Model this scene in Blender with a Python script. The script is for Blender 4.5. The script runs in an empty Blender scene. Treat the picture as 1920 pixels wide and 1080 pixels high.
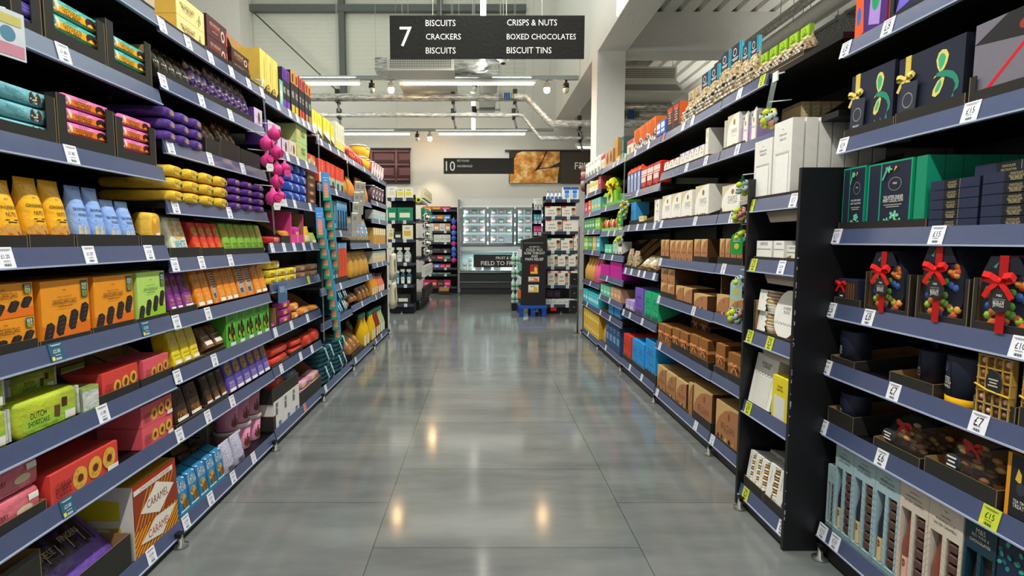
import bpy, math, random
from mathutils import Matrix, Vector
R = math.radians
rnd = random.Random(7)
scene = bpy.context.scene
COL = scene.collection
# ------------------------------------------------------------------ camera
FPX, CX, CY, HC = 1014.0, 903.0, 540.0, 1.265          # focal length and axis in 1920x1080 pixels, camera height
PH = math.atan(89 / FPX); cP, sP = math.cos(PH), math.sin(PH)
cam = bpy.data.cameras.new('camera'); camo = bpy.data.objects.new('camera', cam); COL.objects.link(camo)
cam.sensor_width = 36; cam.lens = FPX / 1920 * 36; cam.shift_x = (960 - CX) / 1920
cam.clip_start = .05; cam.clip_end = 100
camo.location = (0, 0, HC); camo.rotation_euler = (math.pi / 2 - PH, 0, 0)
scene.camera = camo
# ------------------------------------------------------------------ world, exposure
wd = bpy.data.worlds.new('world'); scene.world = wd; wd.use_nodes = True
wd.node_tree.nodes['Background'].inputs[0].default_value = (.93, .97, 1, 1)
wd.node_tree.nodes['Background'].inputs[1].default_value = .35
scene.view_settings.view_transform = 'Standard'; scene.view_settings.look = 'None'
scene.view_settings.gamma = 1; scene.view_settings.use_curve_mapping = False
scene.view_settings.exposure = 0.12
cy = scene.cycles
cy.use_denoising = True; cy.max_bounces = 7; cy.diffuse_bounces = 4; cy.glossy_bounces = 4
cy.transmission_bounces = 4; cy.transparent_max_bounces = 10; cy.sample_clamp_indirect = 6
cy.caustics_reflective = False; cy.caustics_refractive = False
# ------------------------------------------------------------------ ceiling lamps light, with added fill (the tubes themselves are built below)
TUBE_Z = 4.03
def area(name, loc, sx, sy, power, rot=(0, 0, 0), col=(1, .985, .94)):
    l = bpy.data.lights.new(name, 'AREA'); l.shape = 'RECTANGLE'; l.size = sx; l.size_y = sy; l.energy = power; l.color = col
    o = bpy.data.objects.new(name, l); COL.objects.link(o); o.location = loc; o.rotation_euler = rot; o.visible_glossy = False; return o      # the tube meshes themselves do the mirroring
for y in (-3.3, -.95, 1.4, 3.75, 6.1, 7.9):             # tubes over the aisle, along it
    area('tube_light', (.02, y, TUBE_Z - .05), .07, 2.2, 62 if y < 7 else 30)
    area('fill_uplight', (.02, y, TUBE_Z + .07), .07, 2.2, 40, (math.pi, 0, 0))  # upward fill added to brighten the roof and upper walls
for y, z, xs in ((9.77, 4.03, (-3.3, -.23)), (13.3, 3.83, (-3.2, 0))):   # tubes across, further on
    for x in xs: area('tube_light', (x, y, z - .12), 2.2, .07, 60 if y < 12 else 9); area('fill_uplight', (x, y, z + .07), 2.2, .07, 34 if y < 12 else 12, (math.pi, 0, 0))  # the upward one of each pair is added fill
for x in (-4.3, 4.9):                                   # the neighbouring aisles' rows of tubes
    for y in (-1, 2.2, 5.4, 8.4, 11.6): area('tube_light', (x, y, TUBE_Z - .2), .07, 2.2, 40); area('fill_uplight', (x, y, TUBE_Z - .1), .07, 2.2, 55 if x < 0 else 8 if y < 9 else 18, (math.pi, 0, 0))  # upward ones are extra fill for roof and deck
area('roof_fill', (0, 5, 8.6), 6, 16, 260, col=(.95, .98, 1))        # added overhead fill, daylight tint, to lift the upper walls
# ------------------------------------------------------------------ materials
MATS = {}
def lin(h):
    r = []
    for i in (0, 2, 4):
        c = int(h[i:i + 2], 16) / 255
        r.append(c / 12.92 if c <= .04045 else ((c + .055) / 1.055) ** 2.4)
    return r
def M(key):
    """'rrggbb' card, 'rrggbb:g' glossy film, :m metal, :p plastic, :c clear film, :e light, :s satin black steel"""
    if key in MATS: return MATS[key]
    h, k = (key.split(':') + ['k'])[:2]
    m = bpy.data.materials.new('m_' + key.replace(':', '_')); m.use_nodes = True
    nt = m.node_tree; N = nt.nodes; p = N['Principled BSDF']; c = lin(h) + [1]
    p.inputs['Base Color'].default_value = c
    rough = dict(k=.55, g=.28, m=.22, p=.35, c=.1, e=.5, s=.42, f=.85)[k]
    p.inputs['Roughness'].default_value = rough
    if k == 'm': p.inputs['Metallic'].default_value = .9
    if k in 'kgpsf':
        tc = N.new('ShaderNodeTexCoord'); no = N.new('ShaderNodeTexNoise'); no.inputs['Scale'].default_value = 38 if k != 'g' else 26
        no.inputs['Detail'].default_value = 3
        nt.links.new(tc.outputs['Object'], no.inputs['Vector'])
        mx = N.new('ShaderNodeMix'); mx.data_type = 'RGBA'; mx.blend_type = 'MULTIPLY'; mx.inputs[0].default_value = .16
        mx.inputs[6].default_value = c
        nt.links.new(no.outputs['Fac'], mx.inputs[7]); nt.links.new(mx.outputs[2], p.inputs['Base Color'])
        if k in 'gf':
            bu = N.new('ShaderNodeBump'); bu.inputs['Strength'].default_value = .6; bu.inputs['Distance'].default_value = .014
            nt.links.new(no.outputs['Fac'], bu.inputs['Height']); nt.links.new(bu.outputs['Normal'], p.inputs['Normal'])
    if k == 'm' or k == 's':
        pass
    if k == 'c':
        p.inputs['Alpha'].default_value = .11; p.inputs['Roughness'].default_value = .12
        p.inputs['Specular IOR Level'].default_value = .7
    if k == 'e':
        p.inputs['Emission Color'].default_value = c; p.inputs['Emission Strength'].default_value = 9
    MATS[key] = m; return m
# ------------------------------------------------------------------ text glyphs
TX = {}
def glyphs(s):
    if s not in TX:
        cu = bpy.data.curves.new('t', 'FONT'); cu.body = s; cu.align_x = 'CENTER'; cu.size = 1; cu.resolution_u = 2 if len(s) < 22 else 1
        o = bpy.data.objects.new('t', cu); me = bpy.data.meshes.new_from_object(o)
        vs = [(v.co.x, v.co.y) for v in me.vertices]; fs = [tuple(p.vertices) for p in me.polygons]
        fl = [p.normal.z < 0 for p in me.polygons]
        bpy.data.objects.remove(o); bpy.data.curves.remove(cu); bpy.data.meshes.remove(me)
        xs = [v[0] for v in vs] or [0, 1]; ys = [v[1] for v in vs] or [0, 1]
        cx = (min(xs) + max(xs)) / 2; cyy = (min(ys) + max(ys)) / 2; w = max(xs) - min(xs)
        TX[s] = ([(x - cx, y - cyy) for x, y in vs], [f[::-1] if q else f for f, q in zip(fs, fl)], w, max(ys) - min(ys))
    return TX[s]
# ------------------------------------------------------------------ mesh builder
class B:
    def __init__(s): s.v, s.f, s.k, s.ms, s.sm = [], [], [], [], set()
    def mi(s, m):
        if m not in s.ms: s.ms.append(m)
        return s.ms.index(m)
    def add(s, vs, fs, m, smooth=False):
        o = len(s.v); s.v += [tuple(v) for v in vs]; i = s.mi(m)
        for f in fs:
            if smooth: s.sm.add(len(s.f))
            s.f.append(tuple(o + a for a in f)); s.k.append(i)
        return o
    def box(s, a, b, m, top=None, side=None, front=None):
        x0, y0, z0 = a; x1, y1, z1 = b
        vs = [(x0, y0, z0), (x1, y0, z0), (x1, y1, z0), (x0, y1, z0), (x0, y0, z1), (x1, y0, z1), (x1, y1, z1), (x0, y1, z1)]
        s.add(vs, [(3, 2, 1, 0), (2, 3, 7, 6)], m); s.add(vs, [(4, 5, 6, 7)], top or m)
        s.add(vs, [(0, 1, 5, 4)], front or m); s.add(vs, [(1, 2, 6, 5), (3, 0, 4, 7)], side or m)
    def bbox(s, a, b, m, r=.004):
        """box with chamfered vertical and top edges"""
        x0, y0, z0 = a; x1, y1, z1 = b
        def ring(i, z): return [(x0 + r + i, y0 + i, z), (x1 - r - i, y0 + i, z), (x1 - i, y0 + r + i, z), (x1 - i, y1 - r - i, z), (x1 - r - i, y1 - i, z), (x0 + r + i, y1 - i, z), (x0 + i, y1 - r - i, z), (x0 + i, y0 + r + i, z)]
        rs = [ring(r, z0), ring(0, z0 + r), ring(0, z1 - r), ring(r, z1)]
        s.rings(rs, m, True, False)
    def rings(s, rs, m, cap=True, smooth=True):
        n = len(rs[0]); vs = [p for r in rs for p in r]; fs = []
        for j in range(len(rs) - 1):
            for i in range(n):
                a = j * n + i; b = j * n + (i + 1) % n; fs.append((a, b, b + n, a + n))
        o = s.add(vs, fs, m, smooth)
        if cap:
            t = (len(rs) - 1) * n; i = s.mi(m)
            s.f.append(tuple(o + a for a in range(n - 1, -1, -1))); s.k.append(i)
            s.f.append(tuple(o + t + a for a in range(n))); s.k.append(i)
    def prism(s, poly, y0, y1, m, edge=None):
        """polygon in x,z (counter-clockwise seen from the front) extruded from y0 to y1"""
        n = len(poly); vs = [(x, y0, z) for x, z in poly] + [(x, y1, z) for x, z in poly]
        s.add(vs, [tuple(range(n)), tuple(range(2 * n - 1, n - 1, -1))], m)
        s.add(vs, [(i, i + n, (i + 1) % n + n, (i + 1) % n) for i in range(n)], edge or m)
    def loft(s, lv, m, n=20, smooth=True):
        """lv: (z, half width, half depth, centre y, exponent)"""
        rs = []
        for z, hw, hd, c, e in lv:
            r = []
            for i in range(n):
                t = 2 * math.pi * i / n - math.pi / 2; a, b = math.cos(t), math.sin(t)
                r.append((hw * math.copysign(abs(a) ** (2 / e), a), c + hd * math.copysign(abs(b) ** (2 / e), b), z))
            rs.append(r)
        s.rings(rs, m, True, smooth)
    def lathe(s, pr, m, n=20, c=(0, 0, 0), smooth=True):
        s.rings([[(c[0] + r * math.cos(2 * math.pi * i / n), c[1] + r * math.sin(2 * math.pi * i / n), c[2] + z) for i in range(n)] for r, z in pr], m, True, smooth)
    def ball(s, c, r, m, n=10, k=6, sq=(1, 1, 1)):
        rs = [[(c[0] + r * sq[0] * math.sin(math.pi * (j + .02) / (k + .04)) * math.cos(2 * math.pi * i / n), c[1] + r * sq[1] * math.sin(math.pi * (j + .02) / (k + .04)) * math.sin(2 * math.pi * i / n), c[2] - r * sq[2] * math.cos(math.pi * (j + .02) / (k + .04))) for i in range(n)] for j in range(k + 1)]
        s.rings(rs, m)
    def tube(s, pts, r, m, n=6, smooth=True):
        P = [Vector(p) for p in pts]; rs = []
        for i, p in enumerate(P):
            d = (P[min(i + 1, len(P) - 1)] - P[max(i - 1, 0)]).normalized()
            up = Vector((0, 0, 1)) if abs(d.z) < .9 else Vector((1, 0, 0))
            a = d.cross(up).normalized(); b = a.cross(d).normalized()
            rr = r[i] if isinstance(r, (list, tuple)) else r
            rs.append([tuple(p + a * rr * math.cos(2 * math.pi * k / n) + b * rr * math.sin(2 * math.pi * k / n)) for k in range(n)])
        s.rings([q[::-1] for q in rs], m, True, smooth)
    def ribbon(s, pts, w, m, ax=(0, 0, 1), th=.0012):
        """flat band along pts, its width along ax"""
        A = Vector(ax).normalized() * w / 2; P = [Vector(p) for p in pts]; rs = []
        for i, p in enumerate(P):
            d = (P[min(i + 1, len(P) - 1)] - P[max(i - 1, 0)]).normalized(); nn = d.cross(A).normalized() * th / 2
            rs.append([tuple(p - A - nn), tuple(p + A - nn), tuple(p + A + nn), tuple(p - A + nn)])
        s.rings([q[::-1] for q in rs], m, True, False)
    def xf(s, o, mat):
        for i in range(o, len(s.v)): s.v[i] = tuple(mat @ Vector(s.v[i]))
    def art(s, items, w, h, fy=None, z0=0, x0=0):
        """flat print on the front: coordinates 0..1 across w and up h; fy(x, z) is the surface"""
        e = [.0003]
        def put(p2, fs, m, smooth=False):
            e[0] += .00012
            s.add([(x, (fy(x, z) if fy else 0) - e[0], z) for x, z in p2], fs, m, smooth)
        X = lambda u: x0 + (u - .5) * w
        Z = lambda u: z0 + u * h
        def ell(cx, cz, rx, rz, m, rot=0, n=16, wob=0):
            c, q = math.cos(rot), math.sin(rot); pts = [(cx, cz)]
            for i in range(n):
                t = 2 * math.pi * i / n; k = 1 + wob * math.sin(5 * t + cx * 40)
                a, b_ = rx * k * math.cos(t), rz * k * math.sin(t); pts.append((cx + a * c - b_ * q, cz + a * q + b_ * c))
            put(pts, [(0, 1 + i, 1 + (i + 1) % n) for i in range(n)], m)
        for it in items:
            t, a = it[0], it[1:]
            if t == 'r':
                g = 5 if fy else 1; xs = [X(a[0] + (a[2] - a[0]) * i / g) for i in range(g + 1)]; zs = [Z(a[1] + (a[3] - a[1]) * i / g) for i in range(g + 1)]
                put([(x, z) for z in zs for x in xs], [(j * (g + 1) + i, j * (g + 1) + i + 1, (j + 1) * (g + 1) + i + 1, (j + 1) * (g + 1) + i) for j in range(g) for i in range(g)], a[4])
            elif t == 'e': ell(X(a[0]), Z(a[1]), a[2] * w, a[3] * h, a[4], R(a[5]) if len(a) > 5 else 0)
            elif t == 'k':                                  # biscuit: centre, radius (of w), stretch, dough, chips
                cx, cz, r = X(a[0]), Z(a[1]), a[2] * w
                ell(cx, cz, r, r * a[3], a[4], 0, 18, .02)
                q = random.Random(int(cx * 9000) + 5)
                for _ in range(9):
                    t_ = q.random() * 6.28; k = q.random() ** .5 * .8
                    ell(cx + k * r * math.cos(t_), cz + k * r * a[3] * math.sin(t_), r * .13, r * .13, a[5], q.random(), 6)
            elif t == 'p': put([(X(x), Z(z)) for x, z in a[0]], [tuple(range(len(a[0])))], a[1])
            elif t == 't':                                  # text: centre, width share, colour, string, (height stretch)
                vs, fs, tw, th = glyphs(a[4]); k = a[2] * w / max(tw, .01); st = a[5] if len(a) > 5 else 1
                put([(X(a[0]) + x * k, Z(a[1]) + y * k * st) for x, y in vs], fs, a[3])
            elif t == 'v':                                  # upright text reading upwards: centre, height share
                vs, fs, tw, th = glyphs(a[4]); k = a[2] * h / max(tw, .01)
                put([(X(a[0]) - y * k, Z(a[1]) + x * k) for x, y in vs], fs, a[3])
            elif t == 'l':                                  # small print lines: centre, width, count, colour, pitch
                for i in range(a[3]):
                    ww = a[2] * (1 - .25 * (i % 2)); zc = a[1] - i * a[5]
                    it2 = [(X(a[0] - ww / 2), Z(zc)), (X(a[0] + ww / 2), Z(zc)), (X(a[0] + ww / 2), Z(zc + a[5] * .45)), (X(a[0] - ww / 2), Z(zc + a[5] * .45))]
                    put(it2, [(0, 1, 2, 3)], a[4])
            elif t == 'b':                                  # barcode
                for i in range(9):
                    xa = a[0] + (a[2] - a[0]) * i / 9
                    put([(X(xa), Z(a[1])), (X(xa + (a[2] - a[0]) * (.03 + .03 * (i % 3))), Z(a[1])), (X(xa + (a[2] - a[0]) * (.03 + .03 * (i % 3))), Z(a[3])), (X(xa), Z(a[3]))], [(0, 1, 2, 3)], a[4])
            elif t == 's':                                  # scalloped line: x0, z, x1, count, depth(of h), colour
                x_0, zc, x_1, n, dp, m = a
                pts = []
                for i in range(n * 6 + 1):
                    t_ = i / 6; pts.append((x_0 + (x_1 - x_0) * t_ / n, zc - abs(math.sin(math.pi * t_)) * dp))
                q = [(X(x), Z(z)) for x, z in pts] + [(X(x), Z(z) - .0022) for x, z in pts]; L = len(pts)
                put(q, [(i, i + L, i + L + 1, i + 1) for i in range(L - 1)], m)
    def mesh(s, name):
        me = bpy.data.meshes.new(name); me.from_pydata(s.v, [], s.f); me.validate(clean_customdata=False)
        for m in s.ms: me.materials.append(M(m))
        if len(me.polygons) == len(s.f):
            me.polygons.foreach_set('material_index', s.k)
            me.polygons.foreach_set('use_smooth', [i in s.sm for i in range(len(s.f))])
        else:
            print('VALIDATE LOST FACES', name, len(s.f), len(me.polygons))
        me.update(); return me
# ------------------------------------------------------------------ objects
def link(name, data, parent=None, loc=(0, 0, 0), rz=0, rot=None):
    o = bpy.data.objects.new(name, data); COL.objects.link(o)
    if parent: o.parent = parent
    o.location = loc; o.rotation_euler = rot or (0, 0, rz); return o
def ob(name, b, parent=None, loc=(0, 0, 0), rz=0, rot=None): return link(name, b.mesh(name), parent, loc, rz, rot)
def tag(o, label, cat, group=None):
    o['label'] = label; o['category'] = cat
    if group: o['group'] = group
    return o
def struct(name, b, loc=(0, 0, 0)):
    o = ob(name, b, None, loc); o['kind'] = 'structure'; return o
# ------------------------------------------------------------------ picture measurements to places on the shelves
def y_at(px, X, Z): return (FPX * X / (px - CX) + (Z - HC) * sP) / cP
def z_at(py, Y):
    b = (CY - py) / FPX; return HC + Y * (b * cP - sP) / (cP + b * sP)
ORD = ['first', 'second', 'third', 'fourth', 'fifth', 'sixth', 'seventh', 'eighth', 'ninth', 'tenth', 'eleventh', 'twelfth', 'thirteenth', 'fourteenth', 'fifteenth', 'sixteenth']
def nth(i): return ORD[i] if i < len(ORD) else str(i + 1) + 'th'
# ================================================================== the hall
def node_mat(name):
    m = bpy.data.materials.new(name); m.use_nodes = True
    return m, m.node_tree, m.node_tree.nodes['Principled BSDF']
def floor_mat():
    m, nt, p = node_mat('m_floor'); N, L = nt.nodes, nt.links
    tc = N.new('ShaderNodeTexCoord'); se = N.new('ShaderNodeSeparateXYZ'); L.new(tc.outputs['Object'], se.inputs[0])
    def ad(s, v):
        a = N.new('ShaderNodeMath'); a.operation = 'ADD'; L.new(s, a.inputs[0]); a.inputs[1].default_value = v; return a.outputs[0]
    cb = N.new('ShaderNodeCombineXYZ'); L.new(ad(se.outputs['Y'], 10 * .772 - 2.133 + .386), cb.inputs[0]); L.new(ad(se.outputs['X'], .449 + 11.05), cb.inputs[1])
    br = N.new('ShaderNodeTexBrick'); L.new(cb.outputs[0], br.inputs['Vector'])
    br.inputs['Scale'].default_value = 1; br.inputs['Brick Width'].default_value = .772; br.inputs['Row Height'].default_value = 1.105
    br.inputs['Mortar Size'].default_value = .0022; br.inputs['Mortar Smooth'].default_value = .2; br.offset = .5
    br.inputs['Color1'].default_value = (.9, .9, .9, 1); br.inputs['Color2'].default_value = (1, 1, 1, 1); br.inputs['Mortar'].default_value = (.35, .35, .35, 1)
    mp = N.new('ShaderNodeMapping'); mp.inputs['Scale'].default_value = (.8, 3.2, 1); L.new(tc.outputs['Object'], mp.inputs[0])
    n1 = N.new('ShaderNodeTexNoise'); n1.inputs['Scale'].default_value = 1.3; n1.inputs['Detail'].default_value = 8; n1.inputs['Roughness'].default_value = .62; L.new(mp.outputs[0], n1.inputs['Vector'])
    rp = N.new('ShaderNodeValToRGB'); e = rp.color_ramp.elements; e[0].position = .3; e[1].position = .72
    e[0].color = lin('595c5c') + [1]; e[1].color = lin('777977') + [1]; L.new(n1.outputs['Fac'], rp.inputs[0])
    n2 = N.new('ShaderNodeTexNoise'); n2.inputs['Scale'].default_value = .9; n2.inputs['Detail'].default_value = 2; L.new(tc.outputs['Object'], n2.inputs['Vector'])
    r2 = N.new('ShaderNodeValToRGB'); e = r2.color_ramp.elements; e[0].position = .35; e[1].position = .65
    e[0].color = (.965, 1, .99, 1); e[1].color = (1, .965, .95, 1); L.new(n2.outputs['Fac'], r2.inputs[0])
    def mul(a, b):
        x = N.new('ShaderNodeMix'); x.data_type = 'RGBA'; x.blend_type = 'MULTIPLY'; x.inputs[0].default_value = 1; L.new(a, x.inputs[6]); L.new(b, x.inputs[7]); return x.outputs[2]
    L.new(mul(mul(rp.outputs[0], r2.outputs[0]), br.outputs['Color']), p.inputs['Base Color'])
    rr = N.new('ShaderNodeMapRange'); rr.inputs[3].default_value = .08; rr.inputs[4].default_value = .16; L.new(n1.outputs['Fac'], rr.inputs[0]); L.new(rr.outputs[0], p.inputs['Roughness'])
    p.inputs['Specular IOR Level'].default_value = .55
    return m
MATS['floor'] = floor_mat()
def mixed_mat(key, stops, scale, stretch=(1, 1, 1), rough=.6, detail=6):
    m, nt, p = node_mat('m_' + key); N, L = nt.nodes, nt.links
    tc = N.new('ShaderNodeTexCoord'); mp = N.new('ShaderNodeMapping'); mp.inputs['Scale'].default_value = stretch; L.new(tc.outputs['Object'], mp.inputs[0])
    n1 = N.new('ShaderNodeTexNoise'); n1.inputs['Scale'].default_value = scale; n1.inputs['Detail'].default_value = detail; n1.inputs['Roughness'].default_value = .6; L.new(mp.outputs[0], n1.inputs['Vector'])
    rp = N.new('ShaderNodeValToRGB'); el = rp.color_ramp.elements
    while len(el) < len(stops): el.new(.5)
    for e, (q, c) in zip(el, stops): e.position = q; e.color = lin(c) + [1]
    L.new(n1.outputs['Fac'], rp.inputs[0]); L.new(rp.outputs[0], p.inputs['Base Color']); p.inputs['Roughness'].default_value = rough
    MATS[key] = m; return m
mixed_mat('foil', [(.35, '8b8b88'), (.65, 'eeeee8')], 9, (1, 4, 4), .3); MATS['foil'].node_tree.nodes['Principled BSDF'].inputs['Metallic'].default_value = .35
mixed_mat('pastry', [(.3, '8a4a14'), (.48, 'd08a36'), (.66, 'f2d596')], 5, (1, 1, 1), .6)
mixed_mat('plaid', [(.45, '2f4a24'), (.55, '58783c')], 30, (1, 1, 1), .6)
mixed_mat('crinkle', [(.4, '15120f'), (.55, '4a3524'), (.7, 'b98a58')], 26, (1, 1, 1), .25)
mixed_mat('zebra', [(.47, '16161a'), (.53, 'e8e6dc')], 30, (1, 1, 1), .4, 2)
mixed_mat('crisp', [(.4, '7a1a14'), (.5, 'c8402a'), (.62, 'e9cf9a')], 16, (1, 1, 1), .28)
mixed_mat('purplemix', [(.42, '1c1226'), (.52, '5a3a86'), (.62, 'd8c08a')], 26, (1, 1, 1), .28)
mixed_mat('nutmix', [(.36, '3a2a1c'), (.5, 'a8926a'), (.66, 'd8ccb0')], 75, (1, 1, 1), .4)
mixed_mat('freezer_food', [(.32, '22301f'), (.45, '6a7d8c'), (.55, 'a5492c'), (.68, 'd9d8c8')], 14, (1, 1, 1.6), .4)
mixed_mat('perf', [(.47, '3c403c'), (.56, 'b9bdb6')], 60, (1, 1, 1), .4, 0)
b = B(); b.box((-9, -6, -.1), (9, 15, 0), 'floor'); struct('floor', b)
WH, SHEET, DKST, STEEL = 'd6d4cc:f', 'cfd1c4:f', '5f6460:f', '9ba09c:s'
b = B(); b.box((-9, 14.0, 0), (9, 14.2, 4.93), WH); b.box((1.1, 14.0, 4.93), (9, 14.2, 9), WH); struct('wall_back', b)
b = B(); pr = []
for i in range(37):
    z = 4.93 + i * .11; pr += [(z, 0), (z + .085, 0), (z + .09, .006), (z + .105, .006)]
pr.append((9, 0)); vs = [(x, 14.06 + y, z) for z, y in pr for x in (-9, 1.1)]
b.add(vs, [(2 * i, 2 * i + 1, 2 * i + 3, 2 * i + 2) for i in range(len(pr) - 1)], SHEET)
struct('wall_upper', b)
b = B(); b.box((-9, 13.86, 6.9), (1.1, 14.03, 7.06), DKST); struct('trim_1', b)
b = B(); b.box((-3.54, 13.88, 4.95), (-3.4, 14.04, 9), DKST); struct('trim_2', b)
b = B(); b.box((-1.1, 13.88, 4.95), (-.97, 14.04, 9), DKST); struct('trim_7', b)
b = B(); b.tube([(-5.6, 13.84, 6.85), (-3.6, 13.84, 4.98)], .02, DKST); struct('trim_3', b)
b = B(); b.box((-6.95, 13.3, 0), (-5.72, 14, 9), WH); struct('trim_4', b)
b = B(); b.tube([(-7.6, 13.27, 7.05), (-5.5, 13.27, 7.05)], .035, STEEL); b.lathe([(.08, -.03), (.1, 0), (.08, .03)], 'e8e6de:p', 10, (-6.45, 13.2, 7.05)); struct('trim_5', b)
b = B(); b.box((-9.2, -6, 0), (-9, 14.2, 9), WH); struct('wall_left', b)
b = B(); b.box((9, -6, 0), (9.2, 14.2, 9), WH); struct('wall_right', b)
b = B(); b.box((-9.2, -6, 9), (3, 14.2, 9.15), SHEET); struct('ceiling', b)
# bulkhead over the right-hand shelving: side wall of the high nave on a downstand beam, with its column
b = B(); b.box((1.87, -6, 4.3), (2.33, 14, 4.95), 'f0eee6:f'); b.box((1.87, -6, 4.95), (2.0, 14, 9), 'eef0e8:f'); struct('beam', b)
b = B(); b.box((1.87, 9.0, 0), (2.32, 9.45, 4.3), 'f2f0e8:f'); struct('column', b)
b = B(); b.box((1.85, 5.6, 4.33), (1.869, 7.72, 6.6), 'e9fff2:e'); struct('sunlit_patch', b); MATS['e9fff2:e'].node_tree.nodes['Principled BSDF'].inputs['Emission Strength'].default_value = 1.5  # glowing panel added for the sunlit patch on the beam's side
b = B(); b.box((2.33, 9.02, 4.36), (9, 9.4, 4.92), 'efeee6:f'); b.box((2.33, 8.98, 4.3), (9, 9.46, 4.36), 'efeee6:f'); struct('trim_6', b)
b = B(); pr = []                                         # ribbed deck over the low side
for i in range(24):
    x = 2.0 + i * .3; pr += [(x, 4.92), (x + .2, 4.92), (x + .215, 4.985), (x + .285, 4.985)]
vs = [(x, y, z) for x, z in pr for y in (-6, 14)]
b.add(vs, [(2 * i, 2 * i + 1, 2 * i + 3, 2 * i + 2) for i in range(len(pr) - 1)], 'f0eee4:f'); struct('ceiling_deck', b)
# ------------------------------------------------------------------ hanging services
def rod(b, x, y, z0, z1, r=.004, m=STEEL): b.tube([(x, y, z0), (x, y, z1)], r, m, 5, False)
def duct(name, pts, r, lab, hang):
    b = B(); b.tube(pts, r, 'foil', 12)
    o = tag(ob(name, b), lab, 'pipe', None)
    for x, y, z in hang:
        h = B(); rod(h, x, y, z + r, 8.99 if x < 1.8 else 4.915); h.box((x - .03, y - r - .04, z - r - .03), (x + .03, y + r + .04, z - r + .01), '1c1c1c:p'); h.box((x - .04, y - .05, z + r - .01), (x + .04, y + .05, z + r + .07), '1c1c1c:p')
        h.tube([(x, y, z - r), (x + .05, y - .1, z - r - .22)], .022, '55575a:p')
        ob('hanger', h, o)
duct('insulated_pipe', [(-7, 10.5, 3.96), (.84, 10.5, 3.96), (1.32, 10.5, 3.47), (4.8, 10.5, 3.47), (7.5, 10.5, 3.47)], .075, 'thick silver foil pipe hung above the chilled end of the aisle', [(-2.72, 10.5, 3.96), (-.54, 10.5, 3.96), (.63, 10.5, 3.96), (1.85, 10.5, 3.47)])
duct('insulated_pipe', [(-7, 10.7, 3.68), (.78, 10.7, 3.68), (1.13, 10.7, 3.24), (5, 10.7, 3.24)], .045, 'thin silver foil pipe hung just below the thick one', [(-2.75, 10.7, 3.68), (-.55, 10.7, 3.68), (.62, 10.7, 3.68), (1.9, 10.7, 3.24)])
for k, (z, y, r) in enumerate(((4.05, 11.6, .07), (3.9, 11.7, .09), (3.72, 11.5, .06))):
    b = B(); b.tube([(2.4, y, z), (8, y, z)], r, 'foil', 10); [rod(b, xx, y, z, 4.915) for xx in (2.6, 5)]
    tag(ob('insulated_pipe', b), ['uppermost', 'middle', 'lowest'][k] + ' of three foil pipes under the ceiling cassette behind the white column', 'pipe')
for k, (z, x, r) in enumerate(((4.0, 3.72, .06), (3.9, 3.88, .07), (4.04, 4.0, .04), (3.95, 4.09, .04))):
    b = B(); b.tube([(x, -2, z), (x, 8.8, z)], r, 'e6e4dc:f' if k % 2 else 'foil', 10); [rod(b, x, yy, z, 4.915) for yy in (1, 4, 7)]
    tag(ob('insulated_pipe', b), ['foil', 'white', 'second foil', 'thin white'][k] + ' pipe running lengthways beside the perforated tray above the far shelves', 'pipe')
def tray_run(name, x0, x1, y0, y1, z, lab, brackets):
    t = link(name, None, None, ((x0 + x1) / 2, y0, z)); tag(t, lab, 'cable tray')
    b = B(); L = y1 - y0; w = x1 - x0
    b.box((-w / 2, 0, 0), (w / 2, L, .006), 'perf'); b.box((-w / 2, 0, 0), (-w / 2 + .004, L, .05), STEEL); b.box((w / 2 - .004, 0, 0), (w / 2, L, .05), STEEL)
    ob('tray', b, t)
    for i in range(3):
        c = B(); c.tube([(-w / 4 + i * w / 5, 0, .025), (-w / 4 + i * w / 5 + .02, L, .025)], .014, 'd0d0cc:p'); ob('cable', c, t)
    for yb in brackets:
        c = B(); c.box((-w / 2 - .12, yb - y0 - .02, -.045), (w / 2 + .12, yb - y0 + .02, -.003), STEEL)
        rod(c, -w / 2 - .1, yb - y0, 0, (8.99 if x0 < 1.8 else 4.915) - z); rod(c, w / 2 + .1, yb - y0, 0, (8.99 if x0 < 1.8 else 4.915) - z); ob('bracket', c, t)
tray_run('cable_tray', -.05, .3, 8.9, 13, 4.2, 'steel cable tray running lengthways above the middle of the aisle', (9.2, 11.4, 12.4))
tray_run('cable_tray', 4.28, 4.85, 1, 8.8, 3.9, 'wide perforated cable tray above the right shelving run', (5.0, 6.6))
b = B(); b.box((-.05, -.1, -.06), (.06, -.078, .06), '1c5fa8:p')
for i in range(7): b.box((-.13 + i * .042, -.1, -.07), (-.12 + i * .042, -.079, .07), '4a4a20:p')
tag(ob('valve_manifold', b, None, (.47, 10.5, 3.96)), 'blue valve block with wire cage on the silver pipe', 'valve')
b = B(); b.box((-.06, -.12, -.12), (.07, -.095, .14), '1c5fa8:p')
for i in range(8): b.box((-.16 + i * .045, -.12, -.12), (-.15 + i * .045, -.096, .12), '4a4a20:p')
tag(ob('valve_manifold', b, None, (3.12, 11.7, 3.9)), 'blue valve block on pipes behind the white column', 'valve')
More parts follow.
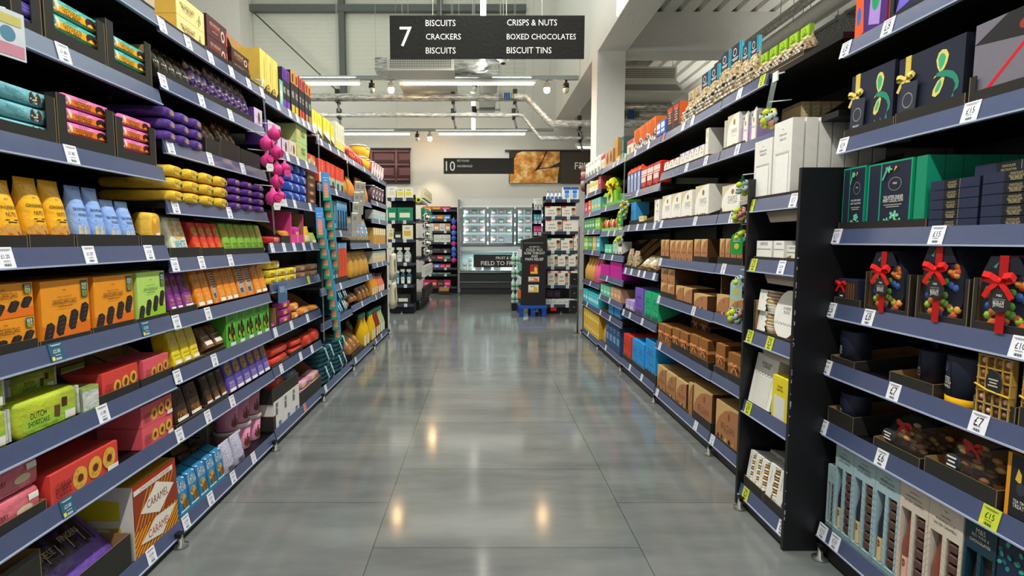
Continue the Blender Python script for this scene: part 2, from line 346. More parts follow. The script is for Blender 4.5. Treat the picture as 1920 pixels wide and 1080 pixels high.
def grille_box(name, loc, w, h, d, lab, open_=True):
    t = link(name, None, None, loc); tag(t, lab, 'air vent')
    b = B(); b.box((-w / 2, 0, 0), (w / 2, d, h), 'e4e2d8:p'); ob('housing', b, t)
    b = B(); b.box((-w / 2 + .04, -.004, .035), (w / 2 - .04, 0, h - .035), '4c4436:p')
    n = int(w / .028)
    for i in range(n + 1): x = -w / 2 + .04 + (w - .08) * i / n; b.box((x - .004, -.012, .035), (x + .004, -.004, h - .035), 'e4e2d8:p')
    for i in range(6): z = .035 + (h - .07) * i / 5; b.box((-w / 2 + .04, -.011, z - .004), (w / 2 - .04, -.005, z + .004), 'e4e2d8:p')
    ob('grille', b, t); return t
g = grille_box('air_grille', (-.93, 8.5, 3.85), 1.02, .2, .45, 'white air grille box with foil duct beside the aisle sign')
b = B(); b.tube([(.5, .12, .1), (.98, .12, .1), (1.0, .12, .06)], .085, 'foil', 12); ob('duct', b, g); b = B(); b.tube([(.5, .3, .05), (1.1, .3, .03)], .06, 'foil', 12); ob('duct', b, g); b = B(); b.box((-.7, .02, 0), (-.511, .4, .2), 'foil'); ob('end_box', b, g); b = B(); rod(b, -.3, .2, .2, 5.14); rod(b, .3, .2, .2, 5.14); ob('hanger', b, g)
def cassette(loc, w, lab, h=.5):
    t = grille_box('ceiling_cassette', loc, w, .26, .9, lab)
    b = B(); b.rings([[(-w / 2, 0, 0), (w / 2, 0, 0), (w / 2, .9, 0), (-w / 2, .9, 0)][::-1], [(-w / 2 - .12, -.2, -h * .7), (w / 2 + .12, -.2, -h * .7), (w / 2 + .12, 1, -h * .7), (-w / 2 - .12, 1, -h * .7)][::-1]], 'dddbd0:p', True, False)
    ob('skirt', b, t)
    b = B(); b.add([(-w / 2 + .02, -.075, -.1), (w / 2 - .02, -.075, -.1), (w / 2 + .05, -.17, -h * .55), (-w / 2 - .05, -.17, -h * .55)], [(0, 3, 2, 1)], '8c8c86:s'); ob('intake', b, t)
    b = B()
    for sx in (-w / 2 + .05, w / 2 - .05): rod(b, sx, .1, .26, .51)
    ob('hanger', b, t)
cassette((3.3, 11, 4.42), 1.1, 'white ceiling cassette unit behind the white column', .42)
b = B(); b.box((-.52, 0, 0), (.52, .8, .06), 'dcdace:p'); b.box((-.45, -.004, .02), (.45, 0, .05), '77756a:p'); b.box((-.5, .05, .06), (.5, .75, .2), 'c9c7bb:p'); rod(b, -.4, .4, .2, 4.94); rod(b, .4, .4, .2, 4.94)
tag(ob('ceiling_cassette', b, None, (-.96, 10.0, 4.05)), 'white square ceiling unit half hidden behind the first lit track', 'air conditioner')
b = B(); b.lathe([(.05, .1), (.1, .06), (.1, .02), (.06, .0), (.05, -.03), (.02, -.055)], 'e8e8e4:p', 16); b.ball((0, 0, -.02), .045, '1a1a1c:p', 12, 6)
b.box((-.25, -.05, .1), (.25, .05, .14), STEEL); rod(b, 0, 0, .14, 5.06); tag(ob('security_camera', b, None, (.32, 8.3, 3.93)), 'white dome security camera below the aisle sign', 'camera')
# ------------------------------------------------------------------ lamps
M('ffcf94:e').node_tree.nodes['Principled BSDF'].inputs['Emission Strength'].default_value = 90
def track(y, z, x0, x1, tubes, lab, spots):
    t = link('light_track', None, None, ((x0 + x1) / 2, y, z)); tag(t, lab, 'light'); c = (x0 + x1) / 2
    b = B(); b.box((x0 - c, -.03, -.02), (x1 - c, .03, .05), STEEL); ob('rail', b, t)
    b = B()
    for x in (x0 + .5, c + .1, x1 - .5): rod(b, x - c, 0, .05, 8.99 - z, .003)
    ob('wire', b, t)
    for a, e in tubes:
        b = B(); b.box((a - c - .03, -.025, -.07), (e - c + .03, .025, -.02), 'f0efe8:p'); f = ob('tube_housing', b, t)
        b = B(); b.box((a - c, -.03, -.1), (e - c, .03, -.07), 'fff8ea:e'); ob('tube', b, f)
    for x, on, k in spots:
        s = link('spotlight', None, None, (x, y, z - .018)); tag(s, k, 'spotlight')
        b = B(); b.lathe([(.02, 0), (.02, -.05), (.05, -.06), (.055, -.14)], '1a1a1a:p' if not on else 'b0a89a:p', 12); ob('body', b, s)
        b = B(); b.lathe([(.048, -.14), (.056, -.16), (.05, -.2), (.025, -.225)], 'ffcf94:e' if on else 'cfd0cc:p', 14); ob('lens', b, s)
        if on:
            l = bpy.data.lights.new('spot', 'SPOT'); l.energy = 80; l.color = (1, .8, .55); l.spot_size = R(60); l.spot_blend = .6; l.shadow_soft_size = .05
            link('spot_lamp', l, s, (0, 0, -.24), 0, (R(12), 0, 0))
track(9.77, 4.09, -5.6, 1.70, ((-4.45, -2.15), (-1.38, .915)), 'nearer cross track with white tube lamps below the aisle sign',
      ((-1.93, 0, 'unlit black spotlight on the nearer track, left of the lit one'), (-1.59, 1, 'lit warm spotlight on the nearer track beside the long tubes'), (1.147, 1, 'lit warm spotlight near the right end of the nearer track'), (1.484, 0, 'unlit black spotlight at the right end of the nearer track')))
track(13.3, 3.9, -6, 1.73, ((-4.1, -1.74), (-1.02, 1.04)), 'further cross track with tube lamps in front of the back wall',
      ((-1.55, 0, 'unlit black spotlight on the further track'), (-1.25, 1, 'lit warm spotlight on the further track')))
b = B(); b.box((-.5, -.04, 0), (.9, .04, .07), 'e8e6dc:p'); b.box((-.45, -.03, -.03), (.9, .03, 0), 'fff8ea:e'); rod(b, .1, 0, .07, 1.56)
tag(ob('tube_lamp', b, None, (2.6, 12.3, 3.35)), 'small tube lamp hanging in front of the dark frozen sign', 'light')
for k, (y0, y1, x, z) in enumerate(((-4.45, -2.15, .02, TUBE_Z), (-2.1, .2, .02, TUBE_Z), (.25, 2.55, .02, TUBE_Z), (2.6, 4.9, .02, TUBE_Z), (4.95, 7.25, .02, TUBE_Z), (7.25, 8.6, .02, TUBE_Z))):
    b = B(); b.box((-.03, y0 + .03 - y0, 0), (.03, y1 - y0 - .03, .05), 'f0efe8:p'); rod(b, 0, .5, .05, 8.99 - z, .003); rod(b, 0, y1 - y0 - .5, .05, 8.99 - z, .003)
    t = ob('ceiling_batten', b, None, (x, y0, z)); c = B(); c.box((-.033, .05, -.03), (.033, y1 - y0 - .05, 0), 'fff8ea:e'); ob('tube', c, t)
    tag(t, 'long white tube lamp above the aisle ' + ('passing over the aisle sign' if k == 5 else 'overhead, lamp %s behind the sign lamp' % nth(4 - k)), 'light')
for k, (x, y, z) in enumerate(((-.15, 10.85, 4.03), (-.17, 12.2, 3.85))):
    b = B(); b.tube([(0, 0, .35), (.02, -.02, .2)], .05, '1a1a1a:p', 8); b.tube([(.02, -.02, .2), (-.04, -.05, .1)], .055, 'cfd0cc:p', 8); rod(b, 0, 0, .35, 8.99 - z)
    t = ob('spotlight', b, None, (x, y, z)); c = B(); c.box((-.05, -.06, -.14), (.03, .0, .08), 'fff8ea:e'); ob('tube', c, t); tag(t, ['nearer', 'further'][k] + ' tilted black spotlight with short lit tube on the centre tray', 'spotlight')
# ------------------------------------------------------------------ hanging signs and posters
BLK = '252524:f'
t = link('aisle_sign', None, None, (0, 4.6, 0)); tag(t, 'hanging black aisle sign with large 7 and biscuit headings', 'sign')
def sx(px, y): return (px - CX) * y / FPX
y = 4.6; x0, x1, zt, zb = sx(737, y), sx(1089, y), z_at(29, y), z_at(110, y)
b = B(); b.box((x0, 0, zb), (x1, .012, zt), BLK); b.box((x0 + .265, -.002, zb), (x0 + .268, 0, zt), '101010'); b.box((sx(940, y), -.002, zb), (sx(940, y) + .003, 0, zt), '101010'); ob('board', b, t)
W2 = 'f2f2ea:k'
def line(t, y, px, py, wpx, s_, st=1.12):
    b = B(); b.art([('t', (px - CX) * y / FPX / 2 + .5, z_at(py, y) / 3, wpx * y / FPX / 2, W2, s_, st)], 2, 3); b.xf(0, Matrix.Translation((0, -.003, 0))); ob('lettering', b, t)
line(t, y, 766, 69, 22, '7', 1)
for px, py, w, s in ((829, 43.5, 54, 'BISCUITS'), (834, 69, 63, 'CRACKERS'), (829, 95, 54, 'BISCUITS'), (994, 42.5, 90, 'CRISPS & NUTS'), (1011, 69, 125, 'BOXED CHOCOLATES'), (989, 94.5, 81, 'BISCUIT TINS')): line(t, y, px, py, w, s)
for px in (815, 948, 1012): b = B(); rod(b, sx(px, y), .006, zt, 8.99, .0025, 'c8ccb8'); ob('wire', b, t)
y = 12.5; t = link('aisle_sign', None, None, (0, y, 0)); tag(t, 'hanging dark sign reading 10 pet food household by back wall', 'sign')
b = B(); b.box((sx(833, y), 0, z_at(326, y)), (sx(963, y), .015, z_at(296.5, y)), '34322f:f'); ob('board', b, t)
line(t, y, 845.5, 311.5, 17, '10', 1.15); line(t, y, 869, 301.5, 22, 'PET FOOD'); line(t, y, 872, 311.5, 28, 'HOUSEHOLD')
b = B(); rod(b, sx(862, y), .007, z_at(297, y), 8.99, .004, 'd8d8d0'); rod(b, sx(937, y), .007, z_at(297, y), 8.99, .004, 'd8d8d0'); ob('wire', b, t)
y = 13.95
def poster(name, px0, px1, py0, py1, bg, lab):
    t = link(name, None, None, (0, y, 0)); tag(t, lab, 'poster')
    b = B(); b.box((sx(px0, y), 0, z_at(py1, y)), (sx(px1, y), .03, z_at(py0, y)), bg); ob('panel', b, t)
    return t, (lambda px: sx(px, y)), (lambda py: z_at(py, y))
t, X_, Z_ = poster('wall_poster', 655, 771, 279, 344, '3a2526:p', 'dark chocolate bar poster on the back wall')
b = B()
for i, (a, c) in enumerate(((664, 696), (703.5, 742), (749, 790))):
    for j, (r, s) in enumerate(((287, 303), (315, 332))):
        if a < 771:
            c2 = min(c, 771); xa, xb, za, zb = X_(a), X_(c2), Z_(s), Z_(r); e = .045
            b.rings([[(xa, 0, za), (xb, 0, za), (xb, 0, zb), (xa, 0, zb)], [(xa + e, -.03, za + e), (xb - e * (c2 == c), -.03, za + e), (xb - e * (c2 == c), -.03, zb - e), (xa + e, -.03, zb - e)]], '6e4a4a:p', True, False)
for a, c in ((696.5, 703), (743, 748.5)): b.tube([(X_((a + c) / 2), -.01, Z_(343)), (X_((a + c) / 2), -.01, Z_(281))], .035, '7d5856:p')
for r in (284, 309, 337): b.tube([(X_(657), -.008, Z_(r)), (X_(769), -.008, Z_(r))], .03, '7d5856:p')
ob('chocolate_relief', b, t)
b = B(); b.box((X_(650), -.02, Z_(281)), (X_(773), .03, Z_(277.5)), '1c1a1a:p'); ob('rail', b, t)
t, X_, Z_ = poster('wall_poster', 954, 1049, 281, 343, '221c18:p', 'golden pastry food poster beside the hanging 10 sign')
b = B()
for poly in (((955, 343), (955, 322), (962, 300), (968, 288), (985, 281), (1022, 281), (1015, 300), (999, 322), (1008, 318), (1046, 313), (1043, 343)), ((1010, 316), (1021, 290), (1026, 281), (1047, 281), (1047, 304), (1030, 313))):
    q = [(X_(a), Z_(c)) for a, c in poly]; n = len(q); area2 = sum(q[i][0] * q[(i + 1) % n][1] - q[(i + 1) % n][0] * q[i][1] for i in range(n))
    b.prism(q if area2 > 0 else q[::-1], -.012, 0, 'pastry')
ob('pastry_print', b, t)
b = B(); b.box((X_(946), -.02, Z_(284)), (X_(1093), .03, Z_(281)), '1c1a1a:p'); ob('rail', b, t)
t, X_, Z_ = poster('wall_poster', 1050, 1180, 281, 344, '4a423a:f', 'dark brown wall sign beginning FRO beside the white column')
line(t, y, 1108, 311, 66, 'FROZEN', 1)
# ================================================================== shelving
STRIP, BLACK = '4a5474:p', '121214:s'
for k_ in (STRIP, 'a9b4cc:p'):
    p_ = M(k_).node_tree.nodes['Principled BSDF']; p_.inputs['Roughness'].default_value = .24; p_.inputs['Specular IOR Level'].default_value = .95
XL, XR = 1.26, 1.36
SUR = .046                                               # shelf surface above the bottom of its ticket strip
PRICE = {}
def ticket(kind, text):
    k = (kind, text)
    if k not in PRICE:
        bg = {'w': 'e9ebf2:k', 't': '2f6076:k', 'y': 'c6d43c:k', 'p': 'd88a96:k'}[kind]; fg = '20222c' if kind != 't' else 'e8eef0'
        b = B(); b.box((-.026, -.0015, -.029), (.026, 0, .029), bg)
        b.art([('t', .5, .56, .5, fg, text, 1.3), ('b', .3, .1, .7, .22, fg), ('l', .5, .88, .8, 2, fg, .045), ('l', .5, .33, .4, 1, fg, .05)], .052, .058, lambda x, z: -.0015, -.029)
        if kind != 'w': b.art([('r', .06, .1, .26, .3, 'e8d84a')], .052, .058, lambda x, z: -.0015, -.029)
        PRICE[k] = b.mesh('price_ticket')
    return PRICE[k]
class Bay:
    def __init__(s, side, y0, y1, zs, lab, words, xf=None, depth=.47, cut=None, name='shelving_bay'):
        s.side, s.y0, s.y1, s.zs, s.words = side, y0, y1, zs, words
        s.xf = xf or (XL if side == 'L' else XR); s.depth = depth
        s.X = -s.xf if side == 'L' else s.xf; s.rz = math.pi / 2 if side == 'L' else -math.pi / 2
        s.ym = (y0 + y1) / 2; s.L = y1 - y0; s.cut = cut or {}
        s.pad = .022 if name == 'display_tower' else .004; s.t = link(name, None, None, (s.X, s.ym, 0), s.rz); tag(s.t, lab, 'shelving')
        h, D = s.L / 2, depth
        b = B(); b.box((-h, D, .02), (h, D + .02, zs[0] + .06), BLACK)
        for i in range(int(zs[0] / .1)): b.box((-h + .02, D - .004, .1 + i * .1), (-h + .045, D, .15 + i * .1), '050505')
        ob('back_panel', b, s.t)
        for e in (-1, 1):
            b = B(); b.box((e * h - (.02 if e > 0 else 0), D - .03, .02), (e * h + (.02 if e < 0 else 0), D, zs[0] + .1), BLACK); ob('upright', b, s.t)
        a_, e_ = s.cut.get(len(zs) - 1, (y0, y1))[:2]; p0, p1 = sorted(((a_ - s.ym) * (1 if side == 'L' else -1), (e_ - s.ym) * (1 if side == 'L' else -1)))
        b = B(); b.box((p0, .008, .012), (p1, D, zs[-1] + .02), '0c0c0d:s'); ob('plinth', b, s.t)
        b = B(); xx = p1 - .05 if side == 'L' else p0 + .05
        b.lathe([(.03, 0), (.03, .008), (.012, .014), (.009, .05)], 'b8bab6:m', 14, (xx, -.012, 0)); b.box((xx - .015, -.02, .045), (xx + .015, .007, .06), BLACK); ob('foot', b, s.t)
        s.sh = []
        for i, z in enumerate(zs):
            a, e = s.cut.get(i, (y0, y1))[:2]; sg = 1 if side == 'L' else -1
            u0, u1 = sorted(((a - s.ym) * sg, (e - s.ym) * sg)); u0 += .003; u1 -= .003
            f0, f1 = (u0, u1) if i not in s.cut or len(s.cut[i]) < 3 else (-h, h)
            b = B(); b.box((f0, .014, z + SUR - .024), (f1, D - .001, z + SUR), BLACK)
            for k in range(9): b.box((f0 + .02, .09 + k * .035, z + SUR), (f1 - .02, .1 + k * .035, z + SUR + .0015), '26262a:s')
            so = ob('shelf', b, s.t)
            b = B(); b.add([(u0, 0, z), (u1, 0, z), (u1, .0125, z + .056), (u0, .0125, z + .056), (u0, .014, z), (u1, .014, z), (u1, .0155, z + .056), (u0, .0155, z + .056)], [(0, 1, 2, 3), (3, 2, 6, 7), (5, 4, 7, 6), (0, 3, 7, 4), (2, 1, 5, 6), (1, 0, 4, 5)], STRIP)
            b.box((u0, -.004, z - .003), (u1, .012, z + .002), 'a9b4cc:p'); ob('ticket_strip', b, so); s.sh.append(so)
    def u(s, Y): return (Y - s.ym) * (1 if s.side == 'L' else -1)
    def tickets(s, i, spec):
        """'w120 £1.80' : ticket kind, centre column in the picture, text"""
        for q in spec.split(','):
            q = q.strip()
            if not q: continue
            a, txt = q.split(' ', 1); Y = y_at(float(a[1:]), s.X, s.zs[i] + .03)
            link('price_ticket', ticket(a[0], txt), s.sh[i], (s.u(Y), .0052, s.zs[i] + .029), 0, (R(-12.6), 0, 0))
# ================================================================== goods: one builder per kind, (w, h, d) with the front at y = 0, standing on z = 0
def carton(w, h, d, body, art=(), top=None, side=None, sart=None, sgn=1, r=0):
    b = B()
    if r: b.bbox((-w / 2, 0, 0), (w / 2, d, h), body, r)
    else: b.box((-w / 2, 0, 0), (w / 2, d, h), body, top, side)
    b.art(art, w, h)
    if sart:                                              # print on the end that faces the camera
        o = len(b.v); b.art(sart, d, h); b.xf(o, Matrix.Translation((sgn * w / 2, d / 2, 0)) @ Matrix.Rotation(R(90 * sgn), 4, 'Z'))
    return [('body', b)]
def fyof(lv, horiz=0):
    def f(x, z):
        a, q = (z, x) if not horiz else (x, z)
        for (z0, w0, d0, c0, e0), (z1, w1, d1, c1, e1) in zip(lv, lv[1:]):
            if a <= z1 or (z1 == lv[-1][0]):
                t = min(1, max(0, (a - z0) / max(z1 - z0, 1e-6))); hw, hd, c, e = (m + (n - m) * t for m, n in ((w0, w1), (d0, d1), (c0, c1), (e0, e1)))
                k = min(.97, abs(q) / max(hw, 1e-5)); return c - hd * (1 - k ** e) ** (1 / e)
        return 0
    return f
def lean(parts, a):
    for p in parts: p[1].xf(0, Matrix.Rotation(R(-a), 4, 'X'))
    lo = min(v[2] for p in parts for v in p[1].v)
    for p in parts: p[1].xf(0, Matrix.Translation((0, 0, -lo)))
    return parts
def pouch(w, h, d, col, art=(), lv=None, tilt=0):
    hd = d / 2
    lv = lv or [(0, w * .47, hd * .8, hd, 5), (h * .05, w * .5, hd, hd, 4), (h * .32, w * .5, hd * .95, hd, 3), (h * .62, w * .485, hd * .72, hd, 2.6), (h * .82, w * .475, hd * .36, hd, 2.4), (h * .92, w * .48, hd * .1, hd, 4), (h, w * .485, hd * .05, hd * 1.02, 6)]
    b = B(); b.loft(lv, col, 20); b.art(art, w, h, fyof(lv)); P = [('body', b)]
    return lean(P, tilt) if tilt else P
def cbag(w, h, d, col, art=(), tilt=10):
    hd = d / 2
    lv = [(0, w * .49, hd, hd, 9), (h * .04, w * .5, hd, hd, 9), (h * .5, w * .5, hd, hd, 8), (h * .84, w * .49, hd * .9, hd, 7), (h * .93, w * .48, hd * .45, hd * 1.25, 5), (h, w * .47, hd * .12, hd * 1.5, 5)]
    b = B(); b.loft(lv, col, 24, False); b.art(art, w, h, fyof(lv)); return lean([('body', b)], tilt)
def flow(w, h, d, col, art=(), yaw=0, e=4):
    a, q = h / 2, d / 2
    lv = [(-w / 2, a * .8, .003, q, 3), (-w * .45, a * .8, q * .25, q, 3), (-w * .4, a, q, q, e), (0, a * 1.0, q, q, e), (w * .4, a, q, q, e), (w * .45, a * .8, q * .25, q, 3), (w / 2, a * .8, .003, q, 3)]
    b = B(); b.loft(lv, col, 18); b.v = [(z, y, x + a) for x, y, z in b.v]
    b.f = [f[::-1] for f in b.f]
    b.art(art, w, h, lambda x, z: fyof(lv, 1)(x, z - a))
    if yaw:
        b.xf(0, Matrix.Translation((0, q, 0)) @ Matrix.Rotation(R(yaw), 4, 'Z') @ Matrix.Translation((0, -q, 0)))
    return [('body', b)]
def flowend(w, h, d, col, art=(), yaw=14):
    """long packet lying end-on, its crimped end towards the aisle"""
    lv = [(0, w * .4, h * .3, h / 2, 3), (d * .015, w * .46, h * .4, h / 2, 3.4), (d * .06, w * .5, h * .48, h / 2, 4), (d * .5, w * .49, h * .5, h / 2, 4), (d * .96, w * .47, h * .45, h / 2, 4), (d, w * .4, h * .3, h / 2, 4)]
    b = B(); b.loft(lv, col, 16); b.v = [(x, z, h - y) for x, y, z in b.v]
    o = len(b.v); b.art(art, w, h); b.xf(o, Matrix.Diagonal((.8, 1, .8, 1)) @ Matrix.Translation((0, -.0006, h * .12)))
    b.xf(0, Matrix.Rotation(R(yaw), 4, 'Z')); return [('body', b)]
def tray(w, h, d, lip, pw=0, ph=0, col='2c2b28', inn='a98252', edge='7a6848', curve=0, art=(), bk=None):
    """shelf-ready carton: low front lip, sides rising to the back, or a front with a torn-out window (pw, ph posts)"""
    b = B(); t = .003; bk = h if bk is None else bk; k0 = ph if pw else lip
    prof = [(0, 0), (d, 0), (d, bk)]
    if curve: prof += [(d * (1 - i / 6), k0 + (bk - k0) * (math.cos(math.pi * i / 6) + 1) / 2) for i in range(1, 6)]
    prof += [(0, k0)]; n = len(prof)
    for sx, nrm in ((-w / 2, -1), (w / 2 - t, 1)):
        vs = [(sx, y, z) for y, z in prof] + [(sx + t, y, z) for y, z in prof]
        out = tuple(range(n - 1, -1, -1)) if nrm < 0 else tuple(range(n, 2 * n)); inner = tuple(range(n, 2 * n)) if nrm < 0 else tuple(range(n - 1, -1, -1))
        b.add(vs, [out], col); b.add(vs, [inner], inn); b.add(vs, [(i, (i + 1) % n, (i + 1) % n + n, i + n) for i in range(n)], edge if not curve else col)
    b.box((-w / 2 + t, 0, 0), (w / 2 - t, d, t), inn)
    b.box((-w / 2 + t, d - t, t), (w / 2 - t, d, bk), col, front=inn)
    b.box((-w / 2 + t, 0, t), (w / 2 - t, t, lip), col, top=edge)
    if pw:
        for x0, x1 in ((-w / 2 + t, -w / 2 + pw), (w / 2 - pw, w / 2 - t)): b.box((x0, 0, lip), (x1, t, ph), col, top=edge)
    b.art(art, w, max(lip, .001)); return [('body', b)]
def bow(b, c, s, m, tails=1, up=0):
    """ribbon bow in the x,z plane at c"""
    x, y, z = c
    for e in (-1, 1):
        b.ribbon([(x, y, z), (x + e * s * .35, y - s * .22, z + s * .3), (x + e * s * .75, y - s * .2, z + s * .36), (x + e * s * .85, y - s * .08, z + s * .12), (x + e * s * .4, y - s * .02, z - .02 * s), (x, y - .002, z)], s * .3, m, (0, .35, 1))
        if tails: b.ribbon([(x, y - .004, z), (x + e * s * .45, y - s * .12, z - s * .4), (x + e * s * .75, y - s * .1, z - s * .85)], s * .28, m, (.8, 0, e * .5))
    b.ball((x, y - s * .06, z), s * .16, m, 8, 5, (1, .6, 1))
W, K_ = 'f1efe6', '1c1a19'
NUT = ('r', .55, .03, .95, .11, 'f4f0ea')
KINDS = {}
def K(key, desc, cat, fn, name=None, group=None, d=.2): KINDS[key] = (desc, cat, fn, name or cat.replace(' ', '_'), group, d)
# ---- left run
def teacake(body, panel, dome):
    return lambda w, h, d: flow(w, h, d, body, [('r', .12, .06, .88, .62, panel), ('e', .74, .42, .1, .34, dome), ('e', .14, .45, .05, .36, 'e9dcc4'), ('t', .4, .5, .32, K_, 'CHOCOLATE', 1.15), ('t', .4, .25, .28, K_, 'TEACAKES', 1.15), ('l', .4, .8, .2, 1, K_, .07)], e=8)
K('tc_y', 'yellow and teal teacake packet', 'biscuit packet', teacake('4cb8ae:g', 'f2b21e:g', '3a1f16'))
K('tc_p', 'purple teacake packet', 'biscuit packet', teacake('6a55b0:g', '7d68c8:g', '3a1f16'))
K('tc_b', 'pale blue snowball biscuit packet', 'biscuit packet', lambda w, h, d: flow(w, h, d, '7cc3cd:g', [('k', .72, .5, .085, 1, '4a3626', 'e8e0d2'), ('k', .1, .45, .06, 1.2, '4a3626', 'e8e0d2'), ('t', .42, .62, .24, '3a7a86', 'SNOWBALLS', 1.4), ('l', .75, .14, .34, 1, '3c4a50', .08)], e=8))
K('tc_o', 'pink and orange teacake packet', 'biscuit packet', teacake('e678b4:g', 'f2801e:g', '34160f'))
K('ginger', 'yellow and orange gingerbread bag', 'biscuit bag', lambda w, h, d: pouch(w, h, d, 'f2b428:g', [('r', .03, .02, .97, .22, 'e2641e:g')] + [('e', .14 + .18 * i, .24 + .05 * (i % 2), .11, .075, 'd49a4a', 20 * i) for i in range(5)] + [('r', .3, .03, .8, .11, W), ('t', .5, .6, .78, K_, 'GINGERBREAD', 1.5), ('t', .5, .5, .4, K_, 'NUTS', 1.3), ('l', .5, .41, .5, 2, K_, .03), ('t', .5, .72, .16, K_, 'MINI')]))
K('short', 'blue shortbread finger bag', 'biscuit bag', lambda w, h, d: pouch(w, h, d, '8fb0e8:g', [('r', .03, .02, .97, .16, '3050b8:g'), ('p', [(.12, .12), (.26, .1), (.3, .34), (.16, .36)], 'e6c884'), ('p', [(.42, .12), (.55, .12), (.54, .36), (.41, .34)], 'e6c884'), ('p', [(.72, .34), (.86, .36), (.88, .12), (.78, .12)], 'e6c884'), ('r', .3, .02, .75, .1, W), ('t', .5, .62, .8, K_, 'SHORTBREAD', 1.5), ('t', .5, .53, .5, K_, 'FINGERS', 1.4), ('l', .5, .44, .6, 1, K_, .03)]))
K('smallyel', 'small yellow biscuit packet', 'biscuit packet', lambda w, h, d: flow(w, h, d, 'f4c44a:g', [('e', .5, .6, .3, .3, 'd79a3a'), ('r', .55, .1, .95, .4, W)]))
def jaffa(c1, c2, word):
    sl = lambda x, z, a: ('p', [(x - .115, z - .1), (x - .07, z - .17), (x + .03, z - .16), (x + .11, z + .06), (x + .11, z + .12), (x + .05, z + .17), (x - .04, z + .15), (x - .1, z - .02)], '2c2523')
    ln = lambda x, z: [('p', [(x - .055 + .012 * j, z - .12 + .07 * j), (x + .025 + .012 * j, z - .1 + .07 * j), (x + .028 + .012 * j, z - .085 + .07 * j), (x - .052 + .012 * j, z - .105 + .07 * j)], '5a4f4a') for j in range(4)]
    return lambda w, h, d: carton(w, h, d, c1, [('r', 0, 0, 1, .28, c2), sl(.12, .17, 0), sl(.37, .27, .02), sl(.63, .33, .03), sl(.87, .42, .05), *ln(.12, .17), *ln(.37, .27), *ln(.63, .33), *ln(.87, .42), ('r', .82, .68, .96, .97, '1f5a4a'), ('t', .89, .9, .1, W, 'BIGGER', 2), ('t', .89, .84, .1, W, 'PACK', 2), ('t', .89, .77, .1, 'e8d84a', 'BETTER', 2), ('t', .89, .72, .1, 'e8d84a', 'VALUE', 2), ('t', .45, .64, .5, K_, word, 2.2), ('t', .45, .73, .3, K_, 'DARK CHOCOLATE'), ('t', .45, .84, .07, K_, 'M&S'), ('l', .45, .57, .3, 1, K_, .02)], top=c1)
K('jaffa', 'orange box of dark diamond biscuits', 'biscuit box', jaffa('f09a26', 'e9741c', 'ORANGE JAFFA CAKES'))
K('jaffal', 'lime box of dark diamond biscuits', 'biscuit box', jaffa('b9e06e', '9ccf2e', 'LEMON & LIME JAFFA CAKES'))
def dutch(w, h, d):
    P = flow(w, h, d, 'b9c93a:g', [('r', .12, .0, .88, .5, '9cc83a:g'), ('t', .34, .55, .22, K_, 'DUTCH', 1.6), ('t', .34, .34, .3, K_, 'SHORTCAKE', 1.6), ('p', [(.56, .3), (.64, .25), (.66, .6), (.57, .62)], '6a4426'), ('p', [(.68, .5), (.76, .5), (.77, .75), (.69, .78)], '4a2c1a'), ('r', .72, .12, .88, .35, W)], e=7)
    b = P[0][1]
    for e in (-1, 1): b.box((e * w / 2 - .004, .01, .008), (e * w / 2 + .004, d - .01, h - .008), 'd4d6d2:g')
    return P
K('dutch', 'lime green shortcake packet with silver ends', 'biscuit packet', dutch)
K('silver', 'silver foil shortcake packet end', 'biscuit packet', lambda w, h, d: carton(w, h, d, 'd0d4cc:g', [('r', 0, 0, 1, .12, 'a3c94a:g'), ('r', 0, .88, 1, 1, 'a3c94a:g')], side='8c9484:g', top='8a9a5a:g', sart=[('b', .2, .15, .5, .5, K_), ('l', .4, .8, .5, 3, K_, .09)], sgn=-1))
def puffs(c):
    return lambda w, h, d: carton(w, h, d, c, [x for i in range(3) for x in (('k', .4 + .22 * i, .42 + .06 * i, .105, 1.15, 'e8b444', 'd89a30'), ('e', .4 + .22 * i, .42 + .06 * i, .042, .13, '6e2c1e', -10))] + [('t', .17, .55, .24, '5a1a18', 'CURRANT', 1.6), ('t', .15, .36, .2, '5a1a18', 'PUFFS', 1.6), ('r', .8, .06, .98, .24, W), ('l', .16, .2, .2, 1, '5a1a18', .05)], side=c)
K('puff', 'coral box printed with three biscuits', 'biscuit box', puffs('e8606a'))
K('puffr', 'red box printed with three biscuits', 'biscuit box', puffs('e0483e'))
K('pinkpack', 'pink shortbread packet', 'biscuit packet', lambda w, h, d: flow(w, h, d, 'd9707e:g', [('r', .1, 0, .9, .14, 'e888a0:g'), ('e', .68, .4, .12, .14, 'e8d0b0'), ('t', .3, .5, .3, '5a1a28', 'RASPBERRY', 1.4), ('r', .75, .6, .9, .8, W)]))
K('winder', 'purple bag of dark chocolate fingers', 'biscuit bag', lambda w, h, d: lean(pouch(w, h * 1.25, .07, '6a48a8:g', [('r', .16, .3, .9, .72, '3c2a50:g')] + [('r', .18 + .145 * i, .32, .27 + .145 * i, .68, '2a1c18:g') for i in range(5)] + [('p', [(.19 + .145 * i, .34), (.2 + .145 * i, .34), (.235 + .145 * i, .67), (.22 + .145 * i, .67)], 'c9c0d8:g') for i in range(5)] + [('t', .3, .42, .3, 'd8c890', 'VIENNESE', 1.5), ('t', .68, .46, .24, 'd8c890', 'FINGERS', 1.5), ('r', .0, .03, 1, .11, '8f66d4:g')]), 42))
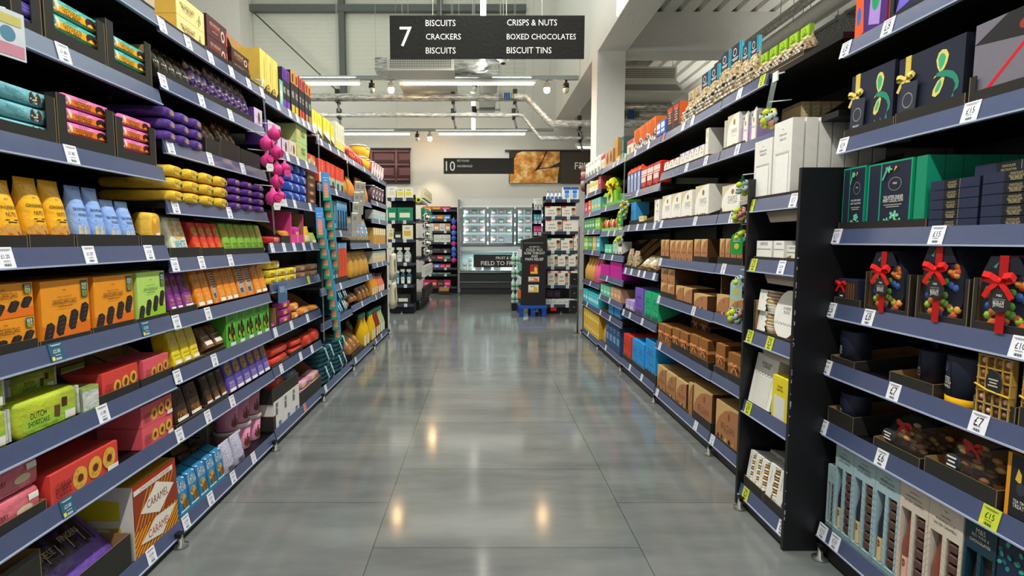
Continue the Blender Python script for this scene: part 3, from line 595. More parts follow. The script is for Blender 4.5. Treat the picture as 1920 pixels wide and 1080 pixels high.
def wafer(w, h, d):
    st = []
    for i in range(-6, 12):
        q = [(i * .085, 0), (i * .085 + .045, 0), (i * .085 + .045 + .42, .38), (i * .085 + .42, .38)]
        if q[0][0] >= 0 and q[2][0] <= 1: st.append(('p', q, 'f0b422'))
        elif q[0][0] < 0 < q[2][0]:
            f = lambda x: .38 * (0 - x) / .42; st.append(('p', [(0, max(0, f(q[1][0]))), (q[2][0], .38), (q[3][0] if q[3][0] > 0 else 0, .38 if q[3][0] > 0 else f(q[0][0]))] + ([(0, f(q[0][0]))] if q[3][0] > 0 else []), 'f0b422'))
        elif 0 <= q[0][0] < 1:
            f = lambda x: .38 * (1 - x) / .42; st.append(('p', [(q[0][0], 0), (min(1, q[1][0]), 0), (1, max(0, f(q[1][0]))), (1, f(q[0][0]))], 'f0b422'))
    return carton(w, h, d, 'b8361f', st + [('r', 0, .38, 1, .86, '9a3c1c')] + [('p', [(i * .085, .38), (i * .085 + .03, .38), (i * .085 + .33, .86), (i * .085 + .3, .86)], 'd8942e') for i in range(8)] + [('p', [(.12, .58), (.55, .4), (.92, .66), (.5, .86)], 'f0eadc'), ('p', [(.1, .16), (.6, .06), (.95, .34), (.45, .38)], 'f0eadc'), ('t', .52, .63, .5, '8a2a1c', 'CARAMEL', 1.4), ('t', .52, .21, .5, 'b0301e', 'CARAMEL', 1.4), ('r', .0, .87, .9, .94, W), ('t', .48, .905, .7, 'b0301e', 'CHOCOLATE WAFERS', 1)], top='d8a838', side='ece6da',
                  sart=[('r', .05, .02, .8, .45, 'e8b428')] + [('p', [(.05, .05 + i * .1), (.8, .02 + i * .1), (.8, .06 + i * .1), (.05, .1 + i * .1)], 'a8301e') for i in range(4)] + [('e', .5, .34, .2, .1, W), ('p', [(0, .55), (.8, .55), (.8, .8), (0, .9)], 'e6d22a')], sgn=-1)
K('wafer', 'red and yellow striped caramel wafer carton', 'biscuit box', wafer)
K('planet', 'blue cookie bag', 'biscuit bag', lambda w, h, d: cbag(w, h, d, '2f7fae:g', [('t', .5, .78, .8, W, 'PLANT', 2.2), ('t', .5, .62, .85, W, 'KITCHEN', 2), ('k', .38, .36, .3, 1.0, 'c9a860', '6a4a2a'), ('k', .62, .2, .32, 1.0, '8a6a3a', '4a3420'), ('r', .05, .02, .95, .08, 'e8ead8')], 4))
K('goldbox', 'pale gold mint biscuit box', 'biscuit box', lambda w, h, d: carton(w, h, d, 'f0dc96', [('t', .38, .6, .5, '6a5a34', 'MILK CHOCOLATE', 1.8), ('t', .38, .46, .4, '6a5a34', 'MINT BISCUITS', 1.8), ('l', .38, .3, .3, 1, '6a5a34', .03), ('p', [(.76, .12), (.8, .12), (.83, .7), (.8, .7)], 'a89050'), ('p', [(.7, .3), (.72, .28), (.8, .5), (.79, .52)], 'a89050'), ('p', [(.87, .3), (.85, .28), (.82, .5), (.83, .52)], 'a89050')], side='d8b04c', sart=[('r', .4, .2, .7, .8, 'e8dcc0'), ('v', .55, .5, .5, '6a5a34', 'BISCUITS')], sgn=-1))
def brownbox(c, acc):
    return lambda w, h, d: carton(w, h, d, c, [('t', .4, .66, .5, 'e8d0b0', 'MILK CHOCOLATE', 1.6), ('t', .4, .5, .5, acc, 'BISCUIT SELECTION', 1.6), ('e', .78, .4, .1, .3, 'd8c0a8'), ('e', .78, .4, .06, .18, c), ('l', .4, .3, .3, 1, 'e8d0b0', .05), ('r', .94, .05, 1, .7, acc)], side='3c1a1c', sart=[('r', .3, .2, .75, .85, 'c49a8c')], sgn=-1)
K('brownbox', 'maroon chocolate biscuit box', 'biscuit box', brownbox('5a3034', 'd84a44'))
K('bronzebox', 'brown and bronze chocolate biscuit box', 'biscuit box', brownbox('4a2c22', 'c8843c'))
K('goldtall', 'tall gold biscuit box with brown swirl', 'biscuit box', lambda w, h, d: carton(w, h, d, 'ecd46c', [('p', [(.3, .0), (1, .0), (1, .28), (.6, .14)], '5a2c18'), ('e', .3, .22, .28, .085, '5a2c18'), ('e', .3, .22, .2, .06, 'ecd46c'), ('e', .3, .22, .12, .035, '5a2c18'), ('v', .7, .6, .5, '4a3018', 'CHOCOLATE ROLLS')], top='c8a848', side='d9b850'))
K('teaard', 'teal and cream biscuit box', 'biscuit box', lambda w, h, d: carton(w, h, d, '6ab8a4', [('e', .5, .5, .4, .4, 'b8d8c0'), ('r', .2, .4, .8, .6, 'e8e0c8')], side='4a3a28'))
def slim(top, low):
    return lambda w, h, d: carton(w, h, d, '2c2a2e', [('r', 0, .72, 1, 1, top), ('r', .3, .75, .75, .94, '4a3030'), ('t', .5, .5, .6, W, 'DARK', 2), ('t', .5, .42, .6, W, 'THINS', 2), ('r', .1, .04, .9, .22, low)], top=top, side='2c2a2e')
K('slimp', 'tall purple topped black thins box', 'biscuit box', slim('6a36b4', '7a46c4')); K('slimo', 'tall orange topped black thins box', 'biscuit box', slim('f0922a', 'e8c23c'))
K('slimr', 'tall red topped black thins box', 'biscuit box', slim('e04a44', 'e8502e')); K('slimb', 'tall amber topped black thins box', 'biscuit box', slim('e8862e', 'b88a5a'))
K('cone_y', 'clear bag of white cones with yellow label', 'biscuit bag', lambda w, h, d: pouch(w, h, d, '2a241c:g', [('p', [(.08, .08), (.3, .05), (.28, .45), (.14, .5)], 'efe8d8:g'), ('p', [(.36, .06), (.6, .05), (.6, .46), (.42, .5)], 'efe8d8:g'), ('p', [(.66, .06), (.92, .08), (.86, .42), (.7, .46)], 'efe8d8:g'), ('r', .05, .0, .95, .1, 'f2b41e:g'), ('p', [(.15, .62), (.85, .6), (.75, .9), (.25, .9)], 'e8a81e:g')]))
K('cone_p', 'clear bag of biscuits with purple label', 'biscuit bag', lambda w, h, d: pouch(w, h, d, 'purplemix', [('p', [(.1, .06), (.35, .05), (.3, .5), (.16, .5)], 'e0d0a8:g'), ('p', [(.45, .05), (.65, .05), (.62, .42), (.48, .45)], 'e0d0a8:g'), ('r', .66, .05, .92, .4, '8050b8:g'), ('p', [(.2, .64), (.8, .62), (.7, .95), (.3, .95)], '2c2030:g')]))
K('purpend', 'glossy purple biscuit packet end on', 'biscuit packet', lambda w, h, d: flowend(w, h, d, '5a3c8c:g', [('p', [(.08, .2), (.4, .5), (.08, .8)], '6e4ea4:g'), ('p', [(.92, .2), (.92, .8), (.6, .5)], '4a2f78:g'), ('e', .5, .45, .28, .2, 'b08a5a'), ('t', .5, .72, .5, 'd8c8e8', 'DIGESTIVE', 1.4)], 12))  # fold shading painted on the end: one lighter, one darker triangle
K('purpend2', 'violet caramel biscuit packet end on', 'biscuit packet', lambda w, h, d: flowend(w, h, d, '5a2f86:g', [('p', [(.08, .2), (.4, .5), (.08, .8)], '7244a0:g'), ('p', [(.92, .2), (.92, .8), (.6, .5)], '4a2470:g'), ('e', .55, .45, .25, .24, '8a5a3a'), ('e', .25, .6, .14, .16, 'c8a8d8'), ('t', .5, .78, .4, 'e8d8f0', 'CARAMEL', 1.4)], 10))  # end folds shaded by colour, light left and dark right
K('yelend', 'yellow shortcake biscuit packet end on', 'biscuit packet', lambda w, h, d: flowend(w, h, d, 'ecc23c:g', [('p', [(.08, .2), (.35, .5), (.08, .8)], 'f4d468:g'), ('p', [(.62, .25), (.8, .2), (.9, .5), (.72, .6)], '4a2c1a'), ('t', .34, .5, .46, K_, 'SHORTCAKE', 1.6), ('r', .84, .2, .98, .7, 'a8c83a')], 10))  # lighter triangle paints the lit fold of the end
K('darkpack', 'dark crinkled chocolate biscuit bag', 'biscuit bag', lambda w, h, d: pouch(w, h, d, 'crinkle', [('r', .2, .1, .8, .3, '6a4a34:g')]))
def cookie(bg, dough, chip, t1, t2, tc=K_, extra=()):
    return lambda w, h, d: cbag(w, h, d, bg, [('k', .5, .6, .4, 1.0 * w / max(w, .01), dough, chip), ('t', .5, .24, .66, tc, t1, 1.7), ('t', .5, .155, .7, tc, t2, 1.7), ('r', .1, .02, .92, .1, W), ('l', .5, .065, .7, 1, 'a03838', .03)] + list(extra), 12)
K('ck_cream', 'cream white chocolate cookie bag', 'biscuit bag', cookie('dfe3c8:g', 'd8b06a', 'f0e4c8', 'WHITE', 'CHOCOLATE CHUNK', '4a9ac0'))
K('ck_red', 'red cookie bag', 'biscuit bag', cookie('d83c2a:g', 'd89a4a', '8a2a1a', 'TRIPLE', 'CHUNK', 'f0a030'))
K('ck_green', 'green pistachio cookie bag', 'biscuit bag', cookie('86b83a:g', 'c9a24a', '6a8a2a', 'PISTACHIO', '& ALMOND'))
K('ck_purp', 'magenta chocolate cookie bag', 'biscuit bag', cookie('8a3a92:g', '6a4428', '2a1a12', 'TRIPLE', 'CHOCOLATE', 'f0b41e'))
K('ck_orange', 'orange chocolate chunk cookie bag', 'biscuit bag', cookie('ea8a24:g', 'd09a4c', '6a3a1c', 'MILK', 'CHOCOLATE', 'f6d070'))
K('ck_back', 'orange cookie bag turned to its grey back', 'biscuit bag', lambda w, h, d: cbag(w, h, d, 'e0862a:g', [('r', .06, .1, .94, .9, 'a8a49c:g'), ('b', .2, .12, .6, .24, K_), ('l', .5, .8, .7, 8, '3a3836', .06)], 12))
K('ck_yellow', 'yellow lemon and white chocolate cookie bag', 'biscuit bag', cookie('e9d22c:g', 'e0bc62', 'f2e6c0', 'SICILIAN LEMON', '& WHITE CHOCOLATE', '3a4a1a'))
K('ck_brown', 'brown fruit biscuit bag lying back', 'biscuit bag', lambda w, h, d: lean(cbag(w, h, d, '6a4a34:g', [('k', .5, .75, .36, 1, '8a6a44', '2a1a12'), ('r', .15, .1, .9, .26, 'e4dcd0'), ('r', .1, .4, .9, .44, 'b09070')], 0), 32))
K('eggbox', 'green box of yellow centred chocolate eggs', 'biscuit box', lambda w, h, d: carton(w, h, d, '5cba34:g', [('t', .5, .86, .6, '1c4a14', 'COLA', 1.6)] + [x for q in ((.3, .42), (.62, .5), (.75, .34)) for x in (('e', q[0], q[1], .14, .22, '2c1a10'), ('e', q[0] + .04, q[1] - .08, .06, .08, 'e8d41e'))] + [('r', .4, .02, .95, .14, W)], side='4a9a2c'))
K('ck_dark', 'dark brown double chocolate cookie bag', 'biscuit bag', cookie('3a2820:g', '4a3022', '1a0f0a', 'DOUBLE CHOCOLATE', 'CHUNK', 'c8822c'))
K('ck_lilac', 'violet cookie bag', 'biscuit bag', cookie('5f4aa0:g', 'c09a60', '4a3018', 'VIENNESE', 'CHOCOLATE', 'd8d0f0'))
K('greybag', 'silver backed lilac biscuit bag', 'biscuit bag', lambda w, h, d: pouch(w, h, d, 'b9b8cc:g', [('l', .5, .8, .7, 9, '5a5868', .05), ('b', .2, .12, .6, .24, '2a2a34')]))
def tub(w, h, d):
    r = w / 2
    b = B(); b.lathe([(r * .78, 0), (r * .8, .004), (r * .93, h * .86)], 'e496b8:p', 22, (0, r, 0))
    f = lambda x, z: r - math.sqrt(max((r * (.8 + .13 * z / h)) ** 2 - x * x, 0))
    b.art([('k', .4, .5, .17, 1, '7a4a2c', '3a2014'), ('k', .4, .3, .17, 1, '7a4a2c', '3a2014'), ('t', .72, .62, .2, 'd83a58', 'GO', 1.6), ('t', .72, .46, .2, 'd83a58', 'GO', 1.6), ('v', .72, .24, .2, 'd83a58', 'MINI')], w, h * .86, f)
    c = B(); c.lathe([(r * .95, h * .84), (r, h * .85), (r, h * .95), (r * .96, h), (r * .9, h), (r * .88, h * .97)], 'e4dde0:p', 22, (0, r, 0)); return [('body', b), ('lid', c)]
K('tub', 'pink plastic cookie tub with lid', 'tub', tub, 'cookie_tub')
K('pinkwhite', 'pale lilac truffle box with oval window', 'chocolate box', lambda w, h, d: carton(w, h, d, 'd8c6d8', [('e', .6, .5, .14, .34, '5a4438'), ('t', .3, .55, .3, '6a4a70', 'TRUFFLES')], side='5a3c8a', top='c0a8c8'))
K('palepink', 'pale peach chocolate box with oval window', 'chocolate box', lambda w, h, d: carton(w, h, d, 'e8cfb8', [('e', .66, .5, .12, .3, '5a4438'), ('p', [(.2, .3), (.26, .3), (.4, .75), (.34, .75)], '4a3428')]))
K('greenbox', 'light green mint chocolate box', 'chocolate box', lambda w, h, d: carton(w, h, d, 'b6cf86', [('e', .2, .5, .22, .36, 'd8b46a'), ('e', .2, .5, .14, .24, 'b6cf86'), ('t', .62, .62, .4, '3a5a2c', 'MINT', 1.4), ('l', .62, .45, .4, 2, '3a5a2c', .07)]))
K('plaidbox', 'dark green tartan biscuit tin', 'biscuit tin', lambda w, h, d: carton(w, h, d, 'plaid', [('p', [(.1, 0), (.14, 0), (.6, 1), (.56, 1)], '9aa85a'), ('p', [(.5, 0), (.54, 0), (1, 1), (.96, 1)], '9aa85a'), ('p', [(.9, 0), (.94, 0), (.44, 1), (.4, 1)], '9aa85a'), ('p', [(.5, 0), (.54, 0), (.04, 1), (0, 1)], '9aa85a')]))
K('bluewrap', 'shiny blue wrapped biscuit pack', 'biscuit packet', lambda w, h, d: flow(w, h, d, '2f55b8:g', [('p', [(.4, .1), (.55, .05), (.6, .5), (.48, .6)], 'e0cda0'), ('p', [(.6, .2), (.72, .2), (.7, .6), (.6, .55)], 'e0cda0'), ('t', .4, .78, .4, W, 'DUNK', 1.4)]))
K('choccard', 'brown chocolate finger carton', 'biscuit box', lambda w, h, d: carton(w, h, d, '5a3c30', [('e', .5, .5, .36, .28, '8a6038'), ('e', .5, .5, .2, .14, 'd8b070')]))
K('redpop', 'red pop biscuit packet lying flat', 'biscuit packet', lambda w, h, d: flow(w, h, d, 'c8282c:g', [('t', .62, .5, .3, 'f0d8c0', 'POP', 1.2)]))
K('pinkcase', 'bright pink open fronted carton', 'carton', lambda w, h, d: tray(w, h, d, h * .3, .012, h, 'e04a92', 'b08858', 'e04a92', art=[('t', .5, .5, .03, W, '1')]))
K('magpack', 'magenta cake bar packet', 'biscuit packet', lambda w, h, d: flow(w, h, d, 'c43c94:g', [('r', .3, .25, .6, .7, 'f0c05a')], e=6))
K('orgpack', 'orange cake packet', 'biscuit packet', lambda w, h, d: flow(w, h, d, 'e8923a:g', [('r', .3, .2, .75, .6, 'efe6d4')], e=3))
K('yelbag', 'small yellow nut bag', 'nut bag', lambda w, h, d: pouch(w, h, d, 'e8b83a:g', [('r', .15, .15, .85, .5, 'e9e2d2')]))
K('limebag', 'small lime nut bag', 'nut bag', lambda w, h, d: pouch(w, h, d, 'a8c04a:g', [('r', .15, .1, .85, .35, 'e9e2d2')]))
K('yelbar', 'yellow cake bar packet', 'biscuit packet', lambda w, h, d: flow(w, h, d, 'e8cc3a:g', [('t', .35, .5, .3, '4a3a10', 'LEMON', 1.4), ('r', .72, .2, .9, .8, 'd8d6c8')], e=7))
K('brnbar', 'brown cake bar packet', 'biscuit packet', lambda w, h, d: flow(w, h, d, '8a6448:g', [('t', .4, .5, .36, 'e8d8c0', 'GINGER', 1.4)], e=7))
K('redround', 'glossy red oat biscuit packet', 'biscuit packet', lambda w, h, d: flow(w, h, d, 'd8402c:g', [('r', .3, .2, .7, .5, 'e8785a'), ('r', .6, .1, .9, .3, W)], e=2.2))
K('blueround', 'grey blue oat biscuit packet', 'biscuit packet', lambda w, h, d: flow(w, h, d, '6a8494:g', [('r', .3, .3, .8, .6, 'a8bcc4')], e=2.2))
K('whitebox', 'white card carton with barcode', 'carton', lambda w, h, d: carton(w, h, d, 'e6e4e0', [('b', .15, .5, .4, .75, K_), ('l', .3, .9, .3, 3, K_, .05), ('r', .5, .04, .75, .2, K_), ('e', .62, .1, .12, .07, '5a9ad8')], side='e9e7e3'))
K('wrapbar', 'pink and yellow wrapped bar', 'biscuit packet', lambda w, h, d: flow(w, h, d, 'e0a0b8:g', [('r', .1, .1, .5, .9, 'e8d48a:g'), ('t', .7, .5, .3, '5a2a4a', 'NOUGAT', 1.3)], e=6))
K('yelgrey', 'tall yellow and white matchmaker box', 'chocolate box', lambda w, h, d: carton(w, h, d, 'ece04a', [('r', .1, .0, .9, .5, 'ecebdc'), ('p', [(0, 0), (1, 0), (1, .18), (0, .34)], '3c3a34'), ('v', .5, .75, .3, '8a7a20', 'THINS')], top='d8c83a', side='d8c83a'))
K('yelslim', 'slim grey and yellow chocolate box', 'chocolate box', lambda w, h, d: carton(w, h, d, 'e3e0c4', [('r', .15, .0, .85, .35, 'e8d83c'), ('v', .5, .7, .45, '8a8460', 'CARAMEL')]))
K('crispbag', 'red and gold crisp bag', 'crisp bag', lambda w, h, d: pouch(w, h, d, 'crisp', [('r', .2, .55, .8, .75, 'c8302a:g'), ('t', .5, .65, .5, W, 'CRISPS', 1.3)]))
K('crispred', 'red crisp bag', 'crisp bag', lambda w, h, d: pouch(w, h, d, 'b8282a:g', [('e', .5, .3, .36, .18, 'crisp'), ('t', .5, .65, .6, W, 'CHIPS', 1.5)]))
def cup(c, lat):
    return lambda w, h, d: [('body', (lambda b: (b.lathe([(w * .4, 0), (w * .5, h)], c, 16, (0, w / 2, 0)), b.lathe([(w * .52, h), (w * .52, h + .012), (w * .5, h + .014)], 'f2efe6:p', 16, (0, w / 2, 0)), b.art(lat, w * .8, h, lambda x, z: w / 2 - math.sqrt(max((w * (.4 + .1 * z / h)) ** 2 - x * x, 0))), b)[-1])(B()))]
K('cup_y', 'yellow and white patterned snack pot', 'snack pot', cup('e8b832:p', [('p', [(0, .2 + .3 * i), (.1, .2 + .3 * i), (1, .5 + .3 * i), (.9, .5 + .3 * i)], 'f2eee0') for i in range(2)] + [('p', [(.9, .2 + .3 * i), (1, .2 + .3 * i), (.1, .5 + .3 * i), (0, .5 + .3 * i)], 'f2eee0') for i in range(2)]))
K('cup_r', 'red and white striped snack pot', 'snack pot', cup('c8484a:p', [('r', .1, .0, .3, 1, 'f2ece4'), ('r', .7, 0, .9, 1, 'f2ece4'), ('e', .5, .5, .16, .2, 'f2ece4')]))
K('cup_b', 'brown pot with round white label', 'snack pot', cup('5a3e4a:p', [('e', .5, .5, .32, .3, 'eae4da'), ('t', .5, .5, .3, '5a3e4a', 'COCOA')]))
K('redtop', 'orange red topped cracker box', 'cracker box', lambda w, h, d: carton(w, h, d, 'a8c0a8', [('r', 0, .45, 1, 1, 'e0472c'), ('v', .5, .72, .3, W, 'CRACKERS'), ('r', .3, .03, .8, .3, '3a4a44')], top='e0472c', side='e0472c'))
K('redtopw', 'red and cream cracker box', 'cracker box', lambda w, h, d: carton(w, h, d, 'd8d4c0', [('r', 0, .5, 1, 1, 'e0472c'), ('v', .5, .75, .3, W, 'OAT'), ('k', .5, .25, .3, 1, 'd0b080', '8a6a3a')], top='e0472c', side='e0472c'))
K('orgbag', 'shiny orange crisp bag', 'crisp bag', lambda w, h, d: pouch(w, h, d, 'd88a24:g', [('p', [(.15, .2), (.5, .1), (.85, .3), (.5, .6)], 'eab04a:g')]))
K('bluetall', 'tall blue breadstick box', 'cracker box', lambda w, h, d: carton(w, h, d, '5aa6d8', [('r', .2, .35, .8, .7, '2a3a4a'), ('p', [(.1, 0), (.9, 0), (.9, .3), (.5, .42), (.1, .3)], '25303c'), ('t', .5, .85, .7, W, 'RYE', 1.2)]))
K('darktall', 'tall dark green breadstick box', 'cracker box', lambda w, h, d: carton(w, h, d, '3a5a54', [('v', .5, .6, .5, W, 'SEEDED'), ('r', .15, .03, .85, .25, '7ac0b0')]))
K('redstick', 'red orange breadstick box with blue top', 'cracker box', lambda w, h, d: carton(w, h, d, 'e2502e', [('r', 0, .86, 1, 1, '6ab4e0'), ('v', .3, .5, .4, '8a2010', 'BREADSTICKS'), ('r', .6, .06, .66, .8, 'f07a50')], top='6ab4e0'))
K('nutblue', 'clear popcorn bag with bright blue label', 'snack bag', lambda w, h, d: pouch(w, h, d, 'nutmix', [('r', .1, .3, .9, .75, '2a92d8:g'), ('e', .5, .52, .28, .12, 'eee8dc')]))
K('whitebar', 'white and teal oatcake box', 'cracker box', lambda w, h, d: carton(w, h, d, 'dcdcd2', [('r', .15, .1, .85, .6, '9ac4cc'), ('t', .5, .8, .6, '3a4a50', 'OAT')]))
K('goldjar', 'slim amber cracker box', 'cracker box', lambda w, h, d: carton(w, h, d, 'd8a24a', [('r', .1, .6, .9, 1, 'ece0b8'), ('r', .35, .05, .65, .55, 'b87a2a')]))
K('creambox', 'cream cracker box with pale print', 'cracker box', lambda w, h, d: carton(w, h, d, 'd8d6bc', [('r', .15, .1, .85, .5, 'e8c088'), ('r', .2, .6, .8, .85, 'b8c4a4')]))
K('popcorn', 'gold foil snack bag', 'snack bag', lambda w, h, d: pouch(w, h, d, 'c99434:g', [('p', [(.2, .1), (.8, .2), (.6, .7), (.3, .6)], 'e2b456:g')]))
K('brownbag', 'brown foil popcorn bag', 'snack bag', lambda w, h, d: pouch(w, h, d, '7a4a24:g', [('e', .5, .35, .32, .2, 'b07a3a'), ('r', .3, .6, .7, .75, 'd8b070')]))
K('toffee', 'crumpled bronze foil bag lying over', 'snack bag', lambda w, h, d: lean(pouch(w, h, d, '8a5a2c:g', [('e', .5, .4, .3, .2, 'c89a5a'), ('p', [(.2, .7), (.8, .66), (.7, .9), (.3, .9)], '4a2c18:g')]), 28))
def bottle(c, cap, lab):
    def f(w, h, d):
        r = w / 2; b = B(); b.lathe([(r * .9, 0), (r, h * .03), (r, h * .38), (r * .8, h * .55), (r * .42, h * .76), (r * .38, h * .88)], c, 16, (0, r, 0))
        if lab: b.art([('r', .2, .06, .8, .38, lab), ('l', .5, .3, .4, 3, '5a4a2a', .06)], w, h, lambda x, z: r - math.sqrt(max(r * r - x * x, 0)))
        k = B(); k.lathe([(r * .44, h * .88), (r * .44, h), (r * .3, h)], cap, 12, (0, r, 0)); return [('body', b), ('cap', k)]
    return f
K('btl_y', 'yellow cordial bottle with green cap', 'bottle', bottle('e3b416:p', '6ab89a:p', 'ece0b0'), 'bottle'); K('btl_r', 'dark red cordial bottle with green cap', 'bottle', bottle('8a2a1e:p', '5aa88a:p', 'e8d8c0'), 'bottle')
K('btl_g', 'pale green cordial bottle', 'bottle', bottle('a8b884:p', '6ab89a:p', 'e0e4c0'), 'bottle'); K('btl_o', 'small amber sauce bottle', 'bottle', bottle('d8942a:p', '3a2a1c:p', 'e8d8a0'), 'bottle')
K('btl_p', 'small pink dressing bottle', 'bottle', bottle('d8705a:p', '4a2a24:p', 'eed8c8'), 'bottle')
def coolbag(w, h, d):
    b = B(); n = 4
    for i in range(n):
        z = h * i / n; b.loft([(z, w * .46, d * .45, d / 2, 4), (z + h / n * .3, w * .5 - .006 * (i % 2), d * .5, d / 2, 3), (z + h / n * .75, w * .5 - .004 * (i % 2), d * .5, d / 2, 3), (z + h / n, w * .45, d * .44, d / 2, 4)], '24505a:f', 18)
    P = [('body', b)]
    for x in (-w * .2, w * .16):
        c = B(); P.append(('strap', c))
        c.ribbon([(x, d * .5, h), (x, .004, h * .98), (x - .01, -.012, h * .7), (x + .02, -.02, h * .35), (x + .03, -.006, h * .1)], .028, '7cc4e0:f', (1, 0, .2))
        c.ribbon([(x, d * .5, h + .002), (x, .001, h * .985), (x - .01, -.015, h * .7), (x + .02, -.023, h * .35), (x + .03, -.009, h * .1)], .012, 'd4ecf2:f', (1, 0, .2))
    return P
K('coolbag', 'folded teal cool bag with straps', 'shopping bag', coolbag, 'cool_bag')
def canvas(w, h, d):
    b = B(); b.loft([(0, w * .5, d * .4, d / 2, 6), (h * .3, w * .48, d * .5, d / 2, 5), (h * .9, w * .47, d * .35, d / 2, 5), (h, w * .5, d * .3, d / 2, 4)], 'd8d2b4:f', 18)
    b.art([('r', .2, .3, .5, .8, '8a8c74')], w, h); return [('body', b)]
K('tote', 'cream canvas tote bag hanging on the end', 'shopping bag', canvas, 'tote_bag')
# ---- right run
def swiss(bg='ece6d2', acc=None, word=1):
    def f(w, h, d):
        arch = [(0, 0), (1, 0), (1, .55)] + [(.5 + .5 * math.cos(t * math.pi / 12), .55 + .43 * math.sin(t * math.pi / 12)) for t in range(1, 7)] + [(.1, .86), (.04, .74), (0, .55)]
        a = [('p', [(0, 0), (1, 0), (1, .98), (.72, .98), (.42, .9), (.2, .76), (.06, .58), (0, .4)], 'f4f0e4'), ('e', .6, .76, .085, .09, '9a7a3a'), ('l', .6, .36, .4, 1, '8a8270', .02)]
        if word: a.append(('t', .6, .5, .5, '8a8270', 'SWISS', 1.3))
        a += [('e', .2 + .14 * i, .07 + .015 * (i % 2), .05, .05, ['5a3a22', 'e8dcc4', '3a2416', '8a5a34'][i % 4]) for i in range(5)]
        if acc: a.append(('r', 0, .86, .25, 1, acc))
        return carton(w, h, d, 'd9cda8' if not acc else bg, a, top='e6dfc8', side='f0ece0')
    return f
K('swiss', 'tall cream arched chocolate box', 'chocolate box', swiss()); K('swissl', 'small cream and lilac chocolate box', 'chocolate box', swiss('c8b4dc', 'c0a4dc')); K('swissr', 'small cream and red chocolate box', 'chocolate box', swiss('e0a090', 'd86a5a'))
K('swissb', 'large cream arched chocolate box', 'chocolate box', swiss())
K('swissp', 'cream box with clear side of lilac eggs', 'chocolate box', lambda w, h, d: [('body', (lambda b: (b.box((-w / 2, .006, 0), (w / 2, d, h * .55), 'a58ac0:k'), b.box((-w / 2, .012, h * .55), (w / 2, d, h * .96), 'b8bcb4:g'), [b.ball((-w * .28 + .025 * (i % 3), .02 + .02 * (i % 2), h * .6 + .022 * (i // 3)), .014, 'b09ac8:p', 8, 5) for i in range(8)], b.prism([(-w * .05, 0), (w / 2, 0), (w / 2, h), (w * .2, h * .9), (0, h * .62)], 0, .006, 'f0ebdc'), b.art([('e', .72, .64, .07, .08, '9a7a3a'), ('t', .74, .42, .36, '8a8270', 'SWISS', 1.2)], w, h), b)[-1])(B()))])
K('swissend', 'gold chocolate box with SWISS spine', 'chocolate box', lambda w, h, d: carton(w, h, d, 'cbb67e', [('v', .5, .5, .75, 'f6f0dc', 'SWISS')], top='8a7648', side='5a4a2c'))
def belg(word=1, choc=1):
    def f(w, h, d):
        a = [('p', [(.0, .0), (1, 0), (1, .96), (.7, .93), (.4, .82), (.16, .6), (.04, .36), (0, .2)], 'b27a50'), ('e', .6, .72, .05, .1, '8a5634')]
        if word: a += [('t', .56, .42, .6, '6a3f22', 'BELGIAN', 1.3), ('l', .56, .3, .3, 1, '6a3f22', .02)]
        if choc: a += [('e', .14 + .17 * i, .09 + .02 * (i % 2), .045, .07, ['3a2014', '5a3018', 'e0c08a', '2a170e', 'c99a5a'][i % 5]) for i in range(5)]
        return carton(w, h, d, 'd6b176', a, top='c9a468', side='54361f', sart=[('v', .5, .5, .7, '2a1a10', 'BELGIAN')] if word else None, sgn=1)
    return f
K('belg', 'tan arched chocolate box', 'chocolate box', belg(1, 1)); K('belgs', 'small tan arched truffle box', 'chocolate box', belg(0, 1)); K('belgl', 'large brown BELGIAN chocolate box', 'chocolate box', belg(1, 1))
K('belgside', 'dark brown labelled chocolate box behind', 'chocolate box', lambda w, h, d: carton(w, h, d, '4a3020', [('r', .3, .2, .6, .85, 'cfc8bc')], top='8a6a3e'))
def bowbox(w, h, d):
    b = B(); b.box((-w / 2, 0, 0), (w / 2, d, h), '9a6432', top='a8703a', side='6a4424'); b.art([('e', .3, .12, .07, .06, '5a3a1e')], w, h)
    c = B(); c.box((-w / 2 - .001, -.002, h * .5), (w / 2 + .001, d + .001, h * .62), 'd08a52:p'); bow(c, (w * .12, -.004, h * .56), min(w, h) * .3, 'd88f56:p'); return [('body', b), ('bow', c)]
K('bowbox', 'copper gift box with satin bow', 'gift box', bowbox, 'gift_box')
def headbag(fill, head, trim, txt=W):
    def f(w, h, d):
        P = pouch(w, h * .78, d, fill, ()); b = P[0][1]; [b.ball((w * (-.32 + .16 * (i % 5)), d * (.06 + .05 * (i % 2)), h * (.08 + .085 * (i // 5))), w * .1, ['d8d2c4:p', '3a2c28:p', 'b8b4a8:p', '8a6a4a:p'][i * 7 % 4], 7, 5) for i in range(20)]
        c = B(); y = d / 2; c.prism([(-w * .46, h * .66), (w * .46, h * .66), (w * .46, h), (-w * .46, h)], y - .012, y + .006, head, trim)
        o = len(c.v); c.art([('e', .4, .86, .17, .075, txt), ('e', .4, .86, .14, .06, head), ('l', .45, .74, .6, 2, txt, .03), ('p', [(.86, .66), (.93, .66), (.93, 1), (.86, 1)], trim)], w, h)
        c.xf(o, Matrix.Translation((0, y - .0125, 0))); return [('body', b), ('header_card', c)]
    return f
K('hb_blk', 'clear sweet bag with black header card', 'sweet bag', headbag('nutmix', '2c3040', '4ac4e0'), 'sweet_bag'); K('hb_grn', 'nut bag with lime green header card', 'nut bag', headbag('nutmix', '9ac42c', '7aa41c', '3a5a10'), 'nut_bag')
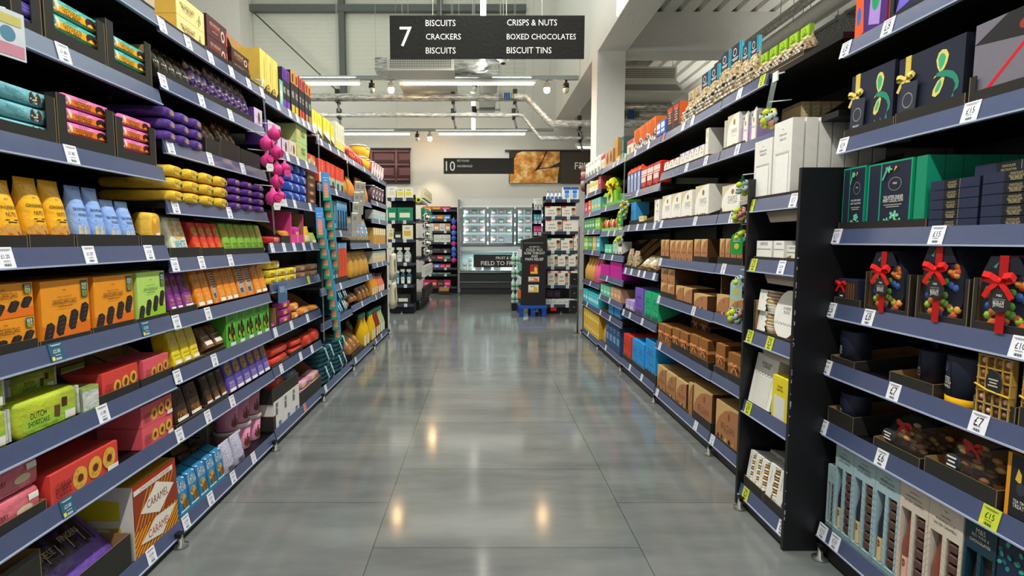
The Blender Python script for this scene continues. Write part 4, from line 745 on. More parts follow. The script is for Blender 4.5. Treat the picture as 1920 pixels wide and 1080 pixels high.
K('hb_drk', 'dark sweet bag with black header card', 'sweet bag', headbag('crinkle', '34383c', '6ab0b0'), 'sweet_bag'); K('hb_pal', 'clear bag of pale sweets with grey header', 'sweet bag', headbag('nutmix', 'b8a890', 'e0b050', K_), 'sweet_bag')
K('orgcrt', 'dark box with orange sides', 'chocolate box', lambda w, h, d: carton(w, h, d, '3c3838', [('l', .5, .75, .5, 5, 'e0a48a', .1), ('r', .1, .8, .9, .95, 'c8442c')], side='e6662c', top='e6662c'))
K('orground', 'orange biscuit pack in zebra striped tray', 'biscuit box', lambda w, h, d: carton(w, h, d, 'zebra', [('r', 0, .5, 1, 1, 'e2742c'), ('e', .5, .62, .4, .34, 'c8581e')], top='e8853a', side='e0742c'))
K('bluecar', 'blue and white bus shaped biscuit tin', 'biscuit tin', lambda w, h, d: [('body', (lambda b: (b.bbox((-w / 2, 0, .01), (w / 2, d, h), '3a6ac0:p', .008), b.art([('r', .1, .55, .9, .85, 'e6eaf2'), ('r', .1, .3, .9, .45, 'dfe5f2'), ('e', .25, .08, .12, .12, '1c2030'), ('e', .75, .08, .12, .12, '1c2030')], w, h), b.box((-w * .4, .01, 0), (w * .4, d - .01, .01), '1c2030'), b)[-1])(B()))])
K('busbox', 'red double decker bus biscuit tin', 'biscuit tin', lambda w, h, d: [('body', (lambda b: (b.bbox((-w / 2, 0, .008), (w / 2, d, h), 'c8342c:p', .008), b.art([('r', .06 + .19 * i, .66, .06 + .19 * i + .15, .86, 'f0e8dc') for i in range(5)] + [('r', .06 + .19 * i, .32, .06 + .19 * i + .15, .54, 'f0e8dc') for i in range(4)] + [('r', .05, .57, .95, .63, 'e8d0c0'), ('e', .22, .06, .09, .1, '201c1c'), ('e', .78, .06, .09, .1, '201c1c'), ('r', .84, .1, .95, .54, '5a1614')], w, h), b.box((-w * .4, .01, 0), (w * .4, d - .01, .01), '1c1818'), b)[-1])(B()))], 'bus_tin')
def crayon(w, h, d):
    b = B(); b.bbox((-w / 2, 0, 0), (w / 2, d, h * .78), '40508c:p', .004); b.art([('r', .2, .05, .4, .74, 'd8dcec'), ('r', .6, .05, .8, .74, 'd8dcec'), ('e', .5, .62, .2, .06, 'd8dcec')], w, h)
    b.rings([[(-w * .5, 0, h * .78), (w * .5, 0, h * .78), (w * .5, d, h * .78), (-w * .5, d, h * .78)], [(-w * .4, d * .1, h * .88), (w * .4, d * .1, h * .88), (w * .4, d * .9, h * .88), (-w * .4, d * .9, h * .88)], [(-w * .12, d * .4, h), (w * .12, d * .4, h), (w * .12, d * .6, h), (-w * .12, d * .6, h)]], 'e2522c:p', True, False)
    return [('body', b)]
K('tower', 'blue clock tower tin with orange roof', 'biscuit tin', crayon, 'clock_tower_tin')
K('tanbox', 'tan biscuit box with crest', 'biscuit box', lambda w, h, d: carton(w, h, d, 'c9a070', [('e', .5, .5, .3, .3, '8a4a3a'), ('l', .5, .85, .6, 2, '6a3a2a', .06)], side='b07a44'))
K('whiteb', 'white snack box', 'snack box', lambda w, h, d: carton(w, h, d, 'e9e9e2', [('r', .2, .0, .8, .3, '8a8e86'), ('l', .5, .8, .6, 2, '7a9a6a', .08)]))
K('creamr', 'cream and red snack box', 'snack box', lambda w, h, d: carton(w, h, d, 'e8dcc4', [('r', 0, .7, 1, 1, 'c8484a'), ('r', .3, .1, .7, .5, 'b89a6a')]))
K('kraft', 'brown card box on the top shelf', 'carton', lambda w, h, d: carton(w, h, d, 'b8935c', side='a8834c'))
K('pastel', 'pastel yellow snack carton', 'snack box', lambda w, h, d: carton(w, h, d, 'e6d88a', [('r', .1, .1, .9, .55, 'f0ead8'), ('e', .5, .72, .2, .14, 'd8a24a')]))
K('redbx', 'deep red snack carton', 'snack box', lambda w, h, d: carton(w, h, d, 'b84a50', [('l', .5, .7, .6, 3, 'e8c8c0', .12)]))
def greentoy(w, h, d):
    b = B(); b.box((-w * .32, 0, 0), (w * .32, d, h * .38), '9ac88a'); b.art([('r', .25, .05, .75, .3, 'd8e8c8')], w, h); b.prism([(w * .1, 0), (w * .42, 0), (w * .36, h * .5), (w * .2, h * .5)], -.004, .02, '7ac42c:p')
    b.prism([(-w * .5, h * .4), (-w * .1, h * .3), (0, h * .42), (-w * .3, h * .5)], -.02, .05, '8ccc3c:p')
    c = B(); c.ball((0, d * .4, h * .5), min(w, h) * .24, 'b4d22c:p', 12, 8, (1, 1, .9)); c.ball((-.01, d * .35, h * .8), min(w, h) * .26, 'a4c82a:p', 12, 8, (1, 1, .8)); c.ribbon([(-w * .3, .0, h * .62), (0, -.01, h * .66), (w * .34, .02, h * .7)], .03, 'e8cc1e:p'); bow(c, (.02, .0, h * .64), w * .26, 'f0d020:p')
    return [('carton', b), ('egg', c)]
K('greentoy', 'lime green foil gift eggs with yellow bow', 'gift', greentoy, 'foil_gift')
def col(c, e, name, k, cat='snack box'): K(k, name, cat, lambda w, h, d: carton(w, h, d, c, [('r', .15, .3, .85, .55, e), ('l', .5, .75, .5, 2, e, .08)]))
for k, c, e, n in (('cmag', 'c8407a', 'e8a0b8', 'pink tea box'), ('corg', 'e0703a', 'f0d0a0', 'orange tea box'), ('caqua', '7ac0b8', 'e8d06a', 'aqua tea box'), ('cgrn', '4a9a62', 'c8e0c0', 'dark green tea box'), ('clime', '8ac84a', 'e8f0d0', 'lime green tea box'), ('cyel', 'd8b04a', 'f0e0a8', 'amber tea box'), ('cblue', '4aa8b8', 'c8e4ea', 'teal blue tea box'), ('ccy', '3fc0d0', 'd8f4f4', 'cyan tea box'), ('ctan', 'c89a78', 'e8c8a8', 'blush gift carton'), ('cmint', '5ac49a', 'd0f0dc', 'mint green chocolate carton'), ('cpurp', '7a5cb8', 'c0b0e0', 'purple chocolate carton'), ('cjade', '22b07a', '18986a', 'jade green chocolate carton'), ('cred', 'd83a2a', 'c02a1c', 'red chocolate carton'), ('csky', '2f9ce0', '2484c4', 'bright blue chocolate carton'), ('cnavy', '2c4f78', '6a9ac8', 'navy blue snack carton'), ('clilac', 'b4a0d8', 'd8ccec', 'lilac snack carton'), ('cgold', 'dcb43a', 'f0dc8a', 'yellow boxed sweets carton')): col(c, e, n, k)
K('cmagbox', 'vivid magenta gift box', 'gift box', lambda w, h, d: carton(w, h, d, 'c41e96', [('r', 0, .94, 1, 1, 'e04ab4')], top='d42ea6', side='ae1886'))
def letters(k, c, dk, n): K(k, n, 'chocolate box', lambda w, h, d: carton(w, h, d, c, [('t', .5, .52, .7, dk, 'FIZZ', 1.4), ('l', .5, .75, .6, 3, dk, .06)] + [('r', .06 + .1 * i, .04, .12 + .1 * i, .16 + .06 * (i % 3), '4a4a56') for i in range(9)], top=c, side=c))
letters('fblue', '2b9ae4', '1a78bc', 'bright blue fizzy chocolate box'); letters('fred', 'd8402e', 'a82a1c', 'bright red chocolate box'); letters('fjade', '1fb07c', '128a5e', 'jade green chocolate box'); letters('fpurp', '7a5cbc', '5a3f98', 'purple chocolate box')
K('spoons', 'bunch of red and cream wrapped lollies', 'lolly', lambda w, h, d: [('body', (lambda b: (b.box((-w / 2, 0, 0), (w / 2, d, h * .3), '8acc7a'), [b.ball((-w * .4 + w * .8 * i / 4, d * .3 + .02 * (i % 2), h * (.6 + .08 * (i % 3))), w * .1, ['c8282a:p', 'e9dcbc:p', 'c9a050:p'][i % 3], 8, 6, (1, 1, 2)) for i in range(5)], [b.tube([(-w * .4 + w * .8 * i / 4, d * .3, h * .28), (-w * .4 + w * .8 * i / 4, d * .3, h * .55)], .004, 'e9dcbc:p', 5) for i in range(5)], b)[-1])(B()))], 'lolly_box')
K('juice', 'tall amber juice bottle', 'bottle', bottle('c99a4a:p', '7a5a2a:p', None), 'bottle'); K('juicep', 'tall pink juice bottle', 'bottle', bottle('e0608a:p', 'd84a7a:p', None), 'bottle'); K('juicer', 'small red juice bottle', 'bottle', bottle('d83a2c:p', 'a82a1c:p', None), 'bottle')
K('twist', 'clear bag of pink and gold twists', 'sweet bag', lambda w, h, d: pouch(w, h, d, 'nutmix', [('r', .3, .72, .7, .8, 'e8a0b8')]), 'sweet_bag')
K('palepack', 'clear bag of cream and red mints', 'sweet bag', lambda w, h, d: lean(pouch(w, h, d, 'nutmix', [('e', .5, .4, .3, .2, 'efe8dc')]), 34), 'sweet_bag')
K('bluelean', 'bright blue bar box leaning in tray', 'chocolate box', lambda w, h, d: carton(w, h, d, '3f9cdc', [('l', .5, .6, .5, 2, '2a78b0', .1)]))
# ---- tower of white party goods
def cloth(w, h, d): return carton(w, h, d, 'eceae2', [('t', .5, .82, .4, '6a6864', 'REUSABLE LINEN', 1.6), ('t', .5, .76, .36, '6a6864', 'TABLECLOTH', 1.6), ('t', .5, .89, .08, '6a6864', 'M&S'), ('s', .12, .6, .88, 6, .03, '2a2826'), ('r', .14, .02, .86, .55, 'f2f1ea'), ('r', .13, .02, .14, .55, 'bcb8ac'), ('r', .86, .02, .87, .55, 'bcb8ac')], side='e4e0d6')
K('cloth', 'tall white boxed tablecloth', 'tablecloth box', cloth)
K('napkin', 'white scalloped napkin pack', 'napkin pack', lambda w, h, d: carton(w, h, d, 'eeece4', [('t', .5, .85, .5, '6a6864', 'NAPKINS', 1.4), ('s', .05, .62, .95, 6, .05, '2a2826')], side='e2dfd4'))
def plates(w, h, d):
    b = B(); r = w / 2
    for i in range(5): b.prism([(r * math.cos(t * math.pi / 12), h / 2 + h / 2 * math.sin(t * math.pi / 12)) for t in range(24)], .004 + i * .009, .008 + i * .009, 'e4dcc4' if i else 'eeece4', 'c09a4a')
    b.art([('t', .5, .62, .3, '5a5854', '8 PAPER', 1.3), ('t', .5, .54, .24, '5a5854', 'PLATES', 1.3), ('s', .06, .34, .94, 7, .05, '2a2826')], w, h, lambda x, z: .004); return lean([('body', b)], 9)
K('plates', 'round white paper plates pack', 'plate pack', plates, 'paper_plates')
def cups(w, h, d):
    b = B(); b.prism([(-w / 2, 0), (w * .1, 0), (w * .14, h * .12), (w * .04, h * .25), (w * .14, h * .38), (w * .02, h * .5), (w * .12, h * .62), (w * .02, h * .75), (w * .1, h * .86), (0, h), (-w / 2, h)], 0, .003, 'eeece4'); b.box((-w / 2, .003, h * .97), (w / 2, d, h), 'eeece4')
    b.art([('v', .28, .7, .3, '5a5854', '8 PAPER CUPS')], w, h)
    c = B()
    for i in range(9): c.lathe([(w * .36, 0), (w * .42, .004), (w * .42, .007), (w * .36, .01)], 'b8904a:p' if i % 2 else 'efe8d6', 14, (w * .06, w * .46, h * .3 + i * h * .075))
    c.lathe([(w * .26, 0), (w * .4, h * .34)], 'efe8d6', 14, (w * .06, w * .46, .002)); return lean([('sleeve', b), ('cup', c)], 8)
K('cups', 'white scalloped gold paper cup pack', 'cup pack', cups, 'paper_cups')
K('bunting', 'white boxed table runner leaning', 'tablecloth box', lambda w, h, d: lean(carton(w, h, d, 'eae8e0', [('t', .5, .84, .44, '5a5854', 'REUSABLE LINEN', 1.5), ('t', .5, .78, .36, '5a5854', '4 NAPKINS', 1.5), ('s', .05, .66, .95, 6, .05, '2a2826'), ('r', .14, .03, .86, .58, 'dcdad0')], side='d8d6cc'), 10))
K('yelnap', 'yellow and white napkin pack', 'napkin pack', lambda w, h, d: carton(w, h, d, 'ecd82e', [('r', .12, .0, .75, .56, 'e4e2da'), ('t', .45, .78, .3, K_, 'DINNER', 1.3), ('t', .45, .7, .36, K_, 'NAPKINS', 1.3)]))
K('whiteflat', 'flat white boxed set lying at the back', 'tablecloth box', lambda w, h, d: carton(w, h, d, 'dedbd0', side='c8c4b8'))
# ---- nearest right bay
NAVY = '262b3c'
def birdart():
    a = []
    q = lambda pts, m: a.append(('p', pts, m))
    q([(.66, .6), (.62, .68), (.6, .78), (.63, .87), (.68, .9), (.74, .88), (.78, .8), (.76, .7), (.72, .62)], 'e0d46a'); q([(.67, .62), (.64, .7), (.63, .79), (.66, .85), (.71, .84), (.74, .78), (.72, .69)], '3fae84')
    q([(.7, .52), (.64, .48), (.58, .38), (.57, .3), (.62, .27), (.68, .31), (.72, .4), (.74, .5)], 'e0d46a'); q([(.69, .5), (.65, .45), (.61, .37), (.62, .32), (.66, .34), (.7, .42)], '3fae84')
    q([(.6, .56), (.63, .6), (.7, .61), (.78, .59), (.86, .55), (.92, .47), (.95, .38), (.94, .3), (.88, .26), (.9, .36), (.86, .44), (.78, .5), (.68, .53)], '2f8a70'); q([(.6, .57), (.57, .53), (.62, .55)], 'e8c24a')
    q([(.88, .26), (.9, .16), (.86, .1), (.78, .12), (.84, .17)], '2f8a70')
    for t in ((.58, .1, .62, .2), (.64, .04, .7, .17), (.72, .06, .75, .2)): q([(t[0], t[1]), (t[0] + .03, t[1]), (t[2] + .012, t[3]), (t[2], t[3])], '58b488')
    for i in range(5): a.append(('e', .53 + .02 * i, .06 + .012 * (i % 2), .012, .03, 'e8cc4a', 20 * i - 40))
    a.append(('e', .82, .05, .035, .03, '9a4a3a')); a.append(('e', .86, .06, .02, .03, 'b86a54'))
    return a
def birdbox(w, h, d):
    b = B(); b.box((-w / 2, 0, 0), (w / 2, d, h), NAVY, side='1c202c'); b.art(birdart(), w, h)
    r = B(); x = -w * .34; r.box((x - .011, -.002, 0), (x + .011, d, h + .001), 'd8c05a:p'); bow(r, (x, -.004, h * .66), .042, 'e0ca6a:p')
    t = B(); t.prism([(-.034, -.19), (.034, -.19), (.034, 0), (-.034, 0)], -.003, 0, '343848'); t.art([('e', .5, .7, .32, .13, '9a9280'), ('e', .5, .7, .28, .11, '343848'), ('t', .5, .48, .5, W, 'THE BEST', 1.4), ('t', .5, .4, .6, W, 'SWISS SOFT', 1.4), ('t', .5, .32, .5, W, 'TRUFFLE', 1.4), ('l', .5, .22, .6, 3, 'a8a49a', .04)], .068, .19, lambda x_, z_: -.003, -.19)
    t.xf(0, Matrix.Translation((x + .022, -.008, h * .6)) @ Matrix.Rotation(R(4), 4, 'Y')); return [('body', b), ('ribbon', r), ('gift_tag', t)]
K('birdbox', 'navy box with green bird and gold ribbon', 'chocolate box', birdbox, 'chocolate_box')
def mintbox(w, h, d):
    g = '1f9a78'; fl = lambda x, z, s: [('e', x + s * math.cos(a), z + s * .55 * math.sin(a), s * .6, s * .34, '6ac8a0', a * 57) for a in (0, 1.26, 2.5, 3.8, 5.0)] + [('e', x, z, s * .3, s * .18, 'e8e4a0')]
    return carton(w, h, d, NAVY, [('r', 0, 0, .03, 1, g), ('r', .97, 0, 1, 1, g), ('r', 0, .975, 1, 1, g), ('r', .3, 0, .33, 1, g), ('e', .64, .66, .15, .1, '8a8474'), ('e', .64, .66, .135, .09, NAVY), ('t', .64, .67, .09, W, 'M&S'), ('t', .62, .47, .44, W, 'THE AFTER DINNER', 1.6), ('t', .62, .42, .44, W, 'MINT COLLECTION', 1.6), ('l', .62, .35, .4, 2, 'a8a49a', .03)] + fl(.66, .2, .07) + fl(.5, .12, .05) + fl(.78, .1, .06) + fl(.5, .88, .05) + [('p', [(.36, .74), (.39, .72), (.5, .9), (.47, .93)], '58b08a'), ('p', [(.62, .84), (.7, .9), (.66, .92)], 'e0b83a')], top=g, side='149a70')
K('mintbox', 'navy after dinner mint box with green edges', 'chocolate box', mintbox); K('mintend', 'green edged mint box further back', 'chocolate box', lambda w, h, d: carton(w, h, d, '1c8a68', side='18a078', top='1c8a68'))
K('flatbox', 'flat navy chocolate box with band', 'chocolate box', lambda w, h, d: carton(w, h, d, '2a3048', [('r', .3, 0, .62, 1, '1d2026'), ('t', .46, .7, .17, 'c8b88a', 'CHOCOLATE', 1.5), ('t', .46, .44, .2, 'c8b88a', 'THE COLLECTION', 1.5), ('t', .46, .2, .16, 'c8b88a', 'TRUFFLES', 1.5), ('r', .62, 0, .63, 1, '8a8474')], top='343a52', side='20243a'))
def gem(w, h, d):
    b = B(); o = [(-w * .3, 0), (w * .34, 0), (w * .5, h * .3), (w * .46, h * .7), (w * .22, h), (-w * .26, h), (-w * .5, h * .62), (-w * .48, h * .24)]
    b.prism(o, .006, d, '20232e', '2a2e3c'); cols = ['d8582c', '9ac03a', '3a5a98', 'd8964a', '9a4a34', '5a8a3a', 'c8743a', '3c4a78']; q = random.Random(4)
    for i in range(40):
        x, z = q.uniform(-.38, .38) * w, q.uniform(.05, .76) * h; b.ball((x, .008, z), w * .085, cols[i % 8] + ':g', 7, 4, (1, .7, 1))
    b.prism([(-w * .42, h * .74), (w * .4, h * .78), (w * .22, h), (-w * .26, h)], -.0085, -.0065, '1e222c')
    b.art([('p', [(.3, .86), (.36, .84), (.4, .93)], '3a8a78'), ('p', [(.5, .85), (.56, .9), (.6, .96)], '3a8a78'), ('p', [(.2, .83), (.25, .9), (.28, .93)], '2c6a5e')], w, h, lambda x_, z_: -.0088)
    r = B(); r.box((-.012, -.011, .002), (.012, -.0095, h * 1.0), 'b01c1e:p'); r.box((-.012, -.011, h), (.012, d, h + .002), 'c02426:p'); bow(r, (-.004, -.013, h * .68), w * .34, 'd8201e:p')
    t = B(); t.prism([(w * .2 * math.cos(a * math.pi / 10), h * .43 + w * .2 * math.sin(a * math.pi / 10)) for a in range(20)], -.0165, -.0145, '2a2b2e', '5a5248'); t.art([('t', .5, .5, .1, W, 'M&S'), ('t', .5, .45, .22, 'b8b4a8', 'COLLECTION'), ('t', .5, .41, .2, W, 'BOX OF', 1.5), ('t', .5, .37, .2, W, 'JEWELS', 1.5)], w, h, lambda x_, z_: -.0168)
    return [('body', b), ('ribbon', r), ('gift_tag', t)]
K('gem', 'jewel shaped sweet box with red bow', 'gift box', gem, 'gem_box')
def smallgift(w, h, d):
    b = B(); b.box((-w / 2, 0, 0), (w / 2, d, h), '2a2f42', top='2c3448'); b.art([('r', .05, .05, .95, .9, '3a2a22')] + [('r', .3 + .12 * i, .1, .37 + .12 * i, .85, '6a4a34') for i in range(5)], w, h)
    r = B(); bow(r, (-w * .28, -.004, h * .78), w * .3, 'd0201e:p')
    t = B(); t.prism([(-w * .22 + w * .15 * math.cos(a * .5236), h * .3 + w * .15 * math.sin(a * .5236)) for a in range(12)], -.005, -.003, '22242a'); t.art([('l', .28, .34, .16, 2, W, .1)], w, h, lambda x_, z_: -.0053); return [('body', b), ('ribbon', r), ('gift_tag', t)]
K('smallgift', 'small navy gift box with red bow', 'gift box', smallgift, 'gift_box')
def drum(base):
    def f(w, h, d):
        r = w / 2; b = B(); b.lathe([(r, h * (.16 if base else 0)), (r, h * .98), (r * .98, h), (r * .9, h)], '20253a:k', 28, (0, r, 0)); fy = lambda x, z: r - math.sqrt(max(r * r - x * x, 0)) - .0006
        b.art([('p', [(.04, .2), (.5, .2), (.42, .9), (.1, .98)], '2c3452'), ('e', .24, .76, .12, .1, '6a6a72'), ('e', .24, .76, .1, .085, '2c3452'), ('t', .3, .52, .3, W, 'DUSTED', 1.6), ('t', .3, .44, .36, W, 'SEA SALTED', 1.4), ('t', .3, .36, .34, W, 'CARAMELS', 1.4)], w, h, fy)
        P = [('body', b)]
        if base:
            c = B(); c.lathe([(r * .99, 0), (r * 1.0, .003), (r * 1.0, h * .158)], base, 28, (0, r, 0)); P.append(('base', c))
        return P
    return f
K('drumy', 'navy drum box with yellow base', 'chocolate box', drum('e0a80e'), 'drum_box'); K('drum', 'plain navy drum box', 'chocolate box', drum(None), 'drum_box')
def goldtruf(w, h, d):
    b = B(); b.box((-w / 2, .01, 0), (w / 2, d, h), '1e2230'); b.box((-w / 2, .006, 0), (w / 2, .01, h), 'a8853c:p')
    for i in range(4):
        for j in range(5): b.ball((-w * .34 + w * .225 * i, .004, h * .1 + h * .2 * j), w * .1, ['9a6a4c:p', 'd8a892:p', '6a442c:p'][(i + j) % 3], 9, 6, (1, .9, 1))
    for i in range(5): x = -w * .46 + w * .23 * i; b.box((x - .0018, -.006, 0), (x + .0018, .006, h), 'b8944a:p')
    for j in range(6): z = h * .01 + h * .196 * j; b.box((-w / 2, -.006, z - .0018), (w / 2, .006, z + .0018), 'b8944a:p')
    t = B(); t.prism([(w * .06 + w * .22 * math.cos(a * .314), h * .58 + h * .2 * math.sin(a * .314)) for a in range(20)], -.012, -.009, '26282e', '4a4436'); t.art([('l', .56, .62, .28, 3, 'c8c0a8', .05)], w, h, lambda x_, z_: -.0123)
    r = B(); r.tube([(-w / 2, -.009, h * .5), (-w * .1, -.012, h * .44), (w / 2, -.009, h * .4)], .003, 'e0b83c:p', 5); return [('body', b), ('label', t), ('cord', r)]
K('goldtruf', 'gold grid truffle box with oval label', 'chocolate box', goldtruf, 'truffle_box')
def nutbag(w, h, d):
    b = B(); hd = d / 2; q = random.Random(int(w * 1000))
    for i in range(44): b.ball((q.uniform(-.42, .42) * w, hd + q.uniform(-.36, .3) * d, h * q.uniform(.14, .62)), w * .07, ['c8944a', '8a5a30', 'e0c080', '5a3620'][i % 4] + ':p', 7, 5, (1.3, .8, .7))
    b.loft([(0, w * .46, hd * .8, hd, 4), (h * .3, w * .5, hd, hd, 3), (h * .7, w * .44, hd * .7, hd, 2.5), (h, w * .1, hd * .1, hd, 2)], '77797c:c', 18)
    r = B(); bow(r, (w * .05, hd * .3, h * .72), w * .2, 'b8181c:p')
    t = B(); t.ball((-w * .16, 0, h * .4), w * .17, '30343c:k', 14, 6, (1, .12, .8)); t.art([('l', .34, .46, .18, 3, W, .07)], w, h, lambda x_, z_: -w * .025); return [('bag', b), ('bow', r), ('tag', t)]
K('nutbag', 'clear florentine bag with red bow', 'sweet bag', nutbag, 'florentine_bag')
def wine(c, line, botc, lab, choc=1, title=('CONTE', 'PROSECCO &', 'SALTED CARAMELS'), dark=0):
    def f(w, h, d):
        b = B(); tc = K_ if not dark else 'e0d8c8'; zz = .72
        b.box((-w / 2, .03, 0), (w / 2, d, h), c); b.box((-w / 2, 0, h * zz), (w / 2, .03, h), c); b.box((-w / 2, 0, 0), (w / 2, .03, h * .07), c)
        for a, e in ((-.5, -.42), (-.06, .06), (.42, .5)): b.box((w * a, 0, h * .07), (w * e, .03, h * zz), c)
        b.box((-w * .42, .028, h * .07), (-w * .06, .0305, h * zz), '5a625e' if not dark else '18242c'); b.box((w * .06, .014, h * .07), (w * .42, .0305, h * zz), '3a3032')
        for i in range(12): b.art([('p', [(0, .02 + .058 * i), (.08, .05 + .058 * i), (.08, .056 + .058 * i), (0, .026 + .058 * i)], line), ('p', [(.44, .05 + .058 * i), (.56, .02 + .058 * i), (.56, .026 + .058 * i), (.44, .056 + .058 * i)], line), ('p', [(.92, .02 + .058 * i), (1, .05 + .058 * i), (1, .056 + .058 * i), (.92, .026 + .058 * i)], line)], w, h)
        for i in range(14): b.art([('p', [(i / 14, .0), (i / 14 + .014, .0), (i / 14 + .05, .07), (i / 14 + .036, .07)], line), ('p', [(i / 14 + .05, 0), (i / 14 + .064, 0), (i / 14 + .014, .07), (i / 14, .07)], line)], w, h)
        b.art([('t', .5, .93, .1, tc, 'M&S'), ('t', .5, .88, .3, tc, title[0], 1.3), ('t', .5, .84, .55, tc, title[1], 1.3), ('t', .5, .8, .66, tc, title[2], 1.3)], w, h)
        o = B(); o.lathe([(w * .15, 0), (w * .16, .005), (w * .16, h * .34), (w * .1, h * .44), (w * .055, h * .54), (w * .05, h * .62)], botc, 14, (-w * .24, .02, h * .075)); o.art([('r', .12, .08, .4, .3, lab), ('e', .26, .24, .06, .035, '8a3a1e')], w, h, lambda x, z: .02 - math.sqrt(max((w * .165) ** 2 - (x + w * .24) ** 2, 0)))
        P = [('carton', b), ('bottle', o)]
        if choc:
            k = B()
            for i in range(7): k.bbox((w * .1, .001, h * (.095 + .088 * i)), (w * .38, .0145, h * (.165 + .088 * i)), '5a4036:p', .004)
            P.append(('chocolates', k))
        return P
    return f
K('wineb', 'pale blue sparkling wine and caramels gift carton', 'gift carton', wine('a9c4c9', '5a7c84', '20242e:p', 'd8c48a', title=('CONTE PRIULI', 'PROSECCO &', 'SALTED CARAMELS')), 'gift_carton')
K('winep', 'cream rose wine and caramels gift carton', 'gift carton', wine('d8cbbb', 'c4a890', '8a4a3a:p', 'e8b8a8', title=('CONTE PRIULI', 'ROSE PROSECCO &', 'SALTED CARAMELS')), 'gift_carton')
K('winer', 'dark teal red wine and chocolates gift carton', 'gift carton', wine('1c3a48', '2c6a78', '2a0f16:p', 'e0c030', 0, ('M&S', 'RED WINE &', 'CHOCOLATES'), 1), 'gift_carton')
def leafcarton(w, h, d):
    b = B(); b.box((-w / 2, 0, 0), (w / 2, d, h), '1e2c48'); q = random.Random(3)
    b.art([('e', q.uniform(.04, .96), q.uniform(.55, .97), .05, .02, ['2c8a80', '3aa894', '1f6a72'][i % 3], q.uniform(-60, 60)) for i in range(26)] + [('e', .06 + .02 * (i % 3), .1 + .09 * i, .05, .03, '2c8a80', 40) for i in range(6)] + [('r', .2, .05, .8, .52, '2a2430'), ('r', .3, .06, .7, .4, '8a1e26'), ('r', .32, .42, .68, .52, 'b8b8b4')], w, h); return [('body', b)]
K('leafcarton', 'navy gift carton with teal leaf print', 'gift carton', leafcarton, 'gift_carton')
K('hexbox', 'black and amber honeycomb truffle box', 'chocolate box', lambda w, h, d: carton(w, h, d, '24252c', [('r', 0, 0, .09, 1, 'e89a1c'), ('p', [(.58, .3), (.78, .16), (.98, .3), (.98, .6), (.78, .74), (.58, .6)], 'e8a22c'), ('p', [(.62, .33), (.78, .22), (.94, .33), (.94, .57), (.78, .68), (.62, .57)], '6a4420'), ('p', [(.2, .62), (.34, .56), (.34, .72), (.26, .8)], 'e0b848'), ('e', .34, .5, .1, .1, '3a3c44'), ('t', .34, .3, .3, W, 'TEA TIME', 1.5), ('t', .34, .23, .3, W, 'TREATS', 1.5)], top='e89a1c', side='e89a1c'))
K('mixbag', 'purple and red sweet mix bag', 'sweet bag', lambda w, h, d: carton(w, h, d, '4a2a70', [('p', [(0, .5), (.6, .7), (.5, 1), (0, 1)], 'd8244a'), ('p', [(.0, 0), (.3, .05), (.25, .45), (0, .5)], 'e85a2c'), ('p', [(.45, .1), (.8, .05), (.85, .55), (.5, .6)], 'a88ad0'), ('e', .65, .34, .12, .12, '1f9a5a'), ('e', .12, .25, .07, .1, '2c6ac0'), ('t', .4, .84, .6, 'e8302c', 'MIX', 1.6), ('e', .78, .85, .15, .1, 'b81a2c')], side='c8306a'), 'sweet_box')
K('chocegg', 'blue and purple box in black tray', 'chocolate box', lambda w, h, d: carton(w, h, d, '2a2c4a', [('p', [(.1, .1), (.4, .2), (.3, .7)], '7a6ad0'), ('p', [(.6, .1), (.9, .3), (.7, .6)], '3f8a8a')]))
K('purpegg', 'grey box with red stripe and floral lid', 'gift box', lambda w, h, d: carton(w, h, d, '77737e', [('p', [(.12, .1), (.18, .1), (.75, .7), (.72, .72)], 'd81c28'), ('p', [(0, .75), (1, .6), (1, 1), (.4, 1)], '2a2a2c'), ('e', .7, .85, .12, .1, '7a2c28'), ('e', .6, .8, .06, .06, '9a3a34'), ('e', .85, .2, .2, .14, 'c8a45a')]))
# ================================================================== placing goods
REC, CACHE = [], {}
NOW = {}
def S(bay, row, tk=''): NOW['b'], NOW['r'] = bay, row; bay.tickets(row, tk)
ROWW = ['top', 'second', 'third', 'fourth', 'fifth', 'sixth', 'seventh', 'eighth', 'ninth']
def plural(c): return c + ('es' if c[-1] in 'xhs' else 's')
def span(x0, x1, v, z):
    b = NOW['b']; X = b.X + (-v if b.side == 'L' else v); a, e = y_at(x0, X, z), y_at(x1, X, z)
    if NOW['r']:
        c0, c1 = b.cut.get(NOW['r'], (b.y0, b.y1))[:2]; a, e = (min(max(q, c0 + b.pad), c1 - b.pad) for q in (a, e))
    return X, a, e
def room(z0):
    b, r = NOW['b'], NOW['r']; return 9 if r == 0 else b.zs[r - 1] + SUR - .03 - z0
def put(key, X, Y, z, w, h, d, rz, pos, extra='', dy=0, jit=1):
    desc, cat, fn, name, grp, _ = KINDS[key] if isinstance(key, str) else key
    ck = (key if isinstance(key, str) else id(key), round(w, 4), round(h, 4), round(d, 4))
    if ck not in CACHE: CACHE[ck] = [(p[0], p[1].mesh(name if i == 0 and len(fn_) == 1 else p[0])) for fn_ in [fn(w, h, d)] for i, p in enumerate(fn_)]
    ps = CACHE[ck]; j = rnd.uniform(-.014, .014) * jit
    if len(ps) == 1: o = link(name, ps[0][1], None, (X, Y, z), rz + dy + j)
    else:
        o = link(name, None, None, (X, Y, z), rz + dy + j)
        for n, me in ps: link(n, me, o)
    REC.append((o, desc, cat, pos, extra)); return o
